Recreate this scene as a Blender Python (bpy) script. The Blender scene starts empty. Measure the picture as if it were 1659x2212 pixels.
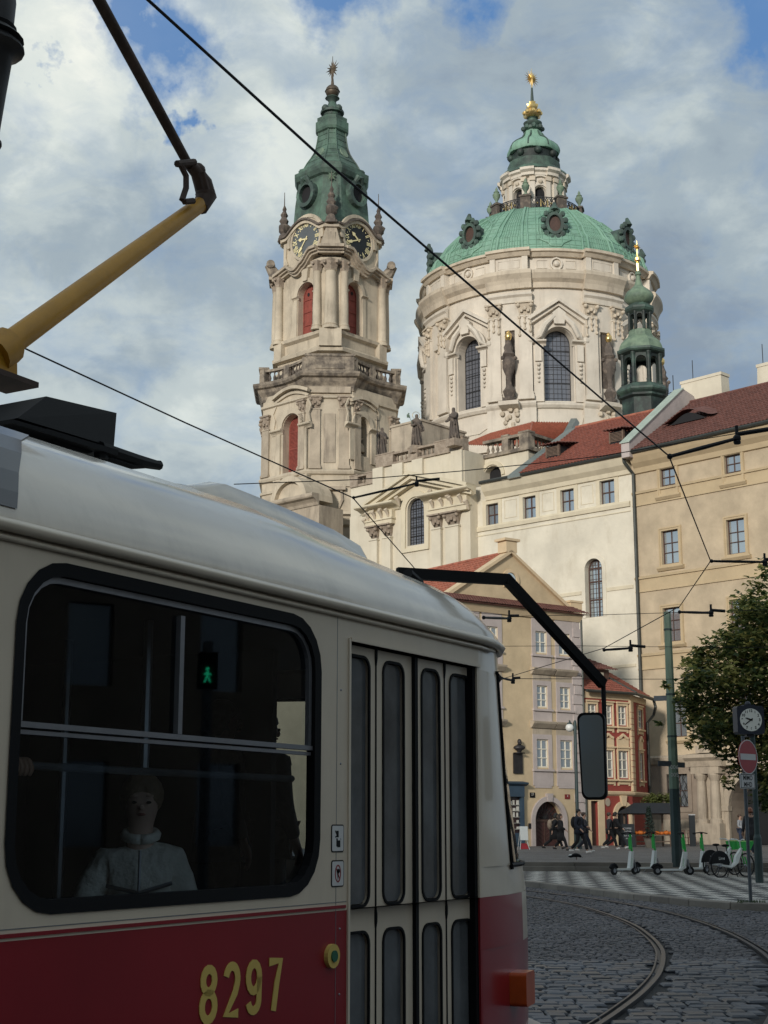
import bpy, math, random
from mathutils import Vector, Matrix, noise
random.seed(7)
W_, H_, F_ = 1659., 2212., 3200.
TH = math.radians(11.98); HC = 1.65
SC = bpy.context.scene
COL = SC.collection
Z = Vector((0, 0, 1))
def V(*a): return Vector(a)
R = math.radians
# ---------------------------------------------------------------- camera
def ray(x, y):
    a = (x - 829.5) / F_; b = (1106 - y) / F_
    return V(a, math.cos(TH) - b * math.sin(TH), math.sin(TH) + b * math.cos(TH))
CAM = V(0, 0, HC)
def at_y(x, y, Y): r = ray(x, y); return CAM + r * (Y / r.y)
def at_z(x, y, z): r = ray(x, y); return CAM + r * ((z - HC) / r.z)
cam = bpy.data.cameras.new('camera'); co = bpy.data.objects.new('camera', cam); COL.objects.link(co)
co.location = CAM; co.rotation_euler = (R(90) + TH, 0, 0)
cam.sensor_fit = 'VERTICAL'; cam.sensor_height = 24; cam.lens = 24 * F_ / H_
cam.clip_start = .05; cam.clip_end = 3000
SC.camera = co
# ---------------------------------------------------------------- frames
class Fr:
    seg = None
    def __init__(s, o, u, n=None):
        s.o = Vector(o); s.u = Vector(u).normalized(); s.n = s.u.cross(Z) if n is None else Vector(n).normalized()
    def p(s, u, v, w=0): return s.o + s.u * u + Z * v + s.n * w
    def uv(s, x, y, w=0):
        r = ray(x, y); o = s.o + s.n * w
        k = (o - CAM).dot(s.n) / r.dot(s.n); q = CAM + r * k - s.o
        return q.dot(s.u), q.z
class Cyl:
    def __init__(s, o, r, a0=0, da=5):
        s.o = Vector(o); s.r = r; s.a0 = a0; s.seg = r * R(da)
    def p(s, u, v, w=0):
        a = s.a0 + u / s.r; rr = s.r + w
        return s.o + V(math.sin(a) * rr, -math.cos(a) * rr, v)
    def uv(s, x, y, w=0):
        d = ray(x, y); o = CAM - s.o; rr = s.r + w
        A = d.x ** 2 + d.y ** 2; B = o.x * d.x + o.y * d.y; Cc = o.x ** 2 + o.y ** 2 - rr * rr
        D = max(B * B - A * Cc, 0); k = (-B - math.sqrt(D)) / A
        q = o + d * k; return (math.atan2(q.x, -q.y) - s.a0) * s.r, q.z
def cuts(a, b, seg):
    n = 1 if not seg else max(1, int(math.ceil(abs(b - a) / seg)))
    return [a + (b - a) * i / n for i in range(n + 1)]
# ---------------------------------------------------------------- mesh builder
class MB:
    def __init__(s): s.v = []; s.f = []; s.m = []
    def mark(s): s.m.append((len(s.v), len(s.f))); return s
    def add(s, pts, faces):
        k = len(s.v); s.v += [tuple(p) for p in pts]; s.f += [tuple(i + k for i in f) for f in faces]; return s
    def poly(s, pts): return s.add(pts, [range(len(pts))])
    def hexa(s, P):  # 0-3 bottom, 4-7 top
        return s.add(P, [(0, 3, 2, 1), (4, 5, 6, 7), (0, 1, 5, 4), (1, 2, 6, 5), (2, 3, 7, 6), (3, 0, 4, 7)])
    def box(s, x0, x1, y0, y1, z0, z1):
        return s.hexa([(x0, y0, z0), (x1, y0, z0), (x1, y1, z0), (x0, y1, z0), (x0, y0, z1), (x1, y0, z1), (x1, y1, z1), (x0, y1, z1)])
    def fbox(s, fr, u0, u1, v0, v1, w0, w1): return s.sweep(fr, [(w0, v0), (w1, v0), (w1, v1), (w0, v1)], u0, u1)
    def sweep(s, fr, prof, u0, u1):
        us = cuts(u0, u1, fr.seg); n = len(prof)
        s_ = [fr.p(u, v, w) for u in us for (w, v) in prof]; fc = []
        for i in range(len(us) - 1):
            for j in range(n):
                a = i * n + j; b = i * n + (j + 1) % n
                fc.append((a, b, b + n, a + n))
        fc.append(tuple(reversed(range(n)))); fc.append(tuple((len(us) - 1) * n + j for j in range(n)))
        return s.add(s_, fc)
    def fprism(s, fr, pts, w0, w1):
        n = len(pts)
        P = [fr.p(u, v, w0) for u, v in pts] + [fr.p(u, v, w1) for u, v in pts]
        fc = [tuple(n + i for i in range(n)), tuple(reversed(range(n)))] + [(i, (i + 1) % n, n + (i + 1) % n, n + i) for i in range(n)]
        return s.add(P, fc)
    def ribbon(s, fr, pts, wid, w0, w1, closed=False):
        # raised band following a polyline in (u,v)
        n = len(pts); L = []; Rr = []
        for i in range(n):
            a = pts[(i - 1) % n] if closed or i > 0 else pts[i]; b = pts[(i + 1) % n] if closed or i < n - 1 else pts[i]
            dx, dy = b[0] - a[0], b[1] - a[1]; l = math.hypot(dx, dy) or 1
            nx, ny = -dy / l * wid / 2, dx / l * wid / 2
            L.append((pts[i][0] + nx, pts[i][1] + ny)); Rr.append((pts[i][0] - nx, pts[i][1] - ny))
        for i in range(n if closed else n - 1):
            j = (i + 1) % n
            s.hexa([fr.p(*Rr[i], w0), fr.p(*Rr[j], w0), fr.p(*L[j], w0), fr.p(*L[i], w0), fr.p(*Rr[i], w1), fr.p(*Rr[j], w1), fr.p(*L[j], w1), fr.p(*L[i], w1)])
        return s
    def facade(s, fr, u0, u1, v0, v1, ops, depth=.3):
        us = set([u0, u1]); vs = set([v0, v1])
        for o in ops: us |= {o['u0'], o['u1']}; vs |= {o['v0'], o['v1']}
        us = sorted(u for u in us if u0 - 1e-6 <= u <= u1 + 1e-6); vs = sorted(v for v in vs if v0 - 1e-6 <= v <= v1 + 1e-6)
        if fr.seg:
            x = []
            for a, b in zip(us, us[1:]): x += cuts(a, b, fr.seg)[:-1]
            us = x + [us[-1]]
        for a, b in zip(us, us[1:]):
            for c, d in zip(vs, vs[1:]):
                m, k = (a + b) / 2, (c + d) / 2
                if any(o['u0'] < m < o['u1'] and o['v0'] < k < o['v1'] for o in ops): continue
                s.poly([fr.p(a, c), fr.p(b, c), fr.p(b, d), fr.p(a, d)])
        for o in ops:
            dp = o.get('d', depth); L = outline(o)
            n = len(L)
            for i in range(n):
                a, b = L[i], L[(i + 1) % n]
                s.poly([fr.p(*a), fr.p(*b), fr.p(*b, -dp), fr.p(*a, -dp)])
            if o.get('rad'):
                m = len(L) // 4
                for k, cr in enumerate(((o['u1'], o['v0']), (o['u1'], o['v1']), (o['u0'], o['v1']), (o['u0'], o['v0']))):
                    for i in range(m - 1): s.poly([fr.p(*cr), fr.p(*L[k * m + i + 1]), fr.p(*L[k * m + i])])
            elif o.get('rise'):
                A = L[2:]  # right spring ... left spring
                h = len(A) // 2
                cr = (o['u1'], o['v1']); cl = (o['u0'], o['v1']); mid = A[h]
                for i in range(h): s.poly([fr.p(*cr), fr.p(*A[i + 1]), fr.p(*A[i])])
                for i in range(h, len(A) - 1): s.poly([fr.p(*cl), fr.p(*A[i + 1]), fr.p(*A[i])])
        return s
    def tube(s, pts, r, n=8, cap=True):
        pts = [Vector(p) for p in pts]; rs = r if isinstance(r, (list, tuple)) else [r] * len(pts)
        P = []; up = None
        for i, p in enumerate(pts):
            t = (pts[min(i + 1, len(pts) - 1)] - pts[max(i - 1, 0)]).normalized()
            if up is None: up = V(0, 0, 1) if abs(t.z) < .9 else V(1, 0, 0)
            x = t.cross(up).normalized(); up = x.cross(t).normalized()
            for k in range(n):
                a = 2 * math.pi * k / n; P.append(p + (x * math.cos(a) + up * math.sin(a)) * rs[i])
        fc = [(i * n + k, i * n + (k + 1) % n, (i + 1) * n + (k + 1) % n, (i + 1) * n + k) for i in range(len(pts) - 1) for k in range(n)]
        if cap: fc += [tuple(reversed(range(n))), tuple((len(pts) - 1) * n + k for k in range(n))]
        return s.add(P, fc)
    def lathe(s, c, prof, n=24, a0=0, fold=None, a1=None, sx=1, sy=1):
        c = Vector(c); P = []; m = len(prof); full = a1 is None
        N = n if full else n + 1; a1_ = 2 * math.pi if full else a1
        for i in range(N):
            a = a0 + a1_ * i / n
            for (r, z) in prof:
                rr = r * (fold(a, z) if fold else 1)
                P.append(c + V(math.sin(a) * rr * sx, -math.cos(a) * rr * sy, z))
        fc = [(i * m + j, ((i + 1) % N) * m + j, ((i + 1) % N) * m + j + 1, i * m + j + 1) for i in range(n) for j in range(m - 1)]
        if full:
            if prof[0][0] > 1e-4: fc.append(tuple(i * m for i in reversed(range(n))))
            if prof[-1][0] > 1e-4: fc.append(tuple(i * m + m - 1 for i in range(n)))
        return s.add(P, fc)
    def loft(s, plan, prof, cap=True):
        # plan: CCW list of (x,y) seen from above; prof: [(offset, z)]
        n = len(plan); P = []
        for d, z in prof: P += [V(x, y, z) for x, y in offs(plan, d)]
        fc = [(i * n + k, i * n + (k + 1) % n, (i + 1) * n + (k + 1) % n, (i + 1) * n + k) for i in range(len(prof) - 1) for k in range(n)]
        if cap: fc += [tuple(reversed(range(n))), tuple((len(prof) - 1) * n + k for k in range(n))]
        return s.add(P, fc)
    def ball(s, c, r, n=10, sc=(1, 1, 1)):
        c = Vector(c); m = max(4, n // 2 + 1); P = []; fc = []
        for i in range(m + 1):
            t = math.pi * i / m
            for k in range(n):
                a = 2 * math.pi * k / n
                P.append(c + V(math.sin(t) * math.cos(a) * r * sc[0], math.sin(t) * math.sin(a) * r * sc[1], -math.cos(t) * r * sc[2]))
        for i in range(m):
            for k in range(n): fc.append((i * n + k, i * n + (k + 1) % n, (i + 1) * n + (k + 1) % n, (i + 1) * n + k))
        return s.add(P, fc)
    def tiles(s, a, b, c, d, du=.27, dv=.42, h=.085):
        # corrugated tile patch; a,b eave left->right, d,c ridge left->right
        a, b, c, d = map(Vector, (a, b, c, d)); N = ((b - a).cross(d - a)).normalized()
        nu = max(1, int(max((b - a).length, (c - d).length) / du)); nv = max(1, int(max((d - a).length, (c - b).length) / dv))
        K = 4; P = []; m = nu * K + 1
        for j in range(nv + 1):
            for e in (0, 1):
                if j == nv and e == 1: continue
                t = j / nv
                for i in range(m):
                    q = i / (nu * K); x = (a.lerp(b, q)).lerp(d.lerp(c, q), t)
                    ph = (i % K) / K; hh = h * abs(math.sin(math.pi * ph)) + (h * .7 if e == 1 else 0)
                    if j == 0 and e == 0: hh = h * abs(math.sin(math.pi * ph))
                    P.append(x + N * hh)
        rows = len(P) // m
        fc = [(r * m + i, r * m + i + 1, (r + 1) * m + i + 1, (r + 1) * m + i) for r in range(rows - 1) for i in range(m - 1)]
        return s.add(P, fc)
    def build(s, name, mt, parent=None, smooth=False, shift=None):
        if s.m:   # one object per marked piece
            ms = [(0, 0)] + s.m + [(len(s.v), len(s.f))]; first = None
            for (a, fa), (b, fb) in zip(ms, ms[1:]):
                if fb <= fa: continue
                q = MB(); q.v = s.v[a:b]; q.f = [tuple(i - a for i in f) for f in s.f[fa:fb]]; o = q.build(name, mt, parent, smooth, shift); first = first or o
            return first
        me = bpy.data.meshes.new(name)
        off = Vector(shift) if shift is not None else (parent_loc(parent) if parent is not None else V(0, 0, 0))
        me.from_pydata([(p[0] - off.x, p[1] - off.y, p[2] - off.z) for p in s.v], [], s.f)
        me.materials.append(mt)
        if smooth:
            me.shade_smooth() if hasattr(me, 'shade_smooth') else None
            for p in me.polygons: p.use_smooth = True
            if smooth != 'all':
                try: me.set_sharp_from_angle(angle=R(40))
                except Exception: pass
        me.update()
        o = bpy.data.objects.new(name, me); COL.objects.link(o)
        if parent is not None: o.parent = parent
        elif shift is not None: o.location = shift
        return o
def parent_loc(o):
    l = V(0, 0, 0)
    while o is not None: l += Vector(o.location); o = o.parent
    return l
def offs(plan, d):
    if abs(d) < 1e-9: return plan
    n = len(plan); out = []
    for i in range(n):
        p, a, b = Vector(plan[i]), Vector(plan[i - 1]), Vector(plan[(i + 1) % n])
        e1 = (p - a).normalized(); e2 = (b - p).normalized()
        n1 = Vector((e1.y, -e1.x)); n2 = Vector((e2.y, -e2.x)); m = (n1 + n2); m = m / max(.35, m.dot(n1))
        out.append((p.x + m.x * d, p.y + m.y * d))
    return out
def outline(o, t=0, n=14):
    u0, u1, v0, v1 = o['u0'] + t, o['u1'] - t, o['v0'] + t, o['v1'] - t
    r = o.get('rise', 0)
    if o.get('rad'):
        q = max(.005, o['rad'] - t); m = 5; P = []
        for cx, cy, a in ((u1 - q, v0 + q, -90), (u1 - q, v1 - q, 0), (u0 + q, v1 - q, 90), (u0 + q, v0 + q, 180)):
            P += [(cx + q * math.cos(R(a + 90 * i / m)), cy + q * math.sin(R(a + 90 * i / m))) for i in range(m + 1)]
        return P
    if not r: return [(u0, v0), (u1, v0), (u1, v1), (u0, v1)]
    r = max(.02, r - t * (1 if r > .2 else .3)); c = (u0 + u1) / 2; h = (u1 - u0) / 2; vs = v1 - r
    return [(u0, v0), (u1, v0)] + [(c + h * math.cos(math.pi * i / n), vs + r * math.sin(math.pi * i / n)) for i in range(n + 1)]
def op(fr, x0, y0, x1, y1, rise=0, **k):
    """opening whose centre and size come from the picture corners (x0,y0)-(x1,y1); y's measured at the middle"""
    w = k.pop('w', 0); xm = (x0 + x1) / 2
    ua, _ = fr.uv(x0, (y0 + y1) / 2, w); ub, _ = fr.uv(x1, (y0 + y1) / 2, w); _, va = fr.uv(xm, y1, w); _, vb = fr.uv(xm, y0, w)
    o = dict(u0=ua, u1=ub, v0=va, v1=vb, **k)
    if rise: o['rise'] = (ub - ua) / 2 * rise
    return o
# ---------------------------------------------------------------- things
def empty(name, loc=(0, 0, 0), rz=0):
    o = bpy.data.objects.new(name, None); COL.objects.link(o); o.location = loc; o.rotation_euler = (0, 0, rz); o.empty_display_size = .2; return o
def tag(o, label=None, cat=None, group=None, kind=None):
    if label: o['label'] = label
    if cat: o['category'] = cat
    if group: o['group'] = group
    if kind: o['kind'] = kind
    return o
def thing(name, label, cat, loc=(0, 0, 0), rz=0, group=None): return tag(empty(name, loc, rz), label, cat, group)
def copy_tree(o, parent=None):
    c = o.copy(); COL.objects.link(c)
    if parent is not None: c.parent = parent
    for ch in [x for x in bpy.data.objects if x.parent == o]: copy_tree(ch, c)
    return c
# ---------------------------------------------------------------- materials
MT = {}
def mat(name, c, rough=.8, met=0, var=.18, sc=1.5, c2=None, mixs=.6, bump=0, bs=12, stain=0, sts=(.9, .9, .15), streakc=(.09, .08, .07), spec=.5, trans=0, emit=None, coat=0):
    m = bpy.data.materials.new(name); m.use_nodes = True; nt = m.node_tree; N = nt.nodes; L = nt.links
    b = N['Principled BSDF']; b.inputs['Roughness'].default_value = rough; b.inputs['Metallic'].default_value = met
    b.inputs['Specular IOR Level'].default_value = spec
    if coat: b.inputs['Coat Weight'].default_value = coat; b.inputs['Coat Roughness'].default_value = .08
    if trans: b.inputs['Transmission Weight'].default_value = trans
    c = tuple(c) + (1,) if len(c) == 3 else c
    b.inputs['Base Color'].default_value = c
    if emit: b.inputs['Emission Color'].default_value = tuple(emit[0]) + (1,); b.inputs['Emission Strength'].default_value = emit[1]
    last = None
    tc = N.new('ShaderNodeTexCoord')
    if var or c2:
        n = N.new('ShaderNodeTexNoise'); n.inputs['Scale'].default_value = sc; n.inputs['Detail'].default_value = 6; n.inputs['Roughness'].default_value = .62
        L.new(tc.outputs['Object'], n.inputs['Vector'])
        rp = N.new('ShaderNodeValToRGB'); e = rp.color_ramp.elements
        if c2:
            e[0].position = mixs - .13; e[1].position = mixs + .13; e[0].color = c; e[1].color = tuple(c2) + (1,)
        else:
            e[0].position = .3; e[1].position = .7
            e[0].color = tuple(x * (1 - var) for x in c[:3]) + (1,); e[1].color = tuple(min(1, x * (1 + var)) for x in c[:3]) + (1,)
        L.new(n.outputs['Fac'], rp.inputs['Fac']); last = rp.outputs['Color']
    if stain:
        mp = N.new('ShaderNodeMapping'); mp.inputs['Scale'].default_value = sts; L.new(tc.outputs['Object'], mp.inputs['Vector'])
        n = N.new('ShaderNodeTexNoise'); n.inputs['Scale'].default_value = 1.6; n.inputs['Detail'].default_value = 7; n.inputs['Roughness'].default_value = .7
        L.new(mp.outputs['Vector'], n.inputs['Vector'])
        rp = N.new('ShaderNodeValToRGB'); e = rp.color_ramp.elements; e[0].position = .5; e[1].position = .75; e[0].color = (0, 0, 0, 1); e[1].color = (stain,) * 3 + (1,)
        L.new(n.outputs['Fac'], rp.inputs['Fac'])
        mx = N.new('ShaderNodeMix'); mx.data_type = 'RGBA'; L.new(rp.outputs['Color'], mx.inputs['Factor'])
        mx.inputs['A'].default_value = c; mx.inputs['B'].default_value = tuple(streakc) + (1,)
        if last: L.new(last, mx.inputs['A'])
        last = mx.outputs['Result']
    if last: L.new(last, b.inputs['Base Color'])
    if bump:
        n = N.new('ShaderNodeTexNoise'); n.inputs['Scale'].default_value = bs; n.inputs['Detail'].default_value = 5; L.new(tc.outputs['Object'], n.inputs['Vector'])
        bp = N.new('ShaderNodeBump'); bp.inputs['Strength'].default_value = bump; bp.inputs['Distance'].default_value = .05
        L.new(n.outputs['Fac'], bp.inputs['Height']); L.new(bp.outputs['Normal'], b.inputs['Normal'])
    MT[name] = m; return m
def glassmat(name, base=(.02, .025, .03), rough=.06, met=.0, tint=(.6, .65, .7), wob=.0):
    m = mat(name, base, rough, met, var=0, spec=.8)
    if met: m.node_tree.nodes['Principled BSDF'].inputs['Base Color'].default_value = tuple(tint) + (1,)
    return m
mat('stone_cream', (.56, .48, .375), .85, var=.16, sc=.5, bump=.25, bs=6, stain=.55, streakc=(.20, .16, .125))
mat('stone_tower', (.50, .43, .33), .85, var=.2, sc=.5, bump=.25, bs=6, stain=.6, streakc=(.15, .12, .09))
mat('stone_low', (.41, .345, .265), .85, var=.22, sc=.6, bump=.3, bs=6, stain=.75, streakc=(.12, .095, .08))
mat('stone_dark', (.12, .10, .082), .9, var=.5, sc=1.3, c2=(.36, .30, .23), mixs=.52, bump=.5, bs=5)
mat('stone_carved', (.27, .215, .165), .9, var=.5, sc=2.5, c2=(.40, .33, .26), mixs=.55, bump=.6, bs=5)
mat('stone_soot', (.10, .082, .07), .95, var=.5, sc=2.2, c2=(.24, .19, .15), mixs=.62, bump=.5, bs=6)
mat('drum_white', (.62, .56, .475), .85, var=.12, sc=.4, bump=.2, bs=5, stain=.42, streakc=(.30, .25, .20))
mat('plaster_white', (.66, .61, .50), .85, var=.14, sc=.35, bump=.4, bs=3, stain=.42, sts=(.5, .5, .28), streakc=(.4, .34, .24))
mat('plaster_church', (.62, .56, .445), .85, var=.12, sc=.4, bump=.25, bs=4, stain=.3, streakc=(.36, .29, .19))
mat('plaster_trim', (.62, .55, .41), .85, var=.1, sc=.7, bump=.15, bs=6, stain=.25, streakc=(.33, .27, .2))
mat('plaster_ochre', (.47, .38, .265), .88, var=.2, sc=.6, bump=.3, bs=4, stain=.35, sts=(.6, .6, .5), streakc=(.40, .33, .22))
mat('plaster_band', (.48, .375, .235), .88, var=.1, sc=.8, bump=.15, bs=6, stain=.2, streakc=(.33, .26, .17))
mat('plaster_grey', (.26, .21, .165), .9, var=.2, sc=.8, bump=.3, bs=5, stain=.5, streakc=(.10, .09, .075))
mat('yellow_wall', (.55, .43, .275), .88, var=.16, sc=.7, bump=.2, bs=5, stain=.28, sts=(.8, .8, .4), streakc=(.42, .32, .19))
mat('lilac_trim', (.46, .40, .38), .88, var=.1, sc=1.5, bump=.2, bs=6, stain=.3, streakc=(.28, .23, .22))
mat('red_wall', (.27, .05, .038), .85, var=.15, sc=1.2, bump=.15, bs=6, stain=.2, streakc=(.15, .04, .035))
mat('peach_trim', (.62, .48, .31), .85, var=.08, sc=1.5, bump=.12, bs=8, stain=.15, streakc=(.4, .3, .2))
mat('roof_red', (.225, .072, .048), .8, var=.35, sc=3.5, bump=.3, bs=8, stain=.45, sts=(1, 1, 1), streakc=(.13, .04, .035))
mat('roof_orange', (.34, .115, .07), .8, var=.35, sc=3.5, bump=.3, bs=8, stain=.3, sts=(1, 1, 1), streakc=(.2, .06, .04))
mat('roof_dark', (.135, .055, .043), .85, var=.4, sc=3, bump=.3, bs=8, stain=.5, sts=(1, 1, 1), streakc=(.08, .035, .03))
def coppermat(name, a, b, pos=.56, brick=None, stain=.5, sc=.5):
    m = mat(name, a, .62, var=.1, c2=b, mixs=pos, sc=sc, bump=.2, bs=4, stain=stain, streakc=(.05, .055, .045), sts=(1.2, 1.2, .3)); return m
coppermat('copper', (.17, .32, .235), (.22, .38, .285), .5, stain=.4)
coppermat('copper_tower', (.10, .175, .13), (.03, .048, .04), .50, stain=.75, sc=.5)
coppermat('copper_black', (.012, .02, .018), (.055, .10, .078), .62, stain=.6, sc=.9)
coppermat('copper_dark', (.045, .07, .06), (.11, .2, .15), .62, stain=.6, sc=.8)
coppermat('copper_pale', (.19, .26, .175), (.09, .14, .10), .55, stain=.6, sc=1.2)
mat('gold', (.85, .60, .25), .32, met=1, var=.2, sc=3)
mat('gilt_paint', (.80, .70, .40), .5, var=.1, sc=3)
mat('iron', (.03, .03, .032), .55, var=.3, sc=6, met=.4)
mat('black', (.006, .0065, .008), .6, var=.25, sc=5, spec=.2)
mat('shutter_red', (.24, .055, .04), .75, var=.25, sc=2, stain=.4, streakc=(.1, .03, .025))
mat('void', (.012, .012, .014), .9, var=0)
mat('bronze', (.035, .033, .035), .5, met=.5, var=.3, sc=4)
glassmat('glass_sky', met=.75, tint=(.50, .56, .60), rough=.05)
glassmat('glass_dim', met=.55, tint=(.26, .29, .32), rough=.1)
glassmat('glass_church', met=.35, tint=(.16, .17, .2), rough=.25)
mat('wood_white', (.72, .68, .58), .6, var=.08, sc=4)
mat('wood_brown', (.075, .04, .03), .6, var=.25, sc=4)
mat('curtain', (.3, .29, .27), .9, var=.2, sc=2)
mat('gutter', (.06, .065, .06), .5, met=.5, var=.2)
mat('zinc', (.20, .23, .22), .5, met=.3, var=.2)
mat('wood_old', (.16, .11, .08), .85, var=.3, sc=6)
mat('wood_maroon', (.062, .022, .02), .6, var=.25, sc=4)
# ---------------------------------------------------------------- window
def window(parent, fr, o, depth=.2, frame='wood_white', glass='glass_sky', bt=.07, vb=(.5,), hb=(.5,), mt=.045, sur=None, thin=(), thinv=(), tt=.02, name='window', glass_name='pane'):
    mb = MB(); A = outline(o); B = outline(o, bt); n = len(A); w1 = -depth + .07; w0 = -depth
    for i in range(n):
        j = (i + 1) % n
        mb.poly([fr.p(*A[i], w1), fr.p(*A[j], w1), fr.p(*B[j], w1), fr.p(*B[i], w1)])
        mb.poly([fr.p(*B[i], w1), fr.p(*B[j], w1), fr.p(*B[j], w0), fr.p(*B[i], w0)])
    u0, u1, v0, v1 = o['u0'] + bt * .9, o['u1'] - bt * .9, o['v0'] + bt * .9, o['v1'] - bt * .9
    rise = o.get('rise', 0); c = (u0 + u1) / 2; h = (u1 - u0) / 2
    def top(u): return v1 if not rise else v1 - rise + rise * math.sqrt(max(0, 1 - ((u - c) / h) ** 2))
    def side(v):
        if not rise or v < v1 - rise: return h
        return h * math.sqrt(max(0, 1 - ((v - v1 + rise) / rise) ** 2))
    for q, t, ws in [(vb, mt, .0), (thinv, tt, -.02)]:
        for k in q:
            u = u0 + (u1 - u0) * k; mb.fbox(fr, u - t / 2, u + t / 2, v0, top(u) - .01, w0 + .012, w1 + ws + .004)
    for q, t, ws in [(hb, mt, .0), (thin, tt, -.02)]:
        for k in q:
            v = v0 + (v1 - v0) * k; s = side(v); mb.fbox(fr, c - s, c + s, v - t / 2, v + t / 2, w0 + .014, w1 + ws + .006)
    f = mb.build(name, MT[frame], parent)
    us = cuts(o['u0'], o['u1'], fr.seg)
    g = MB(); L = outline(o, .01)
    if fr.seg:
        for a, b in zip(us, us[1:]):
            m_ = []
            cc = (o['u0'] + o['u1']) / 2; hh = (o['u1'] - o['u0']) / 2
            tp = lambda u: o['v1'] if not rise else o['v1'] - rise + rise * math.sqrt(max(0, 1 - ((u - cc) / hh) ** 2))
            for q in range(4):
                x, y = a + (b - a) * q / 4, a + (b - a) * (q + 1) / 4
                g.poly([fr.p(x, o['v0'], w0 + .01), fr.p(y, o['v0'], w0 + .01), fr.p(y, tp(y), w0 + .01), fr.p(x, tp(x), w0 + .01)])
    else: g.poly([fr.p(*q, w0 + .01) for q in L])
    g.build(glass_name, MT[glass], f)
    if sur:
        t, pr, m_ = sur[:3]
        sb = MB(); A = outline(o); B = outline(o, -t)
        if rise: B = [(o['u0'] - t, o['v0'])] + [(o['u1'] + t, o['v0'])] + B[2:]
        for i in range(n):
            j = (i + 1) % n
            if i == 0 and len(sur) > 3: continue
            sb.hexa([fr.p(*A[i], 0.002), fr.p(*A[j], 0.002), fr.p(*B[j], 0.002), fr.p(*B[i], 0.002), fr.p(*A[i], pr), fr.p(*A[j], pr), fr.p(*B[j], pr), fr.p(*B[i], pr)])
        sb.build('surround', MT[m_], f)
    return f
# ================================================================ render settings, sky, sun
SC.view_settings.view_transform = 'Standard'; SC.view_settings.look = 'None'; SC.view_settings.exposure = .13; SC.view_settings.gamma = 1
SC.cycles.max_bounces = 6; SC.cycles.transparent_max_bounces = 8
SUN_AZ, SUN_EL = (-.42, -.907), 15.5
wd = bpy.data.worlds.new('World'); SC.world = wd; wd.use_nodes = True
nt = wd.node_tree; N = nt.nodes; L = nt.links; N.clear()
out = N.new('ShaderNodeOutputWorld'); bg = N.new('ShaderNodeBackground'); bg.inputs['Strength'].default_value = .1
L.new(bg.outputs[0], out.inputs['Surface'])
sky = N.new('ShaderNodeTexSky'); sky.sky_type = 'NISHITA'; sky.sun_disc = False; sky.sun_elevation = R(SUN_EL); sky.sun_rotation = math.atan2(SUN_AZ[0], SUN_AZ[1]); sky.air_density = 1.2; sky.dust_density = .6; sky.ozone_density = 2
tc = N.new('ShaderNodeTexCoord')
def vmath(o, a, b=None):
    n = N.new('ShaderNodeVectorMath'); n.operation = o
    for i, x in enumerate((a, b)):
        if x is None: continue
        if isinstance(x, (tuple, Vector)): n.inputs[i].default_value = tuple(x)
        else: L.new(x, n.inputs[i])
    return n.outputs['Value'] if o in ('LENGTH', 'DISTANCE', 'DOT_PRODUCT') else n.outputs['Vector']
def fm(o, a, b=0, c=None, clamp=False):
    n = N.new('ShaderNodeMath'); n.operation = o; n.use_clamp = clamp
    for i, x in enumerate((a, b) if c is None else (a, b, c)):
        if isinstance(x, (int, float)): n.inputs[i].default_value = x
        else: L.new(x, n.inputs[i])
    return n.outputs[0]
def nz(vec, scale, det=6, rough=.55, dist=0, off=(0, 0, 0), zs=1.6):
    m = N.new('ShaderNodeMapping'); m.inputs['Scale'].default_value = (1, 1, zs); m.inputs['Location'].default_value = off; L.new(vec, m.inputs['Vector'])
    n = N.new('ShaderNodeTexNoise'); n.inputs['Scale'].default_value = scale; n.inputs['Detail'].default_value = det; n.inputs['Roughness'].default_value = rough; n.inputs['Distortion'].default_value = dist
    L.new(m.outputs[0], n.inputs['Vector']); return n.outputs['Fac']
def ramp(f, stops):
    r = N.new('ShaderNodeValToRGB'); e = r.color_ramp.elements
    while len(e) < len(stops): e.new(.5)
    for k, (p, c) in enumerate(stops): e[k].position = p; e[k].color = tuple(c) + (1,)
    r.color_ramp.interpolation = 'EASE'; L.new(f, r.inputs['Fac']); return r.outputs['Color']
def mixc(f, a, b):
    n = N.new('ShaderNodeMix'); n.data_type = 'RGBA'
    for k, x in (('Factor', f), ('A', a), ('B', b)):
        if isinstance(x, (int, float)): n.inputs[k].default_value = x
        elif isinstance(x, tuple): n.inputs[k].default_value = x + (1,)
        else: L.new(x, n.inputs[k])
    return n.outputs['Result']
dv = tc.outputs['Generated']
n1 = nz(dv, 4.2, 8, .58, .25, (3.1, .4, 1.7)); n2 = nz(dv, 2.1, 4, .5, 0, (7.3, 2.2, .5)); n3 = nz(dv, 11, 7, .6, .3, (1, 5, 2))
sh = fm('ADD', fm('MULTIPLY', n1, .55), fm('ADD', fm('MULTIPLY', n2, .45), fm('MULTIPLY', fm('SUBTRACT', n3, .5), .30)))
def blob(x, y, r, amp):   # smooth bump of cloud brightness round a direction
    d = ray(x, y).normalized(); q = vmath('DISTANCE', dv, tuple(d)); return fm('MULTIPLY', fm('SUBTRACT', 1, fm('DIVIDE', q, r), clamp=True), amp)
for a in [(180, 110, .085, .20), (560, 290, .08, .18), (900, 120, .16, .05), (150, 560, .10, -.05), (480, 640, .12, -.07), (1450, 620, .16, -.07), (300, 900, .12, .03), (880, 800, .08, .03), (1500, 150, .10, -.06), (1650, 560, .07, .08), (620, 60, .08, .1)]:
    sh = fm('ADD', sh, blob(*a))
cl = ramp(sh, [(.36, (.24, .30, .37)), (.46, (.33, .40, .45)), (.55, (.485, .55, .56)), (.63, (.66, .71, .68)), (.76, (.86, .87, .79))])
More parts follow.
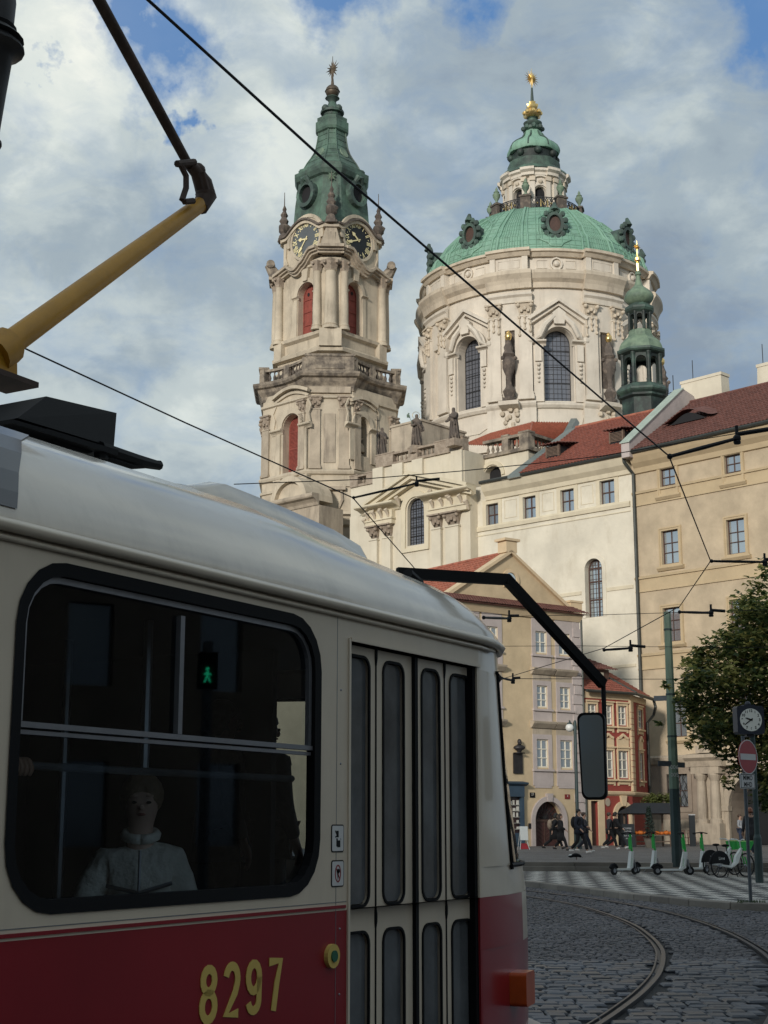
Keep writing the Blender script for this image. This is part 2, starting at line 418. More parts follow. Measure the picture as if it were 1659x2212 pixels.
dn = N.new('ShaderNodeTexNoise'); dn.inputs['Scale'].default_value = 13; dn.inputs['Detail'].default_value = 6; dn.inputs['Roughness'].default_value = .6; L.new(dv, dn.inputs['Vector'])
dd_ = vmath('SCALE', vmath('SUBTRACT', dn.outputs['Color'], (.5, .5, .5))); dd_.node.inputs['Scale'].default_value = .13
dvh = vmath('ADD', dv, dd_)
hole = None
for x, y, r in [(330, 135, .036), (370, 165, .030), (300, 90, .022), (390, 200, .018), (410, 300, .010), (280, 15, .022), (75, 140, .012), (725, -15, .03), (1630, 10, .034), (1040, -70, .03)]:
    d = ray(x, y).normalized(); q = fm('DIVIDE', vmath('DISTANCE', dvh, tuple(d)), r); q = fm('SUBTRACT', 1.25, q, clamp=True)
    hole = q if hole is None else fm('MAXIMUM', hole, q)
hn = nz(dv, 16, 8, .62, .6, (2, 9, 4)); 
hm = fm('MULTIPLY', fm('SUBTRACT', fm('ADD', hole, fm('MULTIPLY', fm('SUBTRACT', hn, .5), 1.1)), -.06), 1.3, clamp=True)
hm = fm('MULTIPLY', hm, .9)
skyc = mixc(.62, sky.outputs[0], (.55, 2.0, 5.2))
clv = vmath('SCALE', cl); N_ = clv.node; N_.inputs['Scale'].default_value = 10
fin = mixc(hm, clv, skyc)
L.new(fin, bg.inputs['Color'])
sl = bpy.data.lights.new('sun', 'SUN'); so = bpy.data.objects.new('sun', sl); COL.objects.link(so)
sl.energy = 2.65; sl.angle = R(7); sl.color = (1, .94, .85)
sd = V(SUN_AZ[0] * math.cos(R(SUN_EL)), SUN_AZ[1] * math.cos(R(SUN_EL)), math.sin(R(SUN_EL))); so.rotation_euler = sd.to_track_quat('Z', 'Y').to_euler()
# ================================================================ ground, road, pavement, steps, square
def island_mat(name, c0, c1, rough=.5, bump=.4, bs=30, patch=0, r2=.7):
    m = bpy.data.materials.new(name); m.use_nodes = True; nt = m.node_tree; N = nt.nodes; L = nt.links; b = N['Principled BSDF']
    g = N.new('ShaderNodeNewGeometry'); r = N.new('ShaderNodeValToRGB'); e = r.color_ramp.elements
    e[0].color = tuple(c0) + (1,); e[1].color = tuple(c1) + (1,); L.new(g.outputs['Random Per Island'], r.inputs['Fac'])
    tc = N.new('ShaderNodeTexCoord'); n = N.new('ShaderNodeTexNoise'); n.inputs['Scale'].default_value = bs; L.new(tc.outputs['Object'], n.inputs['Vector'])
    n2 = N.new('ShaderNodeTexNoise'); n2.inputs['Scale'].default_value = .45; n2.inputs['Detail'].default_value = 5; L.new(tc.outputs['Object'], n2.inputs['Vector'])
    mm = N.new('ShaderNodeMapRange'); mm.inputs['From Min'].default_value = .3; mm.inputs['From Max'].default_value = .7; mm.inputs['To Min'].default_value = .65; mm.inputs['To Max'].default_value = 1.3; L.new(n2.outputs['Fac'], mm.inputs['Value'])
    vm = N.new('ShaderNodeVectorMath'); vm.operation = 'SCALE'; L.new(r.outputs['Color'], vm.inputs[0]); L.new(mm.outputs[0], vm.inputs['Scale'])
    L.new(vm.outputs[0], b.inputs['Base Color'])
    mr = N.new('ShaderNodeMapRange'); mr.inputs['To Min'].default_value = rough; mr.inputs['To Max'].default_value = r2; L.new(g.outputs['Random Per Island'], mr.inputs['Value']); L.new(mr.outputs[0], b.inputs['Roughness'])
    bp = N.new('ShaderNodeBump'); bp.inputs['Strength'].default_value = bump; bp.inputs['Distance'].default_value = .02; L.new(n.outputs['Fac'], bp.inputs['Height']); L.new(bp.outputs['Normal'], b.inputs['Normal'])
    MT[name] = m; return m
island_mat('cobble', (.024, .029, .04), (.092, .102, .124), .38, .5, 30, r2=.6)
island_mat('cobble_small', (.036, .038, .048), (.115, .11, .12), .5, .5, 40)
island_mat('kerb_stone', (.16, .14, .12), (.26, .235, .2), .7, .6, 14)
mat('joint', (.022, .022, .024), .9, var=.3, sc=8, bump=.6, bs=30)
mat('rail', (.07, .07, .078), .42, met=.9, var=.25, sc=5)
mat('rail_dark', (.05, .05, .055), .5, met=.6, var=.3, sc=5)
def brickmat(name, c0, c1, cm, bw, bh, mortar=.01, rough=.7, rot=0, off=.5, checker=None, sq=.3):
    m = bpy.data.materials.new(name); m.use_nodes = True; nt = m.node_tree; N = nt.nodes; L = nt.links; b = N['Principled BSDF']; b.inputs['Roughness'].default_value = rough
    tc = N.new('ShaderNodeTexCoord'); mp = N.new('ShaderNodeMapping'); mp.inputs['Rotation'].default_value = (0, 0, rot); L.new(tc.outputs['Object'], mp.inputs['Vector'])
    nz = N.new('ShaderNodeTexNoise'); nz.inputs['Scale'].default_value = 3; L.new(mp.outputs[0], nz.inputs['Vector'])
    mx = N.new('ShaderNodeMix'); mx.data_type = 'VECTOR'; mx.inputs['Factor'].default_value = .03; L.new(mp.outputs[0], mx.inputs['A']); L.new(nz.outputs['Color'], mx.inputs['B'])
    br = N.new('ShaderNodeTexBrick'); br.inputs['Color1'].default_value = tuple(c0) + (1,); br.inputs['Color2'].default_value = tuple(c1) + (1,); br.inputs['Mortar'].default_value = tuple(cm) + (1,)
    br.inputs['Scale'].default_value = 1; br.inputs['Brick Width'].default_value = bw; br.inputs['Row Height'].default_value = bh; br.inputs['Mortar Size'].default_value = mortar; br.offset = off
    L.new(mx.outputs['Result'], br.inputs['Vector']); colr = br.outputs['Color']
    if checker:
        ck = N.new('ShaderNodeTexChecker'); ck.inputs['Scale'].default_value = 1 / sq; ck.inputs['Color1'].default_value = (1, 1, 1, 1); ck.inputs['Color2'].default_value = tuple(checker) + (1,)
        m2 = N.new('ShaderNodeMapping'); m2.inputs['Location'].default_value = (0, 0, .1); m2.inputs['Scale'].default_value = (1, .27, 1); L.new(mx.outputs['Result'], m2.inputs['Vector']); L.new(m2.outputs[0], ck.inputs['Vector'])
        mm = N.new('ShaderNodeMix'); mm.data_type = 'RGBA'; mm.blend_type = 'MULTIPLY'; mm.inputs['Factor'].default_value = 1; L.new(colr, mm.inputs['A']); L.new(ck.outputs['Color'], mm.inputs['B']); colr = mm.outputs['Result']
    n2 = N.new('ShaderNodeTexNoise'); n2.inputs['Scale'].default_value = .6; n2.inputs['Detail'].default_value = 6; L.new(tc.outputs['Object'], n2.inputs['Vector'])
    mr = N.new('ShaderNodeMapRange'); mr.inputs['From Min'].default_value = .3; mr.inputs['From Max'].default_value = .7; mr.inputs['To Min'].default_value = .7; mr.inputs['To Max'].default_value = 1.15; L.new(n2.outputs['Fac'], mr.inputs['Value'])
    vm = N.new('ShaderNodeVectorMath'); vm.operation = 'SCALE'; L.new(colr, vm.inputs[0]); L.new(mr.outputs[0], vm.inputs['Scale']); L.new(vm.outputs[0], b.inputs['Base Color'])
    bp = N.new('ShaderNodeBump'); bp.inputs['Strength'].default_value = .6; bp.inputs['Distance'].default_value = .02; bp.invert = True; L.new(br.outputs['Fac'], bp.inputs['Height']); L.new(bp.outputs['Normal'], b.inputs['Normal'])
    MT[name] = m; return m
brickmat('square_setts', (.13, .125, .125), (.19, .18, .18), (.05, .05, .05), .16, .14, .012)
brickmat('mosaic', (.52, .50, .46), (.66, .63, .58), (.16, .15, .14), .08, .08, .008, rot=R(-9), checker=(.15, .16, .18), sq=.34)
brickmat('road_far', (.05, .053, .06), (.09, .09, .1), (.02, .02, .02), .2, .16, .014)
def struct(o): o['kind'] = 'structure'; return o
mat('ground_dirt', (.10, .095, .09), .95, var=.3, sc=.3)
struct(MB().poly([(-1500, -1500, -.06), (1500, -1500, -.06), (1500, 1500, -.06), (-1500, 1500, -.06)]).build('ground', MT['ground_dirt']))
KERB = [(-60, 62), (-25, 56.5), (-8, 51.8), (0, 48.2), (2.2, 46), (3.93, 43.1), (4.6, 40.4), (5.1, 37.9), (5.5, 35.9), (5.95, 34.2), (6.45, 32.4), (7.03, 31.1), (8.0, 30.3), (10, 29.4), (14, 28.2), (22, 26.5), (60, 22)]
def ysl(x): return 52.93 - (x - 4.48) * .27 + max(0, x - 5) * .0125 * (x - 5)
# road base sheet
struct(MB().poly([(-60, -30, -.032), (60, -30, -.032), (60, 62, -.032), (-60, 62, -.032)]).build('road_bed', MT['joint']))
def kerb_y_at(x):
    for a, b in zip(KERB, KERB[1:]):
        if a[0] <= x <= b[0]: return a[1] + (b[1] - a[1]) * (x - a[0]) / (b[0] - a[0])
    return 20
RAILS = [[(-1.4, 6), (-.05, 8.6), (1.0, 10.9), (1.83, 13.24), (2.25, 14.5), (2.68, 15.9), (3.13, 17.6), (3.53, 19.5), (3.82, 21.2), (4.07, 23.4), (4.27, 26.2), (4.28, 29.3), (4.08, 33.0), (3.4, 36.9), (2.2, 40.8), (-.4, 45.4), (-6, 49.5), (-30, 55)],
         [(-.3, 4.8), (1.2, 7.6), (2.2, 10), (3.15, 12.9), (3.60, 14.3), (4.05, 15.8), (4.50, 17.6), (4.90, 19.6), (5.20, 21.8), (5.46, 24.6), (5.57, 27.6), (5.50, 30.5), (5.1, 34.1), (4.35, 37.6), (3.0, 41.9), (.3, 46.8), (-6, 50.9), (-30, 56.3)]]
def smooth_line(pts, k=6):
    out = []
    for i in range(len(pts) - 1):
        p0, p1, p2, p3 = [Vector(pts[max(0, min(len(pts) - 1, j))]) for j in (i - 1, i, i + 1, i + 2)]
        for q in range(k):
            t = q / k; out.append(.5 * ((2 * p1) + (-p0 + p2) * t + (2 * p0 - 5 * p1 + 4 * p2 - p3) * t * t + (-p0 + 3 * p1 - 3 * p2 + p3) * t ** 3))
    out.append(Vector(pts[-1])); return out
RL = [smooth_line(r) for r in RAILS]
def rail_strip(mb, line, a, b, z0, z1):
    P = []
    n = len(line)
    for i in range(n):
        t = (line[min(i + 1, n - 1)] - line[max(0, i - 1)]).normalized(); nn = Vector((t.y, -t.x))
        x, y = line[i] + nn * a, line[i] + nn * b
        P += [(x.x, x.y, z0), (y.x, y.y, z0), (y.x, y.y, z1), (x.x, x.y, z1)]
    mb.add(P, [(i * 4 + j, i * 4 + (j + 1) % 4, i * 4 + 4 + (j + 1) % 4, i * 4 + 4 + j) for i in range(n - 1) for j in range(4)])
for k, l in enumerate(RL):
    nm = ('inner', 'outer')[k]
    s = -1 if k == 0 else 1
    t = thing('tram_rail', ['grooved steel rail on the inside of the curve, closer to the tram nose', 'grooved steel rail on the outside of the curve, closer to the pavement kerb'][k], 'rail', (l[12].x, l[12].y, 0), group='rails of the curved tram track')
    a = MB(); rail_strip(a, l, -.028 * s, .026 * s, -.05, .012); a.build('rail_head', MT['rail'], t)
    a = MB(); rail_strip(a, l, .026 * s, .078 * s, -.05, -.022); a.build('groove', MT['rail_dark'], t)
    a = MB(); rail_strip(a, l, .078 * s, .1 * s, -.05, .008); a.build('guard_lip', MT['rail'], t)
segs = [(x.x, x.y) for l in RL for x in l if 8 < x.y < 48]
def near_rail(x, y, d=.13):
    for l in RL:
        best = 9
        for i in range(len(l) - 1):
            a, b = l[i], l[i + 1]
            if abs(a.y - y) > 2: continue
            ab = b - a; t = max(0, min(1, ((x - a.x) * ab.x + (y - a.y) * ab.y) / ab.length_squared))
            dd = math.hypot(a.x + ab.x * t - x, a.y + ab.y * t - y); best = min(best, dd)
        if best < d: return True
    return False
rnd = random.Random(3)
def stone(mb, cx, cy, w, h, rot, zt, ch=.018):
    c, s = math.cos(rot), math.sin(rot); P = []
    tx, ty = rnd.uniform(-.02, .02), rnd.uniform(-.02, .02)
    for kx, ky, kz, ins in [(x, y, z, i) for z, i in ((-.05, 0), (zt - ch, 0), (zt, ch)) for x, y in ((-1, -1), (1, -1), (1, 1), (-1, 1))]:
        a = kx * (w / 2 - ins); b = ky * (h / 2 - ins); jx = rnd.uniform(-.008, .008); jy = rnd.uniform(-.008, .008)
        P.append((cx + a * c - b * s + jx, cy + a * s + b * c + jy, kz + (a * tx + b * ty if kz > -.04 else 0)))
    mb.add(P, [(0, 1, 5, 4), (1, 2, 6, 5), (2, 3, 7, 6), (3, 0, 4, 7), (4, 5, 9, 8), (5, 6, 10, 9), (6, 7, 11, 10), (7, 4, 8, 11), (8, 9, 10, 11)])
big = MB(); y = 9.5
while y < 19.6:
    rh = rnd.uniform(.19, .25); x = -1.2 + rnd.uniform(0, .2); wob = noise.noise(V(y * .7, 0, 0)) * .05
    while x < .36 * y + 1.2:
        w = rnd.uniform(.15, .30); cx = x + w / 2; cy = y + rh / 2 + noise.noise(V(x * .8, y * .3, 3)) * .06
        if cy < kerb_y_at(cx) - .25 and not near_rail(cx, cy, .105 + w * .22): stone(big, cx, cy, w - .02, rh - .025, rnd.uniform(-.05, .05), rnd.uniform(-.008, .01))
        x += w
    y += rh
struct(big.build('cobble_road', MT['cobble']))
sm = MB(); y = 19.4
while y < 47:
    rh = .115 + (y - 19) * .002; x = -1.15
    while x < .33 * y:
        w = rnd.uniform(.09, .13); cx = x + w / 2; cy = y + rh / 2 + .12 * math.sin(x * 3.2)
        if cy < kerb_y_at(cx) - .16 and not near_rail(cx, cy, .12): stone(sm, cx, cy, w - .02, rh - .02, rnd.uniform(-.2, .2), rnd.uniform(-.008, .012), .014)
        x += w
    y += rh
struct(sm.build('small_cobble_road', MT['cobble_small']))
struct(MB().poly([(-60, -30, -.028), (-1.1, -30, -.028), (-1.1, 51, -.028), (-60, 61, -.028)]).build('tram_lane', MT['road_far']))
struct(MB().poly([(7.2, -30, -.026), (60, -30, -.026), (60, 21.5, -.026), (22, 26, -.026), (7.2, 29, -.026)]).build('side_road', MT['road_far']))
mat('mortar', (.06, .055, .05), .9)
kb = MB()
kl = [Vector(k) for k in KERB]
for a, b in zip(kl, kl[1:]):
    d = b - a; n = max(1, int(round(d.length / 1.15))); t = d.normalized(); nn = Vector((-t.y, t.x))
    for i in range(n):
        p = a + d * (i / n) + t * .012; q = a + d * ((i + 1) / n) - t * .012; j = rnd.uniform(-.008, .008); h = .14 + rnd.uniform(-.004, .006)
        p2, q2 = p + nn * .26, q + nn * .26
        P = [(p.x, p.y + j, -.1), (q.x, q.y + j, -.1), (q2.x, q2.y, -.1), (p2.x, p2.y, -.1)]
        kb.add(P + [(x, y_, h - .02) for x, y_, _ in P] + [(x + nn.x * c_, y_ + nn.y * c_, h) for (x, y_, _), c_ in zip(P, (.02, .02, 0, 0))],
               [(0, 1, 5, 4), (1, 2, 6, 5), (2, 3, 7, 6), (3, 0, 4, 7), (4, 5, 9, 8), (5, 6, 10, 9), (6, 7, 11, 10), (7, 4, 8, 11), (8, 9, 10, 11)])
struct(kb.build('kerb', MT['kerb_stone']))
# pavement between kerb and steps
pv = MB(); xs = [-60, -40, -25, -16, -8, -4, 0, 2, 3.9, 4.6, 5.1, 5.5, 5.95, 6.45, 7.03, 8, 10, 14, 22, 40, 60]
for a, b in zip(xs, xs[1:]): pv.poly([(a, kerb_y_at(a) + .05, .132), (b, kerb_y_at(b) + .05, .132), (b, max(ysl(min(b, 26)), kerb_y_at(b) + 1), .132), (a, max(ysl(min(a, 26)), kerb_y_at(a) + 1), .132)])
struct(pv.build('pavement', MT['mosaic']))
st = MB(); xs2 = [-20 + i * 1.9 for i in range(36)]
for z0, z1, off in ((.1, .285, 0), (.2, .43, .36)):
    for a, b in zip(xs2, xs2[1:]):
        y0, y1 = ysl(a) + off, ysl(b) + off
        st.hexa([(a + .008, y0, z0), (b - .008, y1, z0), (b - .008, y1 + .4, z0), (a + .008, y0 + .4, z0), (a + .008, y0 - .02, z1), (b - .008, y1 - .02, z1), (b - .008, y1 + .4, z1), (a + .008, y0 + .4, z1)])
struct(st.build('steps', MT['kerb_stone']))
sq = MB(); xs = [-60, -20, -5, 5, 10, 15, 20, 26, 90]
for a, b in zip(xs, xs[1:]):
    ya, yb = ysl(min(a, 26)) + .7, ysl(min(b, 26)) + .7
    if a < -20: ya = yb
    sq.poly([(a, ya, .42), (b, yb, .42), (b, 68, .53), (a, 68, .53)]); sq.poly([(a, 68, .53), (b, 68, .53), (b, 260, .53), (a, 260, .53)])
struct(sq.build('square_paving', MT['square_setts']))
GZ = .53
# ================================================================ shared architectural bits
def text_into(mb, s, fn, size, rot=0, sx=1, ext=0, bold=0):
    cu = bpy.data.curves.new('lettering', 'FONT'); cu.body = s; cu.size = size; cu.align_x = 'CENTER'; cu.align_y = 'CENTER'; cu.offset = bold; cu.extrude = ext
    o = bpy.data.objects.new('lettering', cu); COL.objects.link(o)
    dg = bpy.context.evaluated_depsgraph_get(); me = o.evaluated_get(dg).to_mesh()
    c, s_ = math.cos(rot), math.sin(rot)
    mb.add([fn((v.co.x * sx) * c - v.co.y * s_, (v.co.x * sx) * s_ + v.co.y * c) for v in me.vertices], [tuple(p.vertices) for p in me.polygons])
    o.evaluated_get(dg).to_mesh_clear(); bpy.data.objects.remove(o); bpy.data.curves.remove(cu)
def rings(mb, R_, cap=True):
    n = len(R_[0]); P = [p for r in R_ for p in r]
    fc = [(i * n + k, i * n + (k + 1) % n, (i + 1) * n + (k + 1) % n, (i + 1) * n + k) for i in range(len(R_) - 1) for k in range(n)]
    if cap: fc += [tuple(reversed(range(n))), tuple((len(R_) - 1) * n + k for k in range(n))]
    mb.add(P, fc)
def cornice(h, out, n=6):   # profile (w,v) from bottom out to top, relative
    return [(0, 0), (.06 * out / .5, 0), (.12 * out / .5, .25 * h), (.35 * out, .35 * h), (.55 * out, .5 * h), (.9 * out, .6 * h), (out, .72 * h), (out, .92 * h), (.9 * out, h), (0, h)]
def capital(mb, fr, u, v, w, h, out=.12):
    mb.mark()
    # corinthian-like capital: flared block, two volutes, leaf bumps
    mb.hexa([fr.p(u - w * .42, v, .0), fr.p(u + w * .42, v, 0), fr.p(u + w * .42, v, -.0), fr.p(u - w * .42, v, 0)] + [fr.p(u - w * .6, v + h, 0)] * 0 + [fr.p(u - w * .6, v + h, out * 2), fr.p(u + w * .6, v + h, out * 2), fr.p(u + w * .6, v + h, 0), fr.p(u - w * .6, v + h, 0)])
    for s in (-1, 1):
        mb.ball(fr.p(u + s * w * .48, v + h * .76, out * 1.5), min(h * .17, w * .2), 8); mb.ball(fr.p(u + s * w * .25, v + h * .35, out), min(h * .15, w * .17), 6)
    mb.ball(fr.p(u, v + h * .5, out * 1.2), min(h * .17, w * .18), 6)
    mb.fbox(fr, u - w * .66, u + w * .66, v + h * .9, v + h * 1.02, 0, out * 2.4)
def pilaster(mb, cb, fr, u, v0, v1, w, out=.14, ch=1.0, base=.35):
    mb.mark()
    mb.fbox(fr, u - w / 2, u + w / 2, v0 + base, v1 - ch, 0, out)
    mb.fbox(fr, u - w * .6, u + w * .6, v0, v0 + base * .6, 0, out * 1.6); mb.fbox(fr, u - w * .55, u + w * .55, v0 + base * .6, v0 + base, 0, out * 1.3)
    mb.fbox(fr, u - w * .55, u + w * .55, v1 - ch - .12, v1 - ch, 0, out * 1.25)
    capital(cb, fr, u, v1 - ch, w, ch, out)
def baluster_prof(h, r): return [(r * .8, 0), (r * .8, h * .1), (r * .45, h * .16), (r, h * .36), (r * .9, h * .46), (r * .4, h * .72), (r * .42, h * .82), (r * .75, h * .88), (r * .75, h)]
def balustrade(parent, fr, runs, v0, h, w0=-.25, w1=.12, m='stone_carved', step=.42, piers=(), pm=None, name='balustrade'):
    rl = MB(); bl = MB(); wm = (w0 + w1) / 2
    for a, b in runs:
        rl.fbox(fr, a, b, v0, v0 + h * .2, w0, w1); rl.fbox(fr, a, b, v0 + h * .84, v0 + h, w0 - .04, w1 + .04)
        n = max(1, int((b - a) / step))
        for i in range(n):
            bl.lathe(fr.p(a + (i + .5) * (b - a) / n, v0 + h * .2, wm), baluster_prof(h * .64, step * .3), 8)
    for a, b in piers: rl.fbox(fr, a, b, v0 - .004, v0 + h * 1.0, w0 - .03, w1 + .03); rl.fbox(fr, a - .05, b + .05, v0 + h * 1.0, v0 + h * 1.1, w0 - .08, w1 + .08)
    r = rl.build(name, MT[pm or m], parent); bl.build('balusters', MT[m], r, smooth=True); return r
def urn_prof(h, r): return [(r * .7, 0), (r * .7, h * .08), (r * .35, h * .13), (r * .3, h * .2), (r * .9, h * .42), (r, h * .55), (r * .6, h * .64), (r * .75, h * .68), (r * .3, h * .78), (r * .35, h * .84), (r * .12, h * .94), (0.0, h)]
def star(mb, c, r, ux, n=16, seed=1):
    rr = random.Random(seed); c = Vector(c); ux = Vector(ux).normalized(); k = 3
    P = []; m = n * k
    for i in range(n * 2):
        a = math.pi * i / n; q = r * (.42 if i % 2 else rr.uniform(.75, 1.05)); P.append(c + ux * math.cos(a) * q + Z * math.sin(a) * q * 1.15)
    nn = ux.cross(Z) * .06; L = len(P)
    mb.add([c + nn * 2.5, c - nn * 2.5] + P, [(0, 2 + i, 2 + (i + 1) % L) for i in range(L)] + [(1, 2 + (i + 1) % L, 2 + i) for i in range(L)])
# ================================================================ bell tower
TC = at_y(711, 1100, 138); TC.z = 0
UL = V(.731, -.682, 0); UR = V(.682, .731, 0)
def octp(S, cw, c=TC):
    k = cw / math.sqrt(2); h = S / 2
    return [tuple((c + UL * x + UR * y).xy) for x, y in [(h - k, -h), (h, -h + k), (h, h - k), (h - k, h), (-h + k, h), (-h, h - k), (-h, -h + k), (-h + k, -h)]]
def o3(S, cw, z): return [V(x, y, z) for x, y in octp(S, cw)]
tower = thing('bell_tower', 'tall stone bell tower with two black clock faces and green copper spire beside the dome', 'bell tower', (TC.x, TC.y, GZ))
def zn(y, Y=131.6): return at_y(712, y, Y).z
def za(y): return at_y(720, y, 138).z
def faces(S, cw):
    h = S / 2; k = cw / math.sqrt(2); P = octp(S, cw); out = []
    for i in range(8):
        a, b = Vector(P[i]), Vector(P[(i + 1) % 8]); m = (a + b) / 2
        out.append((Fr((m.x, m.y, 0), (b.x - a.x, b.y - a.y, 0)), (b - a).length / 2))
    return out   # 0 near chamfer, 1 right face, 7 left face, 2 right corner, 6 left corner
LS, LC = 12.0, 4.3
US, UC = 8.5, 1.9
lf = faces(LS, LC); uf = faces(US, UC)
# --- lower storey
zb, zc0 = GZ, zn(834)
LFr, LH = lf[7]; RFr, RH = lf[1]
oL = op(LFr, 611, 895, 650, 1030, 1, w=0); oL['d'] = .9
oR = op(RFr, 768, 902, 796, 985, 1); oR['d'] = .9
w_ = MB()
for i, (f, h) in enumerate(lf): w_.facade(f, -h, h, zb, zc0, [oL] if i == 7 else [oR] if i == 1 else [], .9)
w_.build('lower_wall', MT['stone_tower'], tower)
m_ = MB(); P8 = octp(LS, LC)
def lring(prof, plan, mb=m_): mb.mark(); mb.loft(plan, prof)
z = zn(1018); lring([(.0, z - .35), (.22, z - .25), (.3, z - .05), (.3, z + .05), (.05, z + .25), (0, z + .25)], P8)
z = zn(1046); lring([(.0, z - .25), (.16, z - .2), (.16, z), (0, z + .1)], P8)
z = zn(1106); lring([(.0, z - 1.4), (.35, z - 1.2), (.6, z - .5), (.95, z - .35), (.95, z - .1), (0, z + .1)], P8)
z = zn(855); lring([(.0, z - .3), (.2, z - .2), (.2, z), (0, z + .1)], P8)
m_.build('string_course', MT['stone_tower'], tower)
# concave-sided main cornice and its balustrade
def concave(S, cw, inset, n=6):
    P = [Vector(p) for p in octp(S, cw)]; out = []
    for i in range(8):
        a, b = P[i], P[(i + 1) % 8]; t = (b - a); nn = Vector((t.y, -t.x)).normalized()
        if i % 2 == 0: out.append(tuple(a)); continue
        for q in range(n): s = q / n; out.append(tuple(a + t * s - nn * inset * (math.sin(math.pi * s) ** .8 if s > 0 else 0)))
    return out
CP = concave(LS, LC, .55)
z = zn(831); zt = zn(807); hh = zt - z
co_ = MB(); co_.loft(CP, [(-.4, z - .6), (.1, z - .6), (.2, z - .1), (.45, z + hh * .25), (.55, z + hh * .5), (.85, z + hh * .6), (.98, z + hh * .8), (.98, z + hh), (-1.2, z + hh + .2)])
co_.build('cornice', MT['stone_dark'], tower)
BP = [Vector(p) for p in offs(CP, .3)]; BP0 = [Vector(p) for p in offs(CP, -.1)]
bz0, bz1 = zt + .05, zn(774)
rl = MB(); bb = MB(); n = len(BP)
for i in range(n):
    a, b, a0, b0 = BP[i], BP[(i + 1) % n], BP0[i], BP0[(i + 1) % n]
    for s0, s1 in ((0, .18), (.84, 1)):
        zz0, zz1 = bz0 + (bz1 - bz0) * s0, bz0 + (bz1 - bz0) * s1
        rl.hexa([(a.x, a.y, zz0), (b.x, b.y, zz0), (b0.x, b0.y, zz0), (a0.x, a0.y, zz0), (a.x, a.y, zz1), (b.x, b.y, zz1), (b0.x, b0.y, zz1), (a0.x, a0.y, zz1)])
    L_ = (b - a).length; k = int(L_ / .42)
    if (i // 1) % 7 == 1: bb.mark()
    if L_ < 3.5:
        for q in range(k):
            p = a.lerp(b, (q + .5) / k).lerp(a0.lerp(b0, (q + .5) / k), .5)
            bb.lathe((p.x, p.y, bz0 + .2), baluster_prof(bz1 - bz0 - .42, .15), 7)
fpier = faces(LS + .6, LC + .2)
for i in (0, 2, 4, 6):
    f, h = fpier[i]; rl.fbox(f, -h, h, bz0 - .01, bz1 + .12, -.75, .06); rl.fbox(f, -h * .6, h * .6, bz0 + .35, bz1 - .25, .05, .12)
    rl.fbox(f, -h - .1, h + .1, bz1 + .12, bz1 + .34, -.85, .15)
for i in (1, 3, 5, 7):
    f, h = fpier[i]
    for q in (-.02,): rl.fbox(f, q * h - .35, q * h + .35, bz0, bz1 + .05, -1.1, -.5)
    for s in (-1, 1): rl.fbox(f, s * h * .93 - .3, s * h * .93 + .3, bz0, bz1 + .1, -.8, -.03)
r_ = rl.build('balustrade', MT['stone_dark'], tower); bb.build('balusters', MT['stone_soot'], r_, smooth=True)
# pilasters, panels on the lower storey
pl_, cp_ = MB(), MB(); pz0, pz1 = zn(1013), zn(857)
for q in (-.62, .62): pilaster(pl_, cp_, lf[0][0], q * lf[0][1], pz0, pz1, .95, .18, 1.15)
for i, s in ((7, 1), (1, -1)): pilaster(pl_, cp_, lf[i][0], s * (lf[i][1] - .5), pz0, pz1 - .3, .8, .18, 1.15)
for i, s in ((7, -1), (1, 1)): pilaster(pl_, cp_, lf[i][0], s * (lf[i][1] - .55), pz0, pz1 - .9, .9, .18, 1.3)
for i in (6, 2): pilaster(pl_, cp_, lf[i][0], 0, pz0, pz1 - .9, 1.6, .18, 1.3)
pl_.mark(); f, h = lf[0]; pl_.fbox(f, -h * .25, h * .25, pz0 + .6, pz1 - 1.6, 0, .08); pl_.fbox(f, -h * .9, h * .9, pz1 + .35, zn(836), 0, .25)
z = zn(1052); pl_.fbox(f, -1.5, 1.5, z - .3, z, 0, .4)
for s in (-1, 1): pl_.ribbon(f, [(s * 1.1, z - .3), (s * 1.2, z - 1.2), (s * .75, z - 2.2), (s * .95, z - 2.9), (s * .6, z - 3.3)], .22, 0, .2)
pp = pl_.build('pilasters', MT['stone_low'], tower); cp_.build('capitals', MT['stone_carved'], pp, smooth=True)
def segped(mb, fr, c, hw, v, rise, t, w0, w1, n=10):
    mb.ribbon(fr, [(c + hw * (2 * i / n - 1), v + rise * math.sin(math.pi * i / n)) for i in range(n + 1)], t, w0, w1)
tr = MB()
for f, o in ((LFr, oL), (RFr, oR)):
    tr.mark(); c = (o['u0'] + o['u1']) / 2; hw = (o['u1'] - o['u0']) / 2; vs = o['v1'] - hw
    segped(tr, f, c, hw * 2.0, o['v1'] + hw * 1.5, hw * .55, .3, .1, .45); segped(tr, f, c, hw * 1.9, o['v1'] + hw * 1.15, hw * .5, .22, .02, .2)
    tr.ribbon(f, [(c + (hw + .3) * math.cos(math.pi * i / 14), vs + (hw + .3) * math.sin(math.pi * i / 14)) for i in range(15)], .5, 0, .18)
    for s in (-1, 1):
        tr.fbox(f, c + s * (hw + .55) - .3, c + s * (hw + .55) + .3, o['v0'] - .6, vs - .5, 0, .15)
        tr.sweep(f, [(a, vs - .5 + b) for a, b in cornice(.5, .45)], c + s * (hw + .7) - .75, c + s * (hw + .7) + .75)
        tr.ribbon(f, [(c + s * (hw + 1.25), vs), (c + s * (hw + 1.05), vs + .9), (c + s * (hw + 1.35), vs + 1.6), (c + s * (hw + .95), vs + 2.3)], .16, 0, .12)
tr.build('window_trim', MT['stone_tower'], tower)
window(tower, LFr, oL, .85, 'shutter_red', 'shutter_red', .14, (.5,), (.48, .78), .12, thin=[i / 46 for i in range(1, 46)], tt=.09, glass_name='louvre_shutter')
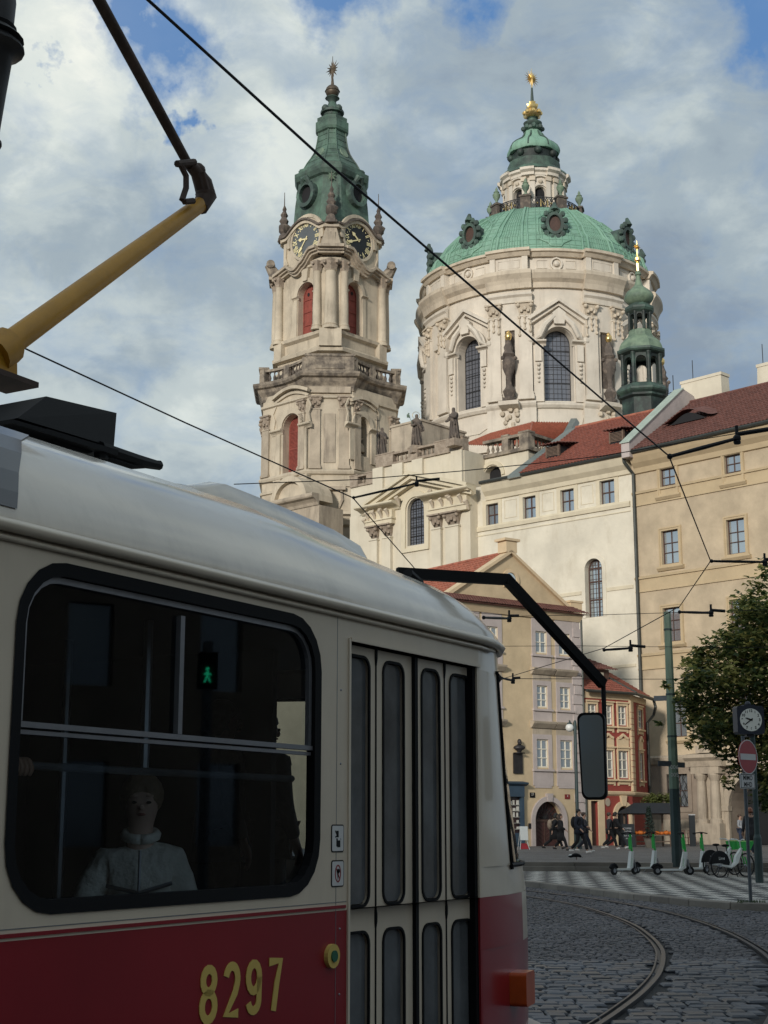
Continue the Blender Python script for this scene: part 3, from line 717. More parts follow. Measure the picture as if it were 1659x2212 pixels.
# right lower bay: blind niche with round holes and a small aedicule
f = RFr; o = oR; nb = MB(); nb.poly([f.p(*q, -.85) for q in outline(o)]); nb.build('niche_back', MT['stone_tower'], tower)
hb = MB()
for px, py in ((783, 909), (783, 962)):
    u, v = f.uv(px, py, -.8); q = [(u + .42 * math.cos(a * math.pi / 8), v + .5 * math.sin(a * math.pi / 8)) for a in range(16)]
    hb.poly([f.p(a, b, -.82) for a, b in q])
    tq = MB(); tq.ribbon(f, [(u + .52 * math.cos(a * math.pi / 8), v + .6 * math.sin(a * math.pi / 8)) for a in range(16)], .16, -.85, -.7, closed=True); tq.build('oculus', MT['stone_low'], tower)
u, v = f.uv(789, 1018, 0); hb.poly([f.p(u + a, v + b, -.8) for a, b in ((-.55, 0), (.55, 0), (.55, 1.5), (-.55, 1.5))]); hb.build('openings', MT['void'], tower)
aq = MB(); aq.ribbon(f, [(u - .7, v), (u - .7, v + 1.7), (u + .7, v + 1.7), (u + .7, v)], .22, -.85, -.6); aq.fprism(f, [(u - 1.15, v + 1.95), (u + 1.15, v + 1.95), (u, v + 2.75)], -.85, -.45); aq.build('aedicule', MT['stone_low'], tower)
balustrade(tower, LFr, [(oL['u0'] - .1, oL['u1'] + .1)], oL['v0'] - 1.5, 1.3, -.5, .16, 'stone_tower', .38, [(oL['u0'] - 1, oL['u0'] - .1), (oL['u1'] + .1, oL['u1'] + 1)])
# --- upper storey
uz0, uz1 = zt, zn(556, 133)
ULF, UH = uf[7]; URF, _ = uf[1]
oUL = op(ULF, 644, 611, 681, 729, 1); oUR = op(URF, 748, 611, 781, 733, 1)
for o in (oUL, oUR): o['d'] = .8
w_ = MB()
for i, (f, h) in enumerate(uf): w_.facade(f, -h, h, uz0, uz1, [oUL] if i == 7 else [oUR] if i == 1 else [], .8)
w_.build('upper_wall', MT['stone_tower'], tower)
q = MB(); P8 = octp(US, UC)
z = zn(752, 133); q.mark(); q.loft(P8, [(0, z - .5), (.5, z - .4), (.55, z - .1), (.25, z + .15), (0, z + .2)]); z = zn(716, 133); q.mark(); q.loft(P8, [(.02, z - .5), (.35, z - .3), (.4, z), (.1, z + .1)])
z = zn(790, 133); q.mark(); q.loft(P8, [(.4, z - 1.2), (.4, z + .0), (0, z + .4)])
z = zn(566, 133); q.mark(); q.loft(P8, [(0, z - .3), (.2, z - .2), (.2, z), (0, z + .08)]); q.build('plinth_mouldings', MT['stone_tower'], tower)
cl_, cp_ = MB(), MB(); c0, c1 = zn(712, 133), zn(588, 133)
def column(fr, u, w, r, a=c0, b=c1):
    cl_.mark(); cp_.mark(); c = fr.p(u, a, w); h = b - a; cl_.lathe(c, [(r * 1.35, -.1), (r * 1.35, .15), (r * 1.1, .22), (r * 1.2, .35), (r, .5), (r, h * .35), (r * .86, h - .1), (r * 1.0, h)], 14)
    ch = zn(567, 133) - zn(588, 133); cp_.lathe(c, [(r * .85, h), (r * 1.0, h + ch * .4), (r * 1.45, h + ch * .85), (r * 1.5, h + ch)], 10, fold=lambda t, z: 1 + .12 * math.cos(5 * t))
    for k in range(4): cp_.ball(c + V(math.sin(k * 1.57 + .78) * r * 1.4, math.cos(k * 1.57 + .78) * r * 1.4, h + ch * .75), r * .35, 6)
h = uf[0][1]; column(uf[0][0], 0, .32, .6); 
column(ULF, UH - .25, .22, .42); column(URF, -UH + .25, .22, .42)
for f, s in ((ULF, -1), (URF, 1)):
    column(f, s * (UH - .3), .22, .42, c0 - .3, c1 - .3); column(uf[6 if s < 0 else 2][0], 0, .25, .45, c0 - .3, c1 - .3)
# projecting pedestals under columns
pd = MB(); pz = zn(752, 133)
f, h = uf[0]; pd.fbox(f, -h - .1, h + .1, pz, c0 - .1, 0, .8)
for f, s in ((ULF, -1), (URF, 1)): pd.mark(); a = sorted((s * (UH + .0), s * (UH - 1.0))); pd.fbox(f, a[0], a[1], pz - .3, c0 - .4, 0, .55)
pd.build('pedestals', MT['stone_tower'], tower)
pp = cl_.build('columns', MT['stone_tower'], tower, smooth=True); cp_.build('capitals', MT['stone_carved'], pp, smooth=True)
tr = MB()
for f, o in ((ULF, oUL), (URF, oUR)):
    tr.mark(); c = (o['u0'] + o['u1']) / 2; hw = (o['u1'] - o['u0']) / 2; vs = o['v1'] - hw
    tr.ribbon(f, [(c + (hw + .22) * math.cos(math.pi * i / 14), vs + (hw + .22) * math.sin(math.pi * i / 14)) for i in range(15)], .4, 0, .16)
    for s in (-1, 1):
        tr.fbox(f, c + s * (hw + .27) - .2, c + s * (hw + .27) + .2, o['v0'], vs - .3, 0, .12); tr.sweep(f, [(a, vs - .3 + b) for a, b in cornice(.35, .3)], c + s * (hw + .3) - .42, c + s * (hw + .3) + .42)
    tr.fprism(f, [(c - .28, o['v1'] + .1), (c + .28, o['v1'] + .1), (c + .45, o['v1'] + 1.3), (c - .45, o['v1'] + 1.3)], .02, .35)
    window(tower, f, o, .75, 'shutter_red', 'shutter_red', .1, (.5,), (.27, .52, .75), .1, glass_name='shutter')
    hq = MB()
    for s in (-1, 1): hq.poly([f.p(c + s * hw * .42 + .17 * math.cos(a * .785), o['v1'] - hw * .75 + .2 * math.sin(a * .785), -.70) for a in range(8)])
    hq.build('round_hole', MT['void'], tower)
tr.build('arch_trim', MT['stone_tower'], tower)
# undulating cornice: rises at near corner and dips under clocks
CS, CC = 7.25, .9
cf = faces(CS, CC); CLF, CH = cf[7]; CRF, _ = cf[1]
def wavy(mb, f, h, s):
    zc, zs, zl = zn(538, 133), zn(560, 133), zn(572, 133)
    def prof(t):  # t from near corner 0 to far corner 1
        if t < .12: return zc
        if t < .35: k = (t - .12) / .23; return zc + (zs - zc) * (.5 - .5 * math.cos(math.pi * k))
        if t < .68: k = (t - .35) / .33; return zs - .55 * math.sin(math.pi * k)
        return zs + (zl - zs) * (t - .68) / .32
    pts = [prof(i / 22) for i in range(23)]; us = [s * (h - 2 * h * i / 22) for i in range(23)]
    for i in range(22):
        a, b = (us[i], pts[i]), (us[i + 1], pts[i + 1])
        if a[0] > b[0]: a, b = b, a
        for w0, w1, d0, d1 in ((-.3, .45, -.55, -.3), (-.3, .7, -.32, -.1), (-.3, .95, -.12, .16)):
            mb.hexa([f.p(a[0], a[1] + d0, w0), f.p(b[0], b[1] + d0, w0), f.p(b[0], b[1] + d0, w1), f.p(a[0], a[1] + d0, w1), f.p(a[0], a[1] + d1, w0), f.p(b[0], b[1] + d1, w0), f.p(b[0], b[1] + d1, w1), f.p(a[0], a[1] + d1, w1)])
cw_ = MB(); wavy(cw_, ULF, UH, 1); wavy(cw_, URF, UH, -1); wavy(cw_, uf[3][0], UH, 1); wavy(cw_, uf[5][0], UH, -1)
f, h = uf[0]; z = zn(538, 133)
for w1, d0, d1 in ((.45, -.55, -.3), (.7, -.32, -.1), (1.05, -.12, .16)): cw_.fbox(f, -h - .3, h + .3, z + d0, z + d1, -.2, w1)
for i in (2, 6):
    f, h = uf[i]; z = zn(572, 133)
    for w1, d0, d1 in ((.45, -.55, -.3), (.7, -.32, -.1), (1.0, -.12, .16)): cw_.fbox(f, -h - .3, h + .3, z + d0, z + d1, -.2, w1)
cw_.build('curved_cornice', MT['stone_low'], tower)
# --- clock storey
kz0, kz1 = zn(575, 133), zn(480, 133.6)
w_ = MB(); w_.loft(octp(CS, CC), [(0, kz0), (0, kz1)]); w_.build('clock_storey_wall', MT['stone_tower'], tower)
tr = MB()
ROM = ['XII', 'I', 'II', 'III', 'IIII', 'V', 'VI', 'VII', 'VIII', 'IX', 'X', 'XI']
for f, px, py, ha, ma, fm_ in ((CLF, 661.5, 517, 279, 218, 'clock_grey'), (CRF, 772.5, 519, 306, 247, 'clock_black')):
    if fm_ not in MT: mat(fm_, (.10, .11, .115) if 'grey' in fm_ else (.008, .009, .012), .35 if 'grey' in fm_ else .5, var=.1)  # both dials are black; the grey copy has the light's sheen painted in
    u, v = f.uv(px, py, .1); rr = 1.88
    cirq = lambda r, n=40: [(u + r * math.cos(2 * math.pi * i / n), v + r * math.sin(2 * math.pi * i / n)) for i in range(n)]
    fc_ = MB(); fc_.fprism(f, cirq(rr), .02, .12); F1 = fc_.build('clock_face', MT[fm_], tower)
    nm = MB()
    for k, s in enumerate(ROM):
        a = R(30 * k); cx, cy = math.sin(a) * rr * .80, math.cos(a) * rr * .80
        text_into(nm, s, (lambda cx, cy: lambda x, y: f.p(u + cx + x, v + cy + y, .15))(cx, cy), .82, -a, .62, bold=.02)
    for k in range(12): a = R(30 * k + 15); nm.poly([f.p(u + math.sin(a) * rr * .8 + .07 * x, v + math.cos(a) * rr * .8 + .09 * y, .145) for x, y in ((-1, 0), (0, -1), (1, 0), (0, 1))])
    nm.build('numerals', MT['gilt_paint'], F1)
    for nme, ang, ln, wd_ in (('hour_hand', ha, rr * .55, .2), ('minute_hand', ma, rr * .84, .15)):
        a = R(ang); d = (math.sin(a), math.cos(a)); e = (d[1], -d[0]); hm_ = MB()
        hm_.fprism(f, [(u + d[0] * q * ln + e[0] * s * wd_, v + d[1] * q * ln + e[1] * s * wd_) for q, s in ((-.2, -.4), (-.2, .4), (.55, .35), (.62, 1.0), (.75, .9), (1, 0), (.75, -.9), (.62, -1.0), (.55, -.35))], .17, .21); hm_.build(nme, MT['gilt_paint'], F1)
    tr.mark(); tr.ribbon(f, cirq(rr + .13), .26, 0, .22, closed=True)
    tr.ribbon(f, [(u + (rr + .45) * math.cos(R(a)), v + (rr + .45) * math.sin(R(a))) for a in range(-10, 191, 10)], .34, 0, .3)
    for s in (-1, 1): tr.ribbon(f, [(u + s * (rr + .5), v - .2), (u + s * (rr + .9), v - .1), (u + s * (rr + 1.0), v - 1.2), (u + s * (rr + .7), v - 2)], .13, 0, .14)
tr.build('clock_surround', MT['stone_tower'], tower)
# corner pedestal between clocks and its little roof cap
f, h = cf[0]; zt_ = zn(494, 133.2); a = MB(); zb_ = zn(538, 133)
a.hexa([f.p(-1.35, zb_, -.9), f.p(1.35, zb_, -.9), f.p(1.0, zb_, .85), f.p(-1.0, zb_, .85), f.p(-.7, zt_, -.6), f.p(.7, zt_, -.6), f.p(.5, zt_, .5), f.p(-.5, zt_, .5)]); a.fbox(f, -.75, .75, zt_, zt_ + .22, -.6, .7)
a.fbox(f, -.4, .4, zb_ + .5, zt_ - .5, .5, .72)
a.build('corner_pedestal', MT['stone_low'], tower)
for i in (2, 6):
    f, h = cf[i]; a = MB(); z = zn(572, 133)
    pts = [(0, z + .1), (.9, z + .4), (1.5, z + 1.2), (1.75, z + 1.9)]
    a.tube([f.p(0, z + .1, .2), f.p(0, z + .9, .9), f.p(0, z + 1.7, 1.35), f.p(0, z + 2.0, 1.0)], [.7, .6, .5, .3], 8); a.tube([f.p(-.65, z + 1.75, 1.25), f.p(.65, z + 1.75, 1.25)], .42, 10); a.build('scroll', MT['stone_dark'], tower, smooth=True)
# roof cornice over clock storey, arching over each dial
rc = MB(); rk = MB(); zc, zs = zn(480, 133.6), zn(498, 133.6)
for i in range(8):
    f, h = cf[i]
    if i % 2: pts = [(h * (2 * k / 20 - 1), kz1 - .25 + 1.15 * max(0, math.sin(math.pi * (k / 20 - .12) / .76)) ** 1.0 if .12 < k / 20 < .88 else kz1 - .25) for k in range(21)]
    else: pts = [(-h - .1, kz1 - .25 + .0), (0, kz1 + (.25 if i == 0 else 0)), (h + .1, kz1 - .25)]
    rc.ribbon(f, pts, .2, -.2, .55); rk.ribbon(f, [(a_, b_ - .25) for a_, b_ in pts], .32, -.2, .36)
    if i % 2: rk.fprism(f, [(-h, kz1 - .6)] + [(h, kz1 - .6)] + list(reversed(pts)), -.6, .02)
rc.build('roof_cornice', MT['stone_soot'], tower); rk.build('roof_frieze', MT['stone_tower'], tower)
# copper spire, octagonal
def oring(E, z, rot=0): S = E / 1.114; return o3(S, S * .3, z)
sp = MB(); prof = [(8.0, kz1 + .1), (7.5, kz1 + .7), (7.15, za(455)), (6.75, za(425)), (6.45, za(402))]
rings(sp, [oring(*p) for p in prof]); sp.build('lower_roof', MT['copper_tower'], tower)
z = za(402); sc_ = MB(); rings(sc_, [oring(6.4, z - .3), oring(7.0, z - .1), oring(7.35, z + .35), oring(7.35, z + .7), oring(6.9, z + .8), oring(6.6, z + .9), oring(6.6, z + 1.15), oring(6.2, z + 1.3)]); sc_.build('roof_moulding', MT['copper_tower'], tower)
u_ = MB(); prof = [(6.3, z + 1.25), (5.5, za(373)), (4.85, za(360)), (4.15, za(349)), (3.55, za(338)), (3.15, za(326)), (2.9, za(312)), (2.75, za(300)), (2.65, za(288))]
rings(u_, [oring(*p) for p in prof]); 
R8 = [oring(E + .05, q) for E, q in prof]
us_ = u_.build('spire', MT['copper_tower'], tower)
sm_ = MB()
for k in range(8): sm_.tube([r[k] for r in R8], .07, 5)
for E, q in prof[1:]: sm_.tube([p for p in oring(E + .03, q)] + [oring(E + .03, q)[0]], .035, 4)
sm_.build('seams', MT['copper_tower'], us_)
dsc = MB()
for (i, px, py) in ((7, 668 + 29, 0), (1, 0, 0)):
    pass
z1 = za(292); cpz = MB(); rings(cpz, [oring(2.7, z1), oring(3.1, z1 + .1), oring(3.3, z1 + .35), oring(3.3, z1 + 1.1), oring(2.9, z1 + 1.25), oring(3.0, z1 + 1.6), oring(2.8, za(268)), oring(2.1, za(262)), oring(1.4, za(257)), oring(1.0, za(250))]); cpz.build('lantern_cap', MT['copper_tower'], tower)
cx = lambda z: (TC.x, TC.y, z); q = MB(); z0 = za(256)
q.lathe(cx(0), [(.5, za(256)), (.85, za(252)), (.9, za(248)), (1.2, za(247)), (1.2, za(242)), (.75, za(240)), (.7, za(236)), (.55, za(230)), (.38, za(222)), (.5, za(216)), (.75, za(213)), (.6, za(210)), (.3, za(208))], 12)
for k in range(4): q.ball(V(TC.x, TC.y, za(240)) + V(math.sin(k * 1.57 + .8), math.cos(k * 1.57 + .8), 0) * .95, .38, 8)
q.build('finial', MT['copper_dark'], tower, smooth=True)
q = MB(); q.ball(cx((za(186) + za(210)) / 2), .72, 16); zr = (za(186) + za(210)) / 2; q.lathe(cx(zr), [(.72, -.06), (.78, 0), (.72, .06)], 16)
mat('bronze_ball', (.11, .085, .06), .5, met=.5, var=.4, sc=2); q.build('ball', MT['bronze_ball'], tower, smooth=True)
q = MB(); q.tube([cx(za(188)), cx(za(166)), cx(za(122))], [.22, .09, .03], 6); star(q, cx(za(150)), 1.0, (.75, -.66, 0), 14); q.build('star', MT['bronze_ball'], tower)
# oval dormers, ornament urns on the clock storey
for (fc_, px, py) in ((7, 667, 422), (1, 767, 421), (3, None, 0), (5, None, 0)):
    S = 6.7 / 1.114; f, h = faces(S, S * .3)[fc_]
    if px: u, v = f.uv(px, py, .2)
    else: u, v = 0, za(422)
    d_ = MB(); rg = [(u + 1.02 * math.cos(a * math.pi / 9), v + 1.15 * math.sin(a * math.pi / 9)) for a in range(18)]
    d_.ribbon(f, rg, .4, -.3, .75, closed=True); d_.tube([f.p(u - .5, v + 1.0, .6), f.p(u - .2, v + 1.6, .8), f.p(u + .2, v + 1.6, .8), f.p(u + .5, v + 1.0, .6)], [.18, .32, .32, .18], 7)
    for s in (-1, 1): d_.tube([f.p(u + s * .9, v + .7, .5), f.p(u + s * 1.1, v, .6), f.p(u + s * .8, v - .9, .5)], [.12, .22, .1], 6)
    D = d_.build('dormer', MT['copper_dark'], tower, smooth=True)
    v_ = MB(); v_.poly([f.p(a, b, .35) for a, b in rg]); v_.build('opening', MT['void'], D)
for k, i in enumerate((0, 2, 4, 6)):
    f, h = cf[i]; c = f.p(0, kz1 + .15, -.0 if i else .25); a = MB(); a.lathe(c, [(.6, -.5), (.45, .2), (.32, .4), (.55, .7), (.62, 1.1), (.32, 1.4), (.45, 1.7), (.25, 2.1), (.38, 2.4), (.16, 2.8), (.22, 3.0), (.05, 3.4), (.03, 4.8)], 9, fold=lambda t, z: 1 + .16 * math.sin(3 * t + z * 3)); a.build('finial', MT['stone_soot'], tower, smooth=True)
# rose ornament on the roof face towards the square
f, h = faces(6.9 / 1.114, 6.9 / 1.114 * .3)[0]; u, v = f.uv(723, 380, .1); a = MB(); star(a, f.p(0, v, .15), .55, f.u, 8); a.build('ornament', MT['copper_pale'], tower)
# disc medallions on the spire
S = 4.0 / 1.114
for i in (7, 1):
    f, h = faces(S, S * .3)[i]; a = MB(); v = za(341); c = f.p(0, v, -.15); t = V(0, 0, 1) * .9 + (-f.n) * .42
    a.add([c + f.u * .48 * math.cos(k * .393) + t * .62 * math.sin(k * .393) + f.n * .1 for k in range(16)] + [c + f.u * .6 * math.cos(k * .393) + t * .75 * math.sin(k * .393) + f.n * -.1 for k in range(16)], [tuple(range(16))] + [(k, 16 + k, 16 + (k + 1) % 16, (k + 1) % 16) for k in range(16)]); a.build('medallion', MT['copper_pale'], tower)
# ================================================================ church: drum, dome, lantern
church = thing('church', 'large pale baroque church with a windowed round drum under a green copper dome', 'church', at_y(1168, 1700, 145).xy.to_3d())
church.location.z = GZ
DC = at_y(1164, 860, 145); DC.z = 0; DX = DC.x
RD = 11.5
D = Cyl((DC.x, DC.y, 0), RD, 0, 4)
va = math.atan2(DC.x, DC.y)   # direction offset of the dome from the camera axis
def zf(y, x=1200, w=0): return D.uv(x, y, w)[1]
def zx(y): return at_y(1168, y, 145).z
def ang(x, w=0): return D.uv(x, 800, w)[0] / RD
aw = ang(1208); STEP = R(45); winA = [aw + STEP * k for k in range(-2, 6)]
winA = [a for a in winA]
zw0, zw1 = zf(866), zf(708)
hw = (ang(1240) - ang(1177)) * RD / 2
ops = []
for a in winA: ops.append(dict(u0=a * RD - hw, u1=a * RD + hw, v0=zw0, v1=zw1, rise=hw, d=1.1))
ops = [o for o in ops if o['u0'] > -RD * 2.4 and o['u1'] < RD * 2.4]
zbase = 27.0; zcorn = zf(612)
w_ = MB(); w_.facade(D, -RD * 2.6, RD * 2.6, zbase, zcorn, ops, 1.1)
rest = Cyl((DC.x, DC.y, 0), RD, 0, 6); w_.facade(rest, RD * 2.6, RD * (2 * math.pi - 2.6), zbase, zcorn, [])
drum = w_.build('drum_wall', MT['drum_white'], church)
def ring(mb, prof, u0=-math.pi, u1=math.pi, F=D): mb.sweep(F, prof, u0 * F.r, u1 * F.r)
mo = MB()
zc0, zc1 = zf(612), zf(604); H_c = 1.5
bump = [(a + STEP / 2) for a in winA]
ring(mo, [(-.5, zc0 - .5), (.3, zc0 - .5), (.4, zc0), (.75, zc0 + .3), (1.0, zc0 + .75), (1.0, zc0 + 1.0), (.9, zc0 + 1.1), (-.5, zc0 + 1.3)])
for b in bump: mo.mark(); ring(mo, [(0, zc0 - .6), (.7, zc0 - .6), (.8, zc0 - .1), (.95, zc0 + .25), (1.25, zc0 + .7), (1.25, zc0 + 1.0), (1.1, zc0 + 1.15), (0, zc0 + 1.35)], b - R(10.5), b + R(10.5))
mo.build('main_cornice', MT['stone_cream'], church)
za0 = zc0 + 1.2; za1 = zf(556, 1200, -.4)
AT = Cyl((DC.x, DC.y, 0), RD - .15, 0, 4)
at_ = MB(); at_.facade(AT, -RD * math.pi, RD * math.pi, za0, za1, [])
for b in bump:
    at_.sweep(AT, [(0, za0), (.5, za0), (.5, za1), (0, za1)], (b - R(9)) * AT.r, (b + R(9)) * AT.r)
    for s in (-1, 1): at_.sweep(AT, [(0, za0), (.68, za0), (.68, za1), (0, za1)], (b + s * R(7.6) - R(1.3)) * AT.r, (b + s * R(7.6) + R(1.3)) * AT.r)
    h_ = (za1 - za0); c = b * AT.r; q = R(5) * AT.r
    at_.ribbon(AT, [(c - q, za0 + h_ * .25), (c + q, za0 + h_ * .25), (c + q, za0 + h_ * .75), (c - q, za0 + h_ * .75)], .09, .5, .56, closed=True)
for a in winA:
    h_ = (za1 - za0); c = a * AT.r; q = R(9.5) * AT.r
    for s in (-1, 1): at_.ribbon(AT, [(c + s * .9, za0 + h_ * .25), (c + s * q * .5, za0 + h_ * .25), (c + s * q, za0 + h_ * .25), (c + s * q, za0 + h_ * .75), (c + s * q * .5, za0 + h_ * .75), (c + s * .9, za0 + h_ * .75)], .09, 0, .07)
    at_.ribbon(AT, [(c + .52 * math.cos(k * .524), za0 + h_ * .5 + .58 * math.sin(k * .524)) for k in range(12)], .15, 0, .2, closed=True); at_.ball(AT.p(c, za0 + h_ * .5, .08), .3, 8)
at_.build('attic', MT['drum_white'], church)
mo = MB(); ring(mo, [(-.6, za1 - .1), (.3, za1 - .1), (.55, za1 + .25), (.75, za1 + .3), (.75, za1 + .55), (-.6, za1 + .7)], F=AT)
for b in bump: mo.mark(); ring(mo, [(0, za1 - .1), (.75, za1 - .1), (1.0, za1 + .25), (1.2, za1 + .3), (1.2, za1 + .58), (0, za1 + .75)], b - R(10), b + R(10), AT)
mo.build('attic_cornice', MT['stone_cream'], church)
# sill course, plinth
mo = MB(); zs = zw0; ring(mo, [(0, zs - .75), (.2, zs - .7), (.38, zs - .45), (.38, zs - .28), (.1, zs - .12), (0, zs - .1)])
ring(mo, [(0, zs - 4.6), (.3, zs - 4.6), (.3, zs - 4.0), (.1, zs - 3.8), (0, zs - 3.7)])
for b in bump:
    ring(mo, [(0, zbase), (.42, zbase), (.42, zs - .7), (.6, zs - .5), (.7, zs - .3), (.5, zs - .05), (0, zs)], b - R(11.5), b + R(11.5))
mo.build('sill_course', MT['drum_white'], church)
mo = MB()
for a in winA[1:5]:
    c = a * RD; mo.ribbon(D, [(c - 2.7, zs - 1.3), (c - 2.2, zs - 1.3), (c - 2.0, zs - 2.2), (c - 1.2, zs - 2.6), (c, zs - 2.6), (c + 1.2, zs - 2.6), (c + 2.0, zs - 2.2), (c + 2.2, zs - 1.3), (c + 2.7, zs - 1.3)], .12, 0, .1)
    for s in (-1, 1): mo.ribbon(D, [(c + s * 2.6 + .36 * math.cos(k * .8), zs - 1.5 + .26 * math.sin(k * .8)) for k in range(8)], .16, 0, .16, closed=True)
mo.build('plaster_scrolls', MT['drum_white'], church)
# pilasters in pairs either side of each niche, plus capitals with hanging drops
zp0, zp1 = zs, zf(655)
pl_, cp_ = MB(), MB()
for b in bump:
    pl_.mark(); ring(pl_, [(0, zp0), (.35, zp0), (.35, zc0 - .6), (0, zc0 - .6)], b - R(10.2), b - R(2.3)); ring(pl_, [(0, zp0), (.35, zp0), (.35, zc0 - .6), (0, zc0 - .6)], b + R(2.3), b + R(10.2))
    ring(pl_, [(0, zf(712)), (.35, zf(712)), (.35, zc0 - .6), (0, zc0 - .6)], b - R(2.3), b + R(2.3))
    ring(pl_, [(.3, zp1 + .05), (.5, zp1 + .05), (.55, zp1 + .55), (.75, zp1 + .75), (.75, zp1 + .95), (.3, zp1 + 1.05)], b - R(10.6), b + R(10.6))
    for s in (-1, 1):
        F2 = Cyl((DC.x, DC.y, 0), RD + .35, 0, 3); u = (b + s * R(7.2)) * F2.r
        F2_pil = pilaster(pl_, cp_, F2, u, zp0 + .1, zp1, 1.25, .22, 1.3, .7)
        for j, hgt in enumerate((4, 2.6, 3.2)): cp_.tube([F2.p(u + (j - 1) * .5, zp1 - 1.2, .28), F2.p(u + (j - 1) * .5, zp1 - 1.6 - 2 * hgt * .22, .28)], .07, 4)
        for k in range(3):
            for j, hgt in enumerate((4, 2.6, 3.2)): cp_.ball(F2.p(u + (j - 1) * .5, zp1 - 1.5 - k * hgt * .22, .3), .16, 6)
    mo_ = None
pp = pl_.build('pilasters', MT['drum_white'], church); cp_.build('capitals', MT['stone_cream'], pp, smooth=True)
# windows
for a, o in zip(winA, ops):
    vis = -1.9 < a < 1.9
    if not vis: continue
    W = window(church, D, o, 1.05, 'iron', 'glass_church', .07, (.34, .66), (.28, .5, .72), .05, thin=[i / 15 for i in range(1, 15)], thinv=(.17, .5, .83), tt=.025)
    t = MB(); c = (o['u0'] + o['u1']) / 2; vs = o['v1'] - hw
    t.ribbon(D, [(c + (hw + .4) * math.cos(math.pi * i / 16), vs + (hw + .4) * math.sin(math.pi * i / 16)) for i in range(17)], .75, 0, .35)
    t.ribbon(D, [(c + (hw + .7) * math.cos(math.pi * i / 16), vs + (hw + .7) * math.sin(math.pi * i / 16)) for i in range(17)], .2, .3, .5)
    for s in (-1, 1):
        x = c + s * (hw + .55); t.fbox(D, x - .45, x + .45, o['v0'] - .1, vs - .4, 0, .28); t.sweep(D, [(p, vs - .4 + q) for p, q in cornice(.5, .6)], x - .75, x + .75)
        t.fbox(D, x - .3, x + .3, vs - 2.0, vs - .4, .2, .5)
        for k in range(5): t.ball(D.p(x, vs - 2.3 - k * .42, .4), .2 - k * .02, 6)
        t.tube([D.p(c + s * (hw * .3), o['v1'] + 1.0, .55), D.p(c + s * (hw * .9), o['v1'] + .1, .65), D.p(c + s * (hw * 1.25), o['v1'] - 1.0, .6), D.p(c + s * (hw * 1.6), o['v1'] - 1.3, .45)], [.22, .28, .24, .12], 7)
        t.ball(D.p(c + s * (hw + 1.15), vs + .1, .35), .38, 8)
    pk = o['v1'] + 2.6
    for dz, wd_, w1 in ((0, .32, .8), (-.38, .3, .45)):
        t.ribbon(D, [(c - hw - 1.25, pk - 1.9 + dz), (c - hw * .6, pk - 1.75 + dz), (c, pk + dz), (c + hw * .6, pk - 1.75 + dz), (c + hw + 1.25, pk - 1.9 + dz)][0:1] + [(c - hw - 1.2, pk - 1.75 + dz), (c, pk + dz), (c + hw + 1.2, pk - 1.75 + dz)], wd_, 0, w1)
    t.fprism(D, [(c - .45, o['v1'] + .2), (c + .45, o['v1'] + .2), (c + .6, o['v1'] + 1.3), (c, o['v1'] + 1.8), (c - .6, o['v1'] + 1.3)], .1, .7)
    t.build('surround', MT['drum_white'], W)
# niches with tall urns
for b in bump[1:5]:
    u = b * RD; nm = MB(); wn = .62
    zn0, zn1 = zf(838), zf(714); nm.fbox(D, u - wn, u + wn, zn0 + .3, zn1, .02, .06); 
    ni = nm.build('niche', MT['stone_soot'], church)
    c = D.p(u, 0, 1.0); z0 = zf(870, 1105, 1); a = MB()
    zz = lambda y: zf(y, 1105, 1)
    a.lathe((c.x, c.y, 0), [(.5, zz(868)), (.6, zz(866)), (.6, zz(860)), (.4, zz(858)), (.6, zz(845)), (.4, zz(838)), (.28, zz(832)), (.22, zz(822)), (.32, zz(810)), (.55, zz(795)), (.62, zz(780)), (.42, zz(772)), (.62, zz(766)), (.4, zz(758)), (.45, zz(750)), (.28, zz(742)), (.2, zz(735))], 12, fold=lambda t, z: 1 + .1 * math.sin(4 * t + z * 2.2))
    a.ball((c.x + .6, c.y - .2, zz(774)), .2, 7); a.ball((c.x - .6, c.y - .2, zz(774)), .2, 7); 
    U = a.build('urn', MT['stone_soot'], church, smooth=True)
    g = MB(); g.lathe((c.x, c.y, 0), [(.1, zz(738)), (.3, zz(730)), (.34, zz(725)), (.2, zz(720)), (.22, zz(718)), (.05, zz(713))], 8); g.ball((c.x + .2, c.y, zz(722)), .13, 6); g.build('flame', MT['gold'], U, smooth=True)
    k = MB(); k.sweep(D, [(0, zz(885)), (.5, zz(882)), (1.5, zz(876)), (1.6, zz(868)), (0, zz(868))], u - .85, u + .85); k.build('bracket', MT['drum_white'], church)
    k = MB()
    for i in range(16):
        q = i / 15; k.ball(D.p(u + (1 - q) ** .6 * .85 * math.sin(i * 2.4), zz(882) - q * 2.6, .3 + .3 * (1 - q)), .28 - .1 * q, 6)
    k.build('carved_ornament', MT['stone_cream'], church, smooth=True)
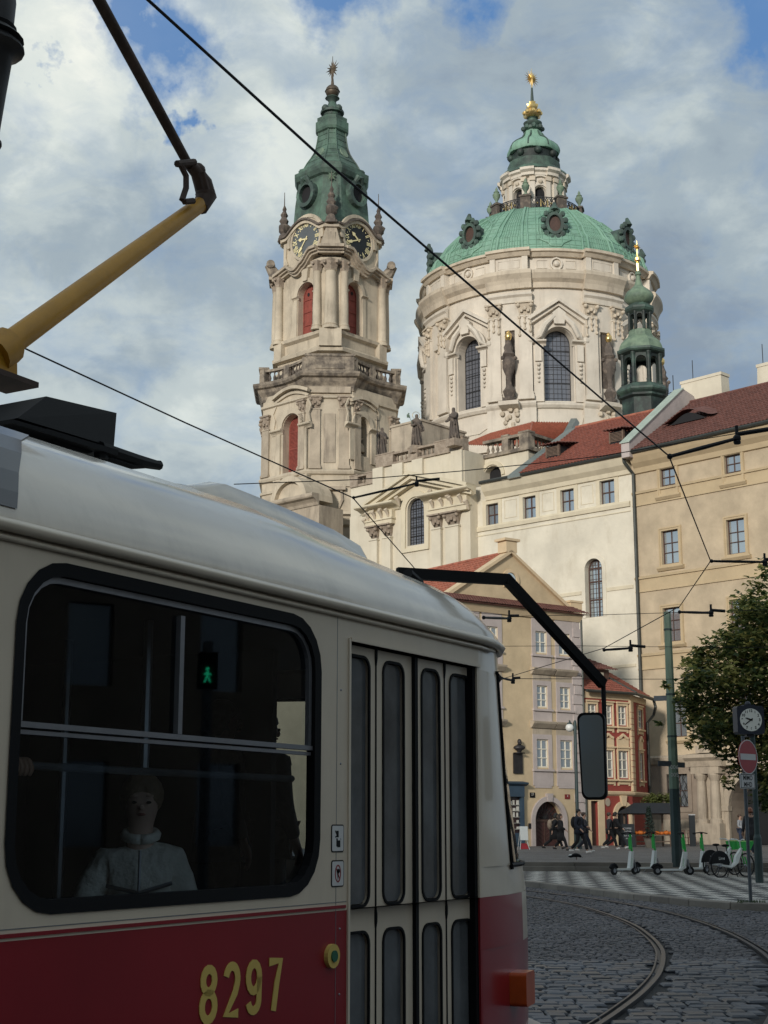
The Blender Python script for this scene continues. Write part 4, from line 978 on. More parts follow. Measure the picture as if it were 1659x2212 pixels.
# dome
DP = [(11.6, za1 + .65), (11.5, za1 + 1.2), (11.15, za1 + 2.3), (10.65, zx(588)), (10.0, zx(567)), (9.0, zx(546)), (7.9, zx(524)), (6.8, zx(506)), (5.6, 62.4), (4.7, 62.7), (3.0, 62.8)]
c3 = (DC.x, DC.y, 0)
dm = MB(); dm.lathe(c3, DP, 96); dome = dm.build('dome', MT['copper'], church, smooth=True)
rb = MB()
def dpt(t, a, out=0):
    r, z = interp(DP, t); return V(DC.x + math.sin(a) * (r + out), DC.y - math.cos(a) * (r + out), z + out * .5)
def interp(P, t):
    k = min(len(P) - 2, int(t)); f = t - k; return P[k][0] + (P[k + 1][0] - P[k][0]) * f, P[k][1] + (P[k + 1][1] - P[k][1]) * f
for b in bump:
    for s in (-1, 1):
        for off, r in ((R(6.5), .16), (R(9.5), .1)): rb.tube([dpt(t * .5, b + s * off * (1 - t * .018), .04) for t in range(0, 21)], r, 5)
    for k in range(-4, 5): rb.tube([dpt(t * .5, b + R(1.3) * k, .02) for t in range(0, 21)], .045, 4)
for a in winA:
    for k in (-9.5, -6.5, -3.2, 0, 3.2, 6.5, 9.5): rb.tube([dpt(t * .5, a + R(k), .02) for t in range(0, 21)], .04, 4)
for j in range(1, 20): rb.tube([dpt(j * .5, -math.pi + k * math.pi / 40, .015) for k in range(81)], .028, 4)
rb.build('standing_seams', MT['copper'], dome)
rb = MB()
for a in winA:
    rb.mark(); L_ = [(-8, 4.9), (-4, 5.5), (0, 5.9), (4, 5.5), (8, 4.9), (8.3, 3), (7.6, 1.5), (3.5, 1.1), (2.5, .6), (-2.5, .6), (-3.5, 1.1), (-7.6, 1.5), (-8.3, 3)]
    rb.tube([dpt(t, a + R(k), .05) for k, t in L_ + [L_[0]]], .1, 5)
rb.build('panel_ridge', MT['copper'], dome)
for a in winA:
    if not -2.0 < a < 2.2: continue
    t = MB(); c = dpt(3.4, a, .55); e = V(math.cos(a), math.sin(a), 0); o_ = V(math.sin(a), -math.cos(a), 0)
    F3 = Fr((c.x, c.y, 0), e); cz = c.z
    rg = [(.75 * math.cos(k * math.pi / 12), cz + 1.0 * math.sin(k * math.pi / 12)) for k in range(24)]
    t.ribbon(F3, rg, .3, -1.6, .3, closed=True)
    for k in range(12):
        q = k * math.pi / 6 + .26; t.ball(F3.p(1.1 * math.cos(q), cz + 1.42 * math.sin(q), .1), .3, 7, (1, 1, 1.1))
    t.tube([F3.p(0, cz + 1.3, .3), F3.p(0, cz + 2.1, .15)], [.4, .15], 7); t.hexa([F3.p(-.6, cz - 2.2, -.4), F3.p(.6, cz - 2.2, -.4), F3.p(.6, cz - 2.2, .1), F3.p(-.6, cz - 2.2, .1), F3.p(-.8, cz - 1.2, -.8), F3.p(.8, cz - 1.2, -.8), F3.p(.8, cz - 1.2, .3), F3.p(-.8, cz - 1.2, .3)])
    dd = t.build('dormer', MT['copper_dark'], church, smooth=True)
    t = MB(); t.poly([F3.p(x, y, .0) for x, y in rg]); t.build('shutter', MT['wood_brown'], dd)
# lantern with railing
zl0 = zx(468); zl1 = zx(372); LR = 3.05
LN = Cyl(c3, LR, 0, 9)
lw = MB(); lh = .62; la = ang(1170) * 0 + math.asin((1170 - 1163) / 70)
lo = []
zlw0, zlw1 = LN.uv(1165, 450)[1] - .4, LN.uv(1165, 402)[1]
for k in range(8):
    a = la + k * STEP - STEP * 3; lo.append(dict(u0=a * LR - lh, u1=a * LR + lh, v0=zlw0, v1=zlw1, rise=lh, d=.5))
zle = LN.uv(1165, 372)[1]
lw.facade(LN, (la - 3.5 * STEP) * LR, (la + 4.5 * STEP) * LR, zl0 - .6, zle, lo, .5)
ln_ = lw.build('lantern_wall', MT['drum_white'], church)
t = MB(); cpz = MB()
for o in lo:
    c = (o['u0'] + o['u1']) / 2; t.ribbon(LN, [(c + (lh + .2) * math.cos(math.pi * i / 10), zlw1 - lh + (lh + .2) * math.sin(math.pi * i / 10)) for i in range(11)], .22, 0, .15)
    segped(t, LN, c, lh * 1.5, zlw1 + .75, .35, .16, 0, .25); cpz.ball(LN.p(c, zlw1 + .45, .15), .25, 6)
    for s in (-1, 1):
        x = c + STEP / 2 * LR + s * .42; t.fbox(LN, x - .22, x + .22, zl0 - .5, zle, 0, .24); cpz.fbox(LN, x - .27, x + .27, zle - 1.0, zle - .55, .1, .38)
ring(t, [(0, zle - .5), (.3, zle - .4), (.3, zle - .1), (.55, zle + .05), (.55, zle + .3), (0, zle + .45)], F=LN)
for k in range(8):
    a = la + (k - 2.5) * STEP; ring(t, [(0, zle - .55), (.5, zle - .4), (.5, zle - .1), (.8, zle + .1), (.8, zle + .38), (0, zle + .6)], a - R(11), a + R(11), LN)
t.build('pilasters', MT['drum_white'], ln_); cpz.build('capitals', MT['stone_cream'], ln_)
t = MB()
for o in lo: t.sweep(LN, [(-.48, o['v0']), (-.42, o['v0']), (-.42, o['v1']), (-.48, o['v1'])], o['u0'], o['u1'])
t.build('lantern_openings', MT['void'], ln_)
sc8 = lambda t, z: 1 + .03 * math.cos(8 * (t - la - STEP / 2))
cap = MB(); cap.lathe(c3, [(LR + .6, zle + .4), (LR + .2, zle + .9), (2.75, zle + 1.1), (2.7, zx(359)), (2.5, zx(357))], 32, fold=sc8); cap.build('lantern_roof_skirt', MT['copper_tower'], church, smooth=True)
cap = MB(); cap.lathe(c3, [(2.45, zx(360)), (2.3, zx(349)), (2.4, zx(332))], 24); 
for k in range(8): a = la + k * STEP; cap.ball(V(DC.x + math.sin(a) * 2.4, DC.y - math.cos(a) * 2.4, zx(345)), .42, 8)
cap.build('shaded_lantern_attic', MT['copper_black'], church, smooth=True)  # near-black colour carries the shade of the recess under the small dome
cap = MB(); cap.lathe(c3, [(2.3, zx(338)), (2.65, zx(338)), (2.75, zx(334)), (2.7, zx(327)), (2.5, zx(320)), (2.1, zx(313.5)), (1.7, zx(309)), (1.3, zx(304)), (1.05, zx(298)), (.92, zx(290)), (.75, zx(283))], 32, fold=sc8); cap.build('small_dome', MT['copper'], church, smooth=True)
cap = MB()
for k in range(8): a = la + (k + .5) * STEP; cap.tube([V(DC.x + math.sin(a) * r, DC.y - math.cos(a) * r, z) for r, z in [(2.78, zx(334)), (2.72, zx(327)), (2.53, zx(320)), (2.13, zx(313)), (1.35, zx(303)), (.95, zx(290))]], .1, 5)
cap.build('ribs', MT['copper_dark'], church, smooth=True)
cap = MB(); cap.lathe(c3, [(.8, zx(286)), (1.02, zx(283)), (1.05, zx(278)), (.7, zx(275)), (.95, zx(271)), (1.0, zx(267)), (.5, zx(264)), (.45, zx(258)), (.6, zx(256))], 16)
for k in range(8): a = k * STEP; cap.ball(V(DC.x + math.sin(a), DC.y - math.cos(a), zx(279)), .28, 6)
cap.tube([(DC.x, DC.y, zx(258)), (DC.x, DC.y, zx(190))], [.3, .1], 8); cap.build('finial_stem', MT['copper_dark'], church, smooth=True)
cap = MB(); cap.lathe(c3, [(.5, zx(256)), (.85, zx(252)), (.95, zx(246)), (.5, zx(244)), (.4, zx(238)), (.55, zx(234)), (.6, zx(228)), (.3, zx(224)), (.35, zx(221)), (.12, zx(218))], 12, fold=lambda t, z: 1 + .15 * math.cos(6 * t))
for k in range(8): a = k * STEP; cap.ball(V(DC.x + math.sin(a) * .85, DC.y - math.cos(a) * .85, zx(245)), .25, 6)
cap.build('gilt_crown', MT['gold'], church, smooth=True)
cap = MB(); star(cap, (DC.x, DC.y, zx(170)), .95, (.93, .35, 0), 18, 4); cap.tube([(DC.x, DC.y, zx(190)), (DC.x, DC.y, zx(148))], [.07, .02], 5); cap.build('star', MT['gold'], church)
# lantern gallery: stone piers with copper urns and wrought iron railings
gr = 4.75; G = Cyl(c3, gr, 0, 7); zg = 62.7; zg1 = zg + 1.4
gp, gi = MB(), MB()
gp.lathe(c3, [(3, zg - .5), (gr + .5, zg - .6), (gr + .5, zg - .2), (gr + .35, zg), (3, zg + .02)], 48)
gal = gp.build('gallery_floor', MT['copper_dark'], church)
for k in range(8):
    a = la + (k + .5) * STEP; p = MB(); p.fbox(G, a * gr - .5, a * gr + .5, zg - .1, zg1, -.4, .3); p.fbox(G, a * gr - .6, a * gr + .6, zg1, zg1 + .2, -.5, .4); P_ = p.build('pier', MT['stone_soot'], gal)
    p = MB(); c = G.p(a * gr, zg1 + .2, -.05); p.lathe(c, urn_prof(2.0, .42), 10); p.build('urn', MT['copper_pale'], gal, smooth=True)
    a0, a1 = (a + R(7)) * gr, (a + STEP - R(7)) * gr
    gi.fbox(G, a0, a1, zg1 - .08, zg1, -.05, .02); gi.fbox(G, a0, a1, zg, zg + .07, -.05, .02)
    n = 5
    for i in range(n):
        u = a0 + (i + .5) * (a1 - a0) / n
        gi.ribbon(G, [(u + .24 * math.cos(q * .63), zg + .72 + .5 * math.sin(q * .63)) for q in range(10)], .07, -.04, .02, closed=True); gi.ribbon(G, [(u - .26, zg + .1), (u, zg + .72), (u + .26, zg1 - .1)], .06, -.04, .02); gi.ribbon(G, [(u + .26, zg + .1), (u, zg + .72), (u - .26, zg1 - .1)], .06, -.04, .02)
gi.build('railing', MT['iron'], gal)
gi = MB()
for k in range(8):
    gi.mark(); a = la + (k + 1) * STEP; u = a * gr; gi.ribbon(G, [(u - .35, zg + .3), (u - .35, zg + 1.1), (u, zg + .5), (u + .35, zg + 1.1), (u + .35, zg + .3)], .1, .02, .08)
    for j in (-.7, .7): gi.ball(G.p(u + j, zg + .7, .03), .11, 6)
gi.build('gilt_monogram', MT['gold'], gal)
# ================================================================ church front on the square (left of the long wall)
E1 = V(.731, -.682, 0); E2 = V(.682, .731, 0)
JO = at_y(1389, 1700, 100); JO.z = 0
A_ = Fr(JO, E1)            # plane of the long white wall
CFr = Fr(JO + A_.n * .9, E1)   # church front plane, slightly proud
def au(x, y=1100, F=A_): return F.uv(x, y)[0]
uR = au(1016, 1150, CFr); uL = au(756, 1100, CFr)
ctop = CFr.uv(1016, 955)[1]
cy = lambda x, y, F=CFr: F.uv(x, y)[1]
oc = op(CFr, 880, 1076, 916, 1177, 1); oc['d'] = .5
zen = cy(1000, 1070)         # eave level
w_ = MB(); zt2 = cy(900, 1000)
w_.facade(CFr, uL, uR, GZ, zen, [oc], .5)
# return walls
RT = Fr(CFr.p(uR, 0), E2); w_.facade(RT, 0, 1.4, GZ, zen, [])
LTf = Fr(CFr.p(uL, 0) + (-A_.n) * 6, -E2); w_.facade(LTf, 0, 6, GZ, zen, [])
w_.build('front_wall', MT['plaster_church'], church)
window(church, CFr, oc, .4, 'iron', 'glass_church', .06, (.34, .66), (.2, .4, .6, .8), .05, thin=[i / 16 for i in range(1, 16)], thinv=(.17, .5, .83), tt=.018)
t = MB(); t.ribbon(CFr, [(a, b) for a, b in outline(oc, -.35)], .5, 0, .14, closed=True); t.build('window_frame_moulding', MT['plaster_trim'], church)
# frieze, cornice blocks over the paired pilasters, pediment
t = MB(); pq, cq, br = MB(), MB(), MB()
zk0 = cy(985, 1160); zk1 = cy(985, 1107); 
def pil(u, w=1.15, big=1): pilaster(pq, cq, CFr, u, GZ, zk1, w, .3, 1.5 * big, 1)
upR = [au(947, 1120, CFr), au(981, 1120, CFr)]; upL = [au(811, 1140, CFr), au(840, 1140, CFr)]
pil(upR[0], .9, .66); pil(upR[1], 1.25, .66)
for u in upL: pil(u, .85, .66)
for ua, ub in ((upR[0] - .6, uR), (upL[0] - .7, upL[1] + .7)):
    t.mark(); t.fbox(CFr, ua, ub, zk1, zk1 + .38, 0, .45); t.fbox(CFr, ua - .08, ub + .08, zk1 + .38, zk1 + .5, 0, .55)
    t.fbox(CFr, ua, ub, zk1 + .5, zk1 + 1.1, 0, .42)
    n = 4
    for k in range(n): u = ua + (k + .5) * (ub - ua) / n; br.mark(); br.tube([CFr.p(u, zk1 + .55, .45), CFr.p(u, zk1 + .85, .55), CFr.p(u, zk1 + 1.1, .8)], [.08, .13, .16], 7)
    t.sweep(CFr, [(a, zk1 + 1.1 + b) for a, b in cornice(.6, 1.1)], ua - .7, ub + .6)
t.build('entablature_blocks', MT['plaster_trim'], church); pp = pq.build('pilasters', MT['plaster_church'], church); cq.build('capitals', MT['stone_carved'], pp, smooth=True)
t = MB(); ap = CFr.uv(887, 1022, .8); lL = CFr.uv(788, 1088, .8); rR = CFr.uv(1012, 1050, .8)
zbl = (rR[1] + lL[1]) / 2; rR = (rR[0], zbl); lLp = (lL[0], zbl)
for d0, w1, wd_ in ((0, 1.1, .26), (-.3, .85, .26), (-.56, .5, .26)):
    t.ribbon(CFr, [(lLp[0], zbl + d0), (ap[0], ap[1] + d0), (rR[0], zbl + d0)], wd_, 0, w1)
t.fprism(CFr, [(lLp[0] + .5, zbl), (rR[0] - .5, zbl), (ap[0], ap[1] - .3)], -.3, .02)
t.build('pediment', MT['plaster_trim'], church)
for k in range(-3, 4):
    if k: br.mark(); q = abs(k) / 3.6; u = ap[0] + k * 1.75; v = ap[1] + (zbl - ap[1]) * abs(u - ap[0]) / (ap[0] - lLp[0]) - 1.5; br.tube([CFr.p(u, v - .1, .15), CFr.p(u, v + .3, .35), CFr.p(u, v + .55, .6)], [.09, .16, .2], 7)
br.build('consoles', MT['stone_cream'], church, smooth=True)
# parapet wall with balustrade above the pediment
PW = Fr(CFr.o - CFr.n * 1.0, E1)
pu0, pu1 = PW.uv(815, 1000)[0], PW.uv(1003, 1000)[0]; pt = PW.uv(985, 975)[1]; pb = zen - 1
w_ = MB(); w_.fbox(PW, pu0, pu1, pb, pt, -8, 0)
for x in (820, 862, 905, 990): u = PW.uv(x, 1000)[0]; w_.fbox(PW, u - .55, u + .55, pb, pt, 0, .25)
w_.build('parapet_wall', MT['plaster_church'], church)
piers = [(PW.uv(a, 980)[0], PW.uv(b, 980)[0]) for a, b in ((815, 852), (885, 905), (942, 968), (968, 1003))]
bh = PW.uv(985, 948)[1] - pt
balustrade(church, PW, [(pu0, pu1)], pt, bh, -.5, .15, 'stone_carved', .45, piers)
# lower balustrade towards the tower
QW = Fr(PW.o - PW.n * 1.5, E1); q0, q1 = QW.uv(758, 1030)[0], QW.uv(816, 1030)[0]; qt = QW.uv(790, 1048)[1]
w_ = MB(); w_.fbox(QW, q0, q1, zen - 4, qt, -6, 0); w_.build('side_parapet', MT['plaster_church'], church)
balustrade(church, QW, [(q0, q1)], qt, bh * .95, -.5, .1, 'stone_carved', .45, [(q0, q0 + .9), (q1 - 1.2, q1)])
# block right of the pediment: second balustrade turning the corner, curved niche window
BW = Fr(PW.p(pu1, 0, -2.5), E1); b0, b1 = 0, BW.uv(1141, 960)[0]; bt = BW.uv(1141, 972)[1]
ob = op(BW, 1045, 1006, 1083, 1046, 1); ob['d'] = .6
w_ = MB(); w_.facade(BW, b0, b1, zen - 1.5, bt, [dict(ob, v0=max(ob['v0'], zen - 1.2))], .6)
S1 = Fr(BW.p(b1, 0), E2); w_.facade(S1, 0, 9, zen - 1.5, bt, []); 
w_.fbox(BW, b0, b1, bt - .2, bt, -9, -.02)
w_.build('side_block_wall', MT['plaster_church'], church)
g = MB(); g.fbox(BW, ob['u0'] - .1, ob['u1'] + .1, ob['v0'] - .2, ob['v1'] + .1, -.7, -.6); g.build('lunette', MT['void'], church)
t = MB(); t.ribbon(BW, outline(ob, -.22)[2:], .3, 0, .12); t.build('lunette_surround', MT['plaster_trim'], church)
bh2 = BW.uv(1141, 934)[1] - bt
balustrade(church, BW, [(b0, b1)], bt, bh2, -.5, .2, 'stone_dark', .45, [(b0 + 1.9, b0 + 2.5), (b1 - .7, b1 + .2)])
balustrade(church, S1, [(.2, 5)], bt, bh2, -.5, .2, 'stone_dark', .45, [(4.2, 5)])
# curved tile roof between block and drum
t = MB(); rA, rB, rC = at_y(1002, 962, 118), BW.p(b1 - .5, bt + .35, -.5), at_y(1212, 968, BW.p(b1, 0, -6).y); rD, rE, rL_ = at_y(1150, 913, 127), at_y(1240, 914, 128), at_y(1060, 938, 131)
t.tiles(rA, rB, rD, rL_, .3, .45, .1); t.tiles(rB, rC, rE, rD, .3, .45, .1); t.tube([rB, rD], .14, 6); t.build('tile_roof', MT['roof_orange'], church)
t = MB(); t.tube([rC, rE], .5, 6); t.build('lead_valley', MT['zinc'], church)
# grey box stair turret beside the tower
f = Fr(at_y(845, 950, 128), E1); f.o.z = 0; zt_ = at_y(860, 925, 128).z; t = MB(); t.fbox(f, 0, 3.6, zen - 3, zt_, -6, 0); t.fbox(f, -.1, 3.7, zt_, zt_ + .18, -6.1, .1); t.build('stair_turret', MT['stone_low'], church)
# low wing behind the tram at the foot of the tower, with its round dormer
f = Fr(at_y(500, 1200, 122), E1); f.o.z = 0; 
LW = Fr(lf[7][0].o + lf[7][0].n * 2.2, E1); t = MB(); zq = LW.uv(640, 1072)[1]; t.fbox(LW, -16, 7, GZ, zq - 1.2, -3, 0); t.sweep(LW, [(a, zq - 1.2 + b) for a, b in cornice(1, .9)], -16, 7)
t.build('wing_wall', MT['stone_low'], church)
u, v = LW.uv(628, 1085); t = MB(); t.ribbon(LW, [(u + 2.1 * math.cos(math.pi * i / 12), v + 2.1 * math.sin(math.pi * i / 12)) for i in range(13)], .5, -3, .35); t.fprism(LW, [(u + 2.0 * math.cos(math.pi * i / 12), v + 2.0 * math.sin(math.pi * i / 12)) for i in range(13)], -2.8, -.1); t.build('round_dormer', MT['stone_tower'], church)
# ---------------------------------------------------------------- statues on the balustrade
def skin(name, pts, edges, rad, mt, parent=None, sub=1, smooth=True, sxy=(1, 1), post=None):
    me = bpy.data.meshes.new(name); me.from_pydata([tuple(p) for p in pts], edges, []); o = bpy.data.objects.new(name, me); COL.objects.link(o)
    m = o.modifiers.new('s', 'SKIN'); m.use_smooth_shade = True
    for i, v in enumerate(me.skin_vertices[0].data):
        r = rad[i]; v.radius = (r[0], r[1]) if isinstance(r, tuple) else (r, r); v.use_root = i == 0
    if sub: s = o.modifiers.new('d', 'SUBSURF'); s.levels = sub; s.render_levels = sub
    dg = bpy.context.evaluated_depsgraph_get(); ev = o.evaluated_get(dg); m2 = bpy.data.meshes.new_from_object(ev); bpy.data.objects.remove(o)
    m2.materials.clear(); m2.materials.append(mt); m2.name = name
    if post:
        for v in m2.vertices: v.co = post(v.co)
    o2 = bpy.data.objects.new(name, m2); COL.objects.link(o2)
    if parent is not None: o2.parent = parent
    return o2
def statue(px, py, Y, h, label, pose, rz):
    b = at_y(px, py, Y); s = thing('statue', label, 'statue', b, rz, 'weathered stone saints on the church balustrade'); k = h / 1.8
    def S(*p): return V(*p) * k
    P = [S(0, 0, .95), S(0, .02, .7), S(.03, 0, .35), S(.05, 0, .05), S(.02, 0, 1.2), S(0, 0, 1.42), S(0, -.02, 1.54), S(0, -.03, 1.68), S(0, -.02, 1.78)]
    Ed = [(0, 1), (1, 2), (2, 3), (0, 4), (4, 5), (5, 6), (6, 7), (7, 8)]; Rd = [.19, .23, .25, .28, .2, .17, .07, .11, .07]
    def arm(sx, e, hnd):
        i = len(P); P.extend([S(sx * .2, 0, 1.38), S(*e), S(*hnd)]); Ed.extend([(5, i), (i, i + 1), (i + 1, i + 2)]); Rd.extend([.1, .08, .06])
    if pose == 0: arm(-1, (-.32, -.1, 1.15), (-.42, -.3, 1.35)); arm(1, (.3, -.1, 1.12), (.08, -.3, 1.2))
    elif pose == 1: arm(-1, (-.32, -.08, 1.12), (-.12, -.28, 1.15)); arm(1, (.32, 0, 1.1), (.36, -.15, .85))
    else: arm(-1, (-.3, -.15, 1.1), (-.3, -.35, 1.0)); arm(1, (.28, -.18, 1.15), (.0, -.33, 1.3))
    Rd = [r * k for r in Rd]
    body = skin('robed_figure', P, Ed, Rd, MT['stone_soot'], s, 2, post=lambda c: c + V(math.sin(c.z / k * 14 + math.atan2(c.y, c.x) * 5) * .018 * k, 0, 0) if c.z < 1.3 * k else c)
    m = MB(); m.box(-.34 * k, .34 * k, -.3 * k, .3 * k, -.35 * k, .04 * k); m.build('plinth', MT['stone_carved'], s, shift=(0, 0, 0))
    rb_ = MB()
    for i in range(9): a = i * .7; rb_.tube([S(math.sin(a) * .16, -math.cos(a) * .16, 1.25), S(math.sin(a + .2) * .22, -math.cos(a + .2) * .2, .7), S(math.sin(a + .5) * .27, -math.cos(a + .5) * .25, .05)], [.03 * k, .05 * k, .05 * k], 5)
    rb_.tube([S(-.2, -.1, 1.4), S(.1, -.24, 1.1), S(.25, -.15, .8)], [.06 * k, .08 * k, .05 * k], 6); o = rb_.build('drapery', MT['stone_soot'], s, smooth=True, shift=(0, 0, 0)); 
    return s, k
s1, k = statue(825, 988, 117.6, 2.55, 'weathered statue holding a tall thin cross, next to the bell tower', 0, .4)
m = MB(); m.tube([(-.42 * k, -.3 * k, .2 * k), (-.42 * k, -.3 * k, 2.35 * k)], .025 * k, 5); m.tube([(-.56 * k, -.3 * k, 2.1 * k), (-.28 * k, -.3 * k, 2.1 * k)], .022 * k, 5); m.build('cross_staff', MT['iron'], s1, shift=(0, 0, 0))
s2, k = statue(900, 966, 114.0, 2.75, 'weathered statue with a star halo and a small leafy sprig in hand', 1, .3)
m = MB(); m.tube([V(math.cos(i * .314) * .2 * k, .06 * k, 1.72 * k + math.sin(i * .314) * .2 * k) for i in range(21)], .012 * k, 4); m.build('halo', MT['gold'], s2, shift=(0, 0, 0))
m = MB(); m.tube([(-.3 * k, -.2 * k, 1.2 * k), (-.5 * k, -.25 * k, 1.6 * k)], .015 * k, 4)
for i in range(7): m.ball((-.5 * k + random.uniform(-.12, .12), -.25 * k, 1.6 * k + random.uniform(-.15, .2)), .05 * k, 5)
m.build('sprig', MT['copper_pale'], s2, shift=(0, 0, 0))
s3, k = statue(981, 951, 110.4, 2.65, 'weathered robed statue turned sideways on the corner pier in front of the drum', 2, -.9)
# church body under the drum
t = MB(); t.fbox(A_, -24, -2, GZ, 29.5, -34, -9.5); t.build('nave_block', MT['plaster_church'], church)
# ================================================================ long house, pale part and ochre part
long_h = thing('long_white_house', 'cream building with one tall arched window, small top windows and red tile roof', 'building', A_.p(0, GZ))
EB = V(.688, -.725, 0); B_ = Fr(JO, EB)
ochre = thing('ochre_house', 'tall ochre building with brown framed windows behind the leafy tree', 'building', B_.p(4, GZ))
zeA = A_.uv(1358, 988)[1]; zeB = B_.uv(1500, 957)[1]
uA0 = uR - .0; 
opsA = [op(A_, *q) for q in ((1050.6, 1088, 1077, 1134), (1130, 1072, 1158, 1120), (1211, 1057, 1240.5, 1105), (1296, 1037, 1328, 1088))]
oArch = op(A_, 1264.5, 1206, 1302, 1333, 1); oArch['d'] = .55
w_ = MB(); w_.facade(A_, uA0 - 1, 0, GZ, zeA, opsA + [oArch], .35); w_.build('wall', MT['plaster_white'], long_h)
for i, o in enumerate(opsA): window(long_h, A_, o, .3, 'wood_brown', 'glass_dim' if i == 0 else 'glass_sky', .07, (.5,), (.5,), .08, sur=(.32, .05, 'plaster_trim'))
Wn = window(long_h, A_, oArch, .5, 'wood_brown', 'glass_sky', .09, (.58,), (.3, .62, .86), .1, thin=[i / 12 for i in range(1, 12)], thinv=(.2, .4, .78), tt=.02, sur=(.3, .04, 'plaster_white', 1))
sy = A_.uv(1303, 1275)[1]; sy2 = A_.uv(1150, 1124)[1]
t = MB()
t.mark(); t.sweep(A_, [(0, sy2 - .2), (.12, sy2 - .2), (.16, sy2 + .05), (.05, sy2 + .2), (0, sy2 + .2)], uA0, -.2); t.fbox(A_, uA0, -.2, sy2 - .55, sy2 - .48, 0, .05)
t.mark(); t.fbox(A_, uA0, oArch['u0'] - .35, sy - .12, sy + .12, 0, .06); t.fbox(A_, oArch['u1'] + .35, -.2, sy - .12, sy + .12, 0, .06)
sy3 = A_.uv(1380, 1436)[1]; t.mark(); t.fbox(A_, -8, -.2, sy3 - .1, sy3 + .1, 0, .06)
t.mark(); t.sweep(A_, [(0, zeA - 1.25), (.15, zeA - 1.2), (.2, zeA - .9), (.5, zeA - .6), (.65, zeA - .3), (.75, zeA - .05), (0, zeA)], uA0 + .9, .0)
for a, b in zip([uA0] + [o['u1'] + .45 for o in opsA], [o['u0'] - .45 for o in opsA] + [-.4]):
    if b - a > .8: t.ribbon(A_, [(a + .15, sy2 + .5), (b - .15, sy2 + .5), (b - .15, zeA - 1.45), (a + .15, zeA - 1.45)], .06, 0, .03, closed=True)
t.build('cornice_and_bands', MT['plaster_trim'], long_h)
t = MB(); t.tube([A_.p(uA0 + .9, zeA + .06, .85), A_.p(-.1, zeA + .06, .85)], .13, 8)
t.tube([A_.p(-.1, zeA, .85), A_.p(-.1, zeA - .5, .75), A_.p(.25, zeA - 1.3, .2), A_.p(.25, GZ, .2)], .12, 8); t.build('gutter_and_downpipe', MT['gutter'], long_h)
# roofs
BK, RH = 6.4, 5.0
uRl = A_.uv(1128, 1024)[0] + .4
ra = MB(); ra.tiles(A_.p(uRl, zeA + .1, .95), A_.p(-.1, zeA + .1, .95), A_.p(-.1, zeA + RH, -BK), A_.p(uRl, zeA + RH, -BK))
ra.poly([A_.p(uRl, zeA + .0, .9), A_.p(uRl, zeA + RH - .02, -BK), A_.p(uRl, zeA, -BK * 2)]); ra.poly([A_.p(-.1, zeA + RH, -BK), A_.p(uRl, zeA + RH, -BK), A_.p(uRl, zeA, -2 * BK), A_.p(-.1, zeA, -2 * BK)])
rf = ra.build('roof', MT['roof_red'], long_h)
q = MB(); q.tube([A_.p(uRl, zeA + RH + .05, -BK), A_.p(-.1, zeA + RH + .05, -BK)], .16, 6); q.build('ridge', MT['roof_orange'], rf)
q = MB(); q.hexa([A_.p(uRl - 1.0, zeA - .1, 1), A_.p(uRl + .15, zeA - .1, 1), A_.p(uRl + .15, zeA + RH - .1, -BK), A_.p(uRl - 1.0, zeA + RH - .1, -BK), A_.p(uRl - 1.0, zeA + .12, 1), A_.p(uRl + .15, zeA + .22, 1), A_.p(uRl + .15, zeA + RH + .12, -BK), A_.p(uRl - 1.0, zeA + RH + .02, -BK)]); q.build('valley_flashing', MT['zinc'], rf)
def roofpt(F, ze, u, t): return F.p(u, ze + .1 + (RH - .1) * t, .95 - (BK + .95) * t)
def louvre(F, ze, px, py, par):
    k = .28; best = None
    for i in range(60):
        tt = i / 60; p = roofpt(F, ze, 0, tt); u, v = F.uv(px, py, .95 - (BK + .95) * tt)
        e = abs(v - (ze + .1 + (RH - .1) * tt))
        if best is None or e < best[0]: best = (e, u, tt)
    _, u, tt = best; z = ze + .1 + (RH - .1) * tt; w = .95 - (BK + .95) * tt
    d = MB(); d.fbox(F, u - .55, u + .55, z - .2, z + .75, w - 2.0, w + .35); D_ = d.build('dormer', MT['void'], par)
    d = MB()
    for i in range(7): d.fbox(F, u - .5, u + .5, z + i * .1, z + i * .1 + .05, w + .33, w + .4)
    d.fbox(F, u - .6, u - .5, z - .1, z + .78, w + .2, w + .42); d.fbox(F, u + .5, u + .6, z - .1, z + .78, w + .2, w + .42); d.build('louvres', MT['wood_old'], D_)
    d = MB(); d.tiles(F.p(u - .9, z + .78, w + .75), F.p(u + .9, z + .78, w + .75), F.p(u + .9, z + 1.25, w - 1.8), F.p(u - .9, z + 1.25, w - 1.8)); d.build('dormer_roof', MT['roof_dark'], D_)
louvre(A_, zeA, 1338, 955, rf); louvre(A_, zeA, 1200, 986, rf)
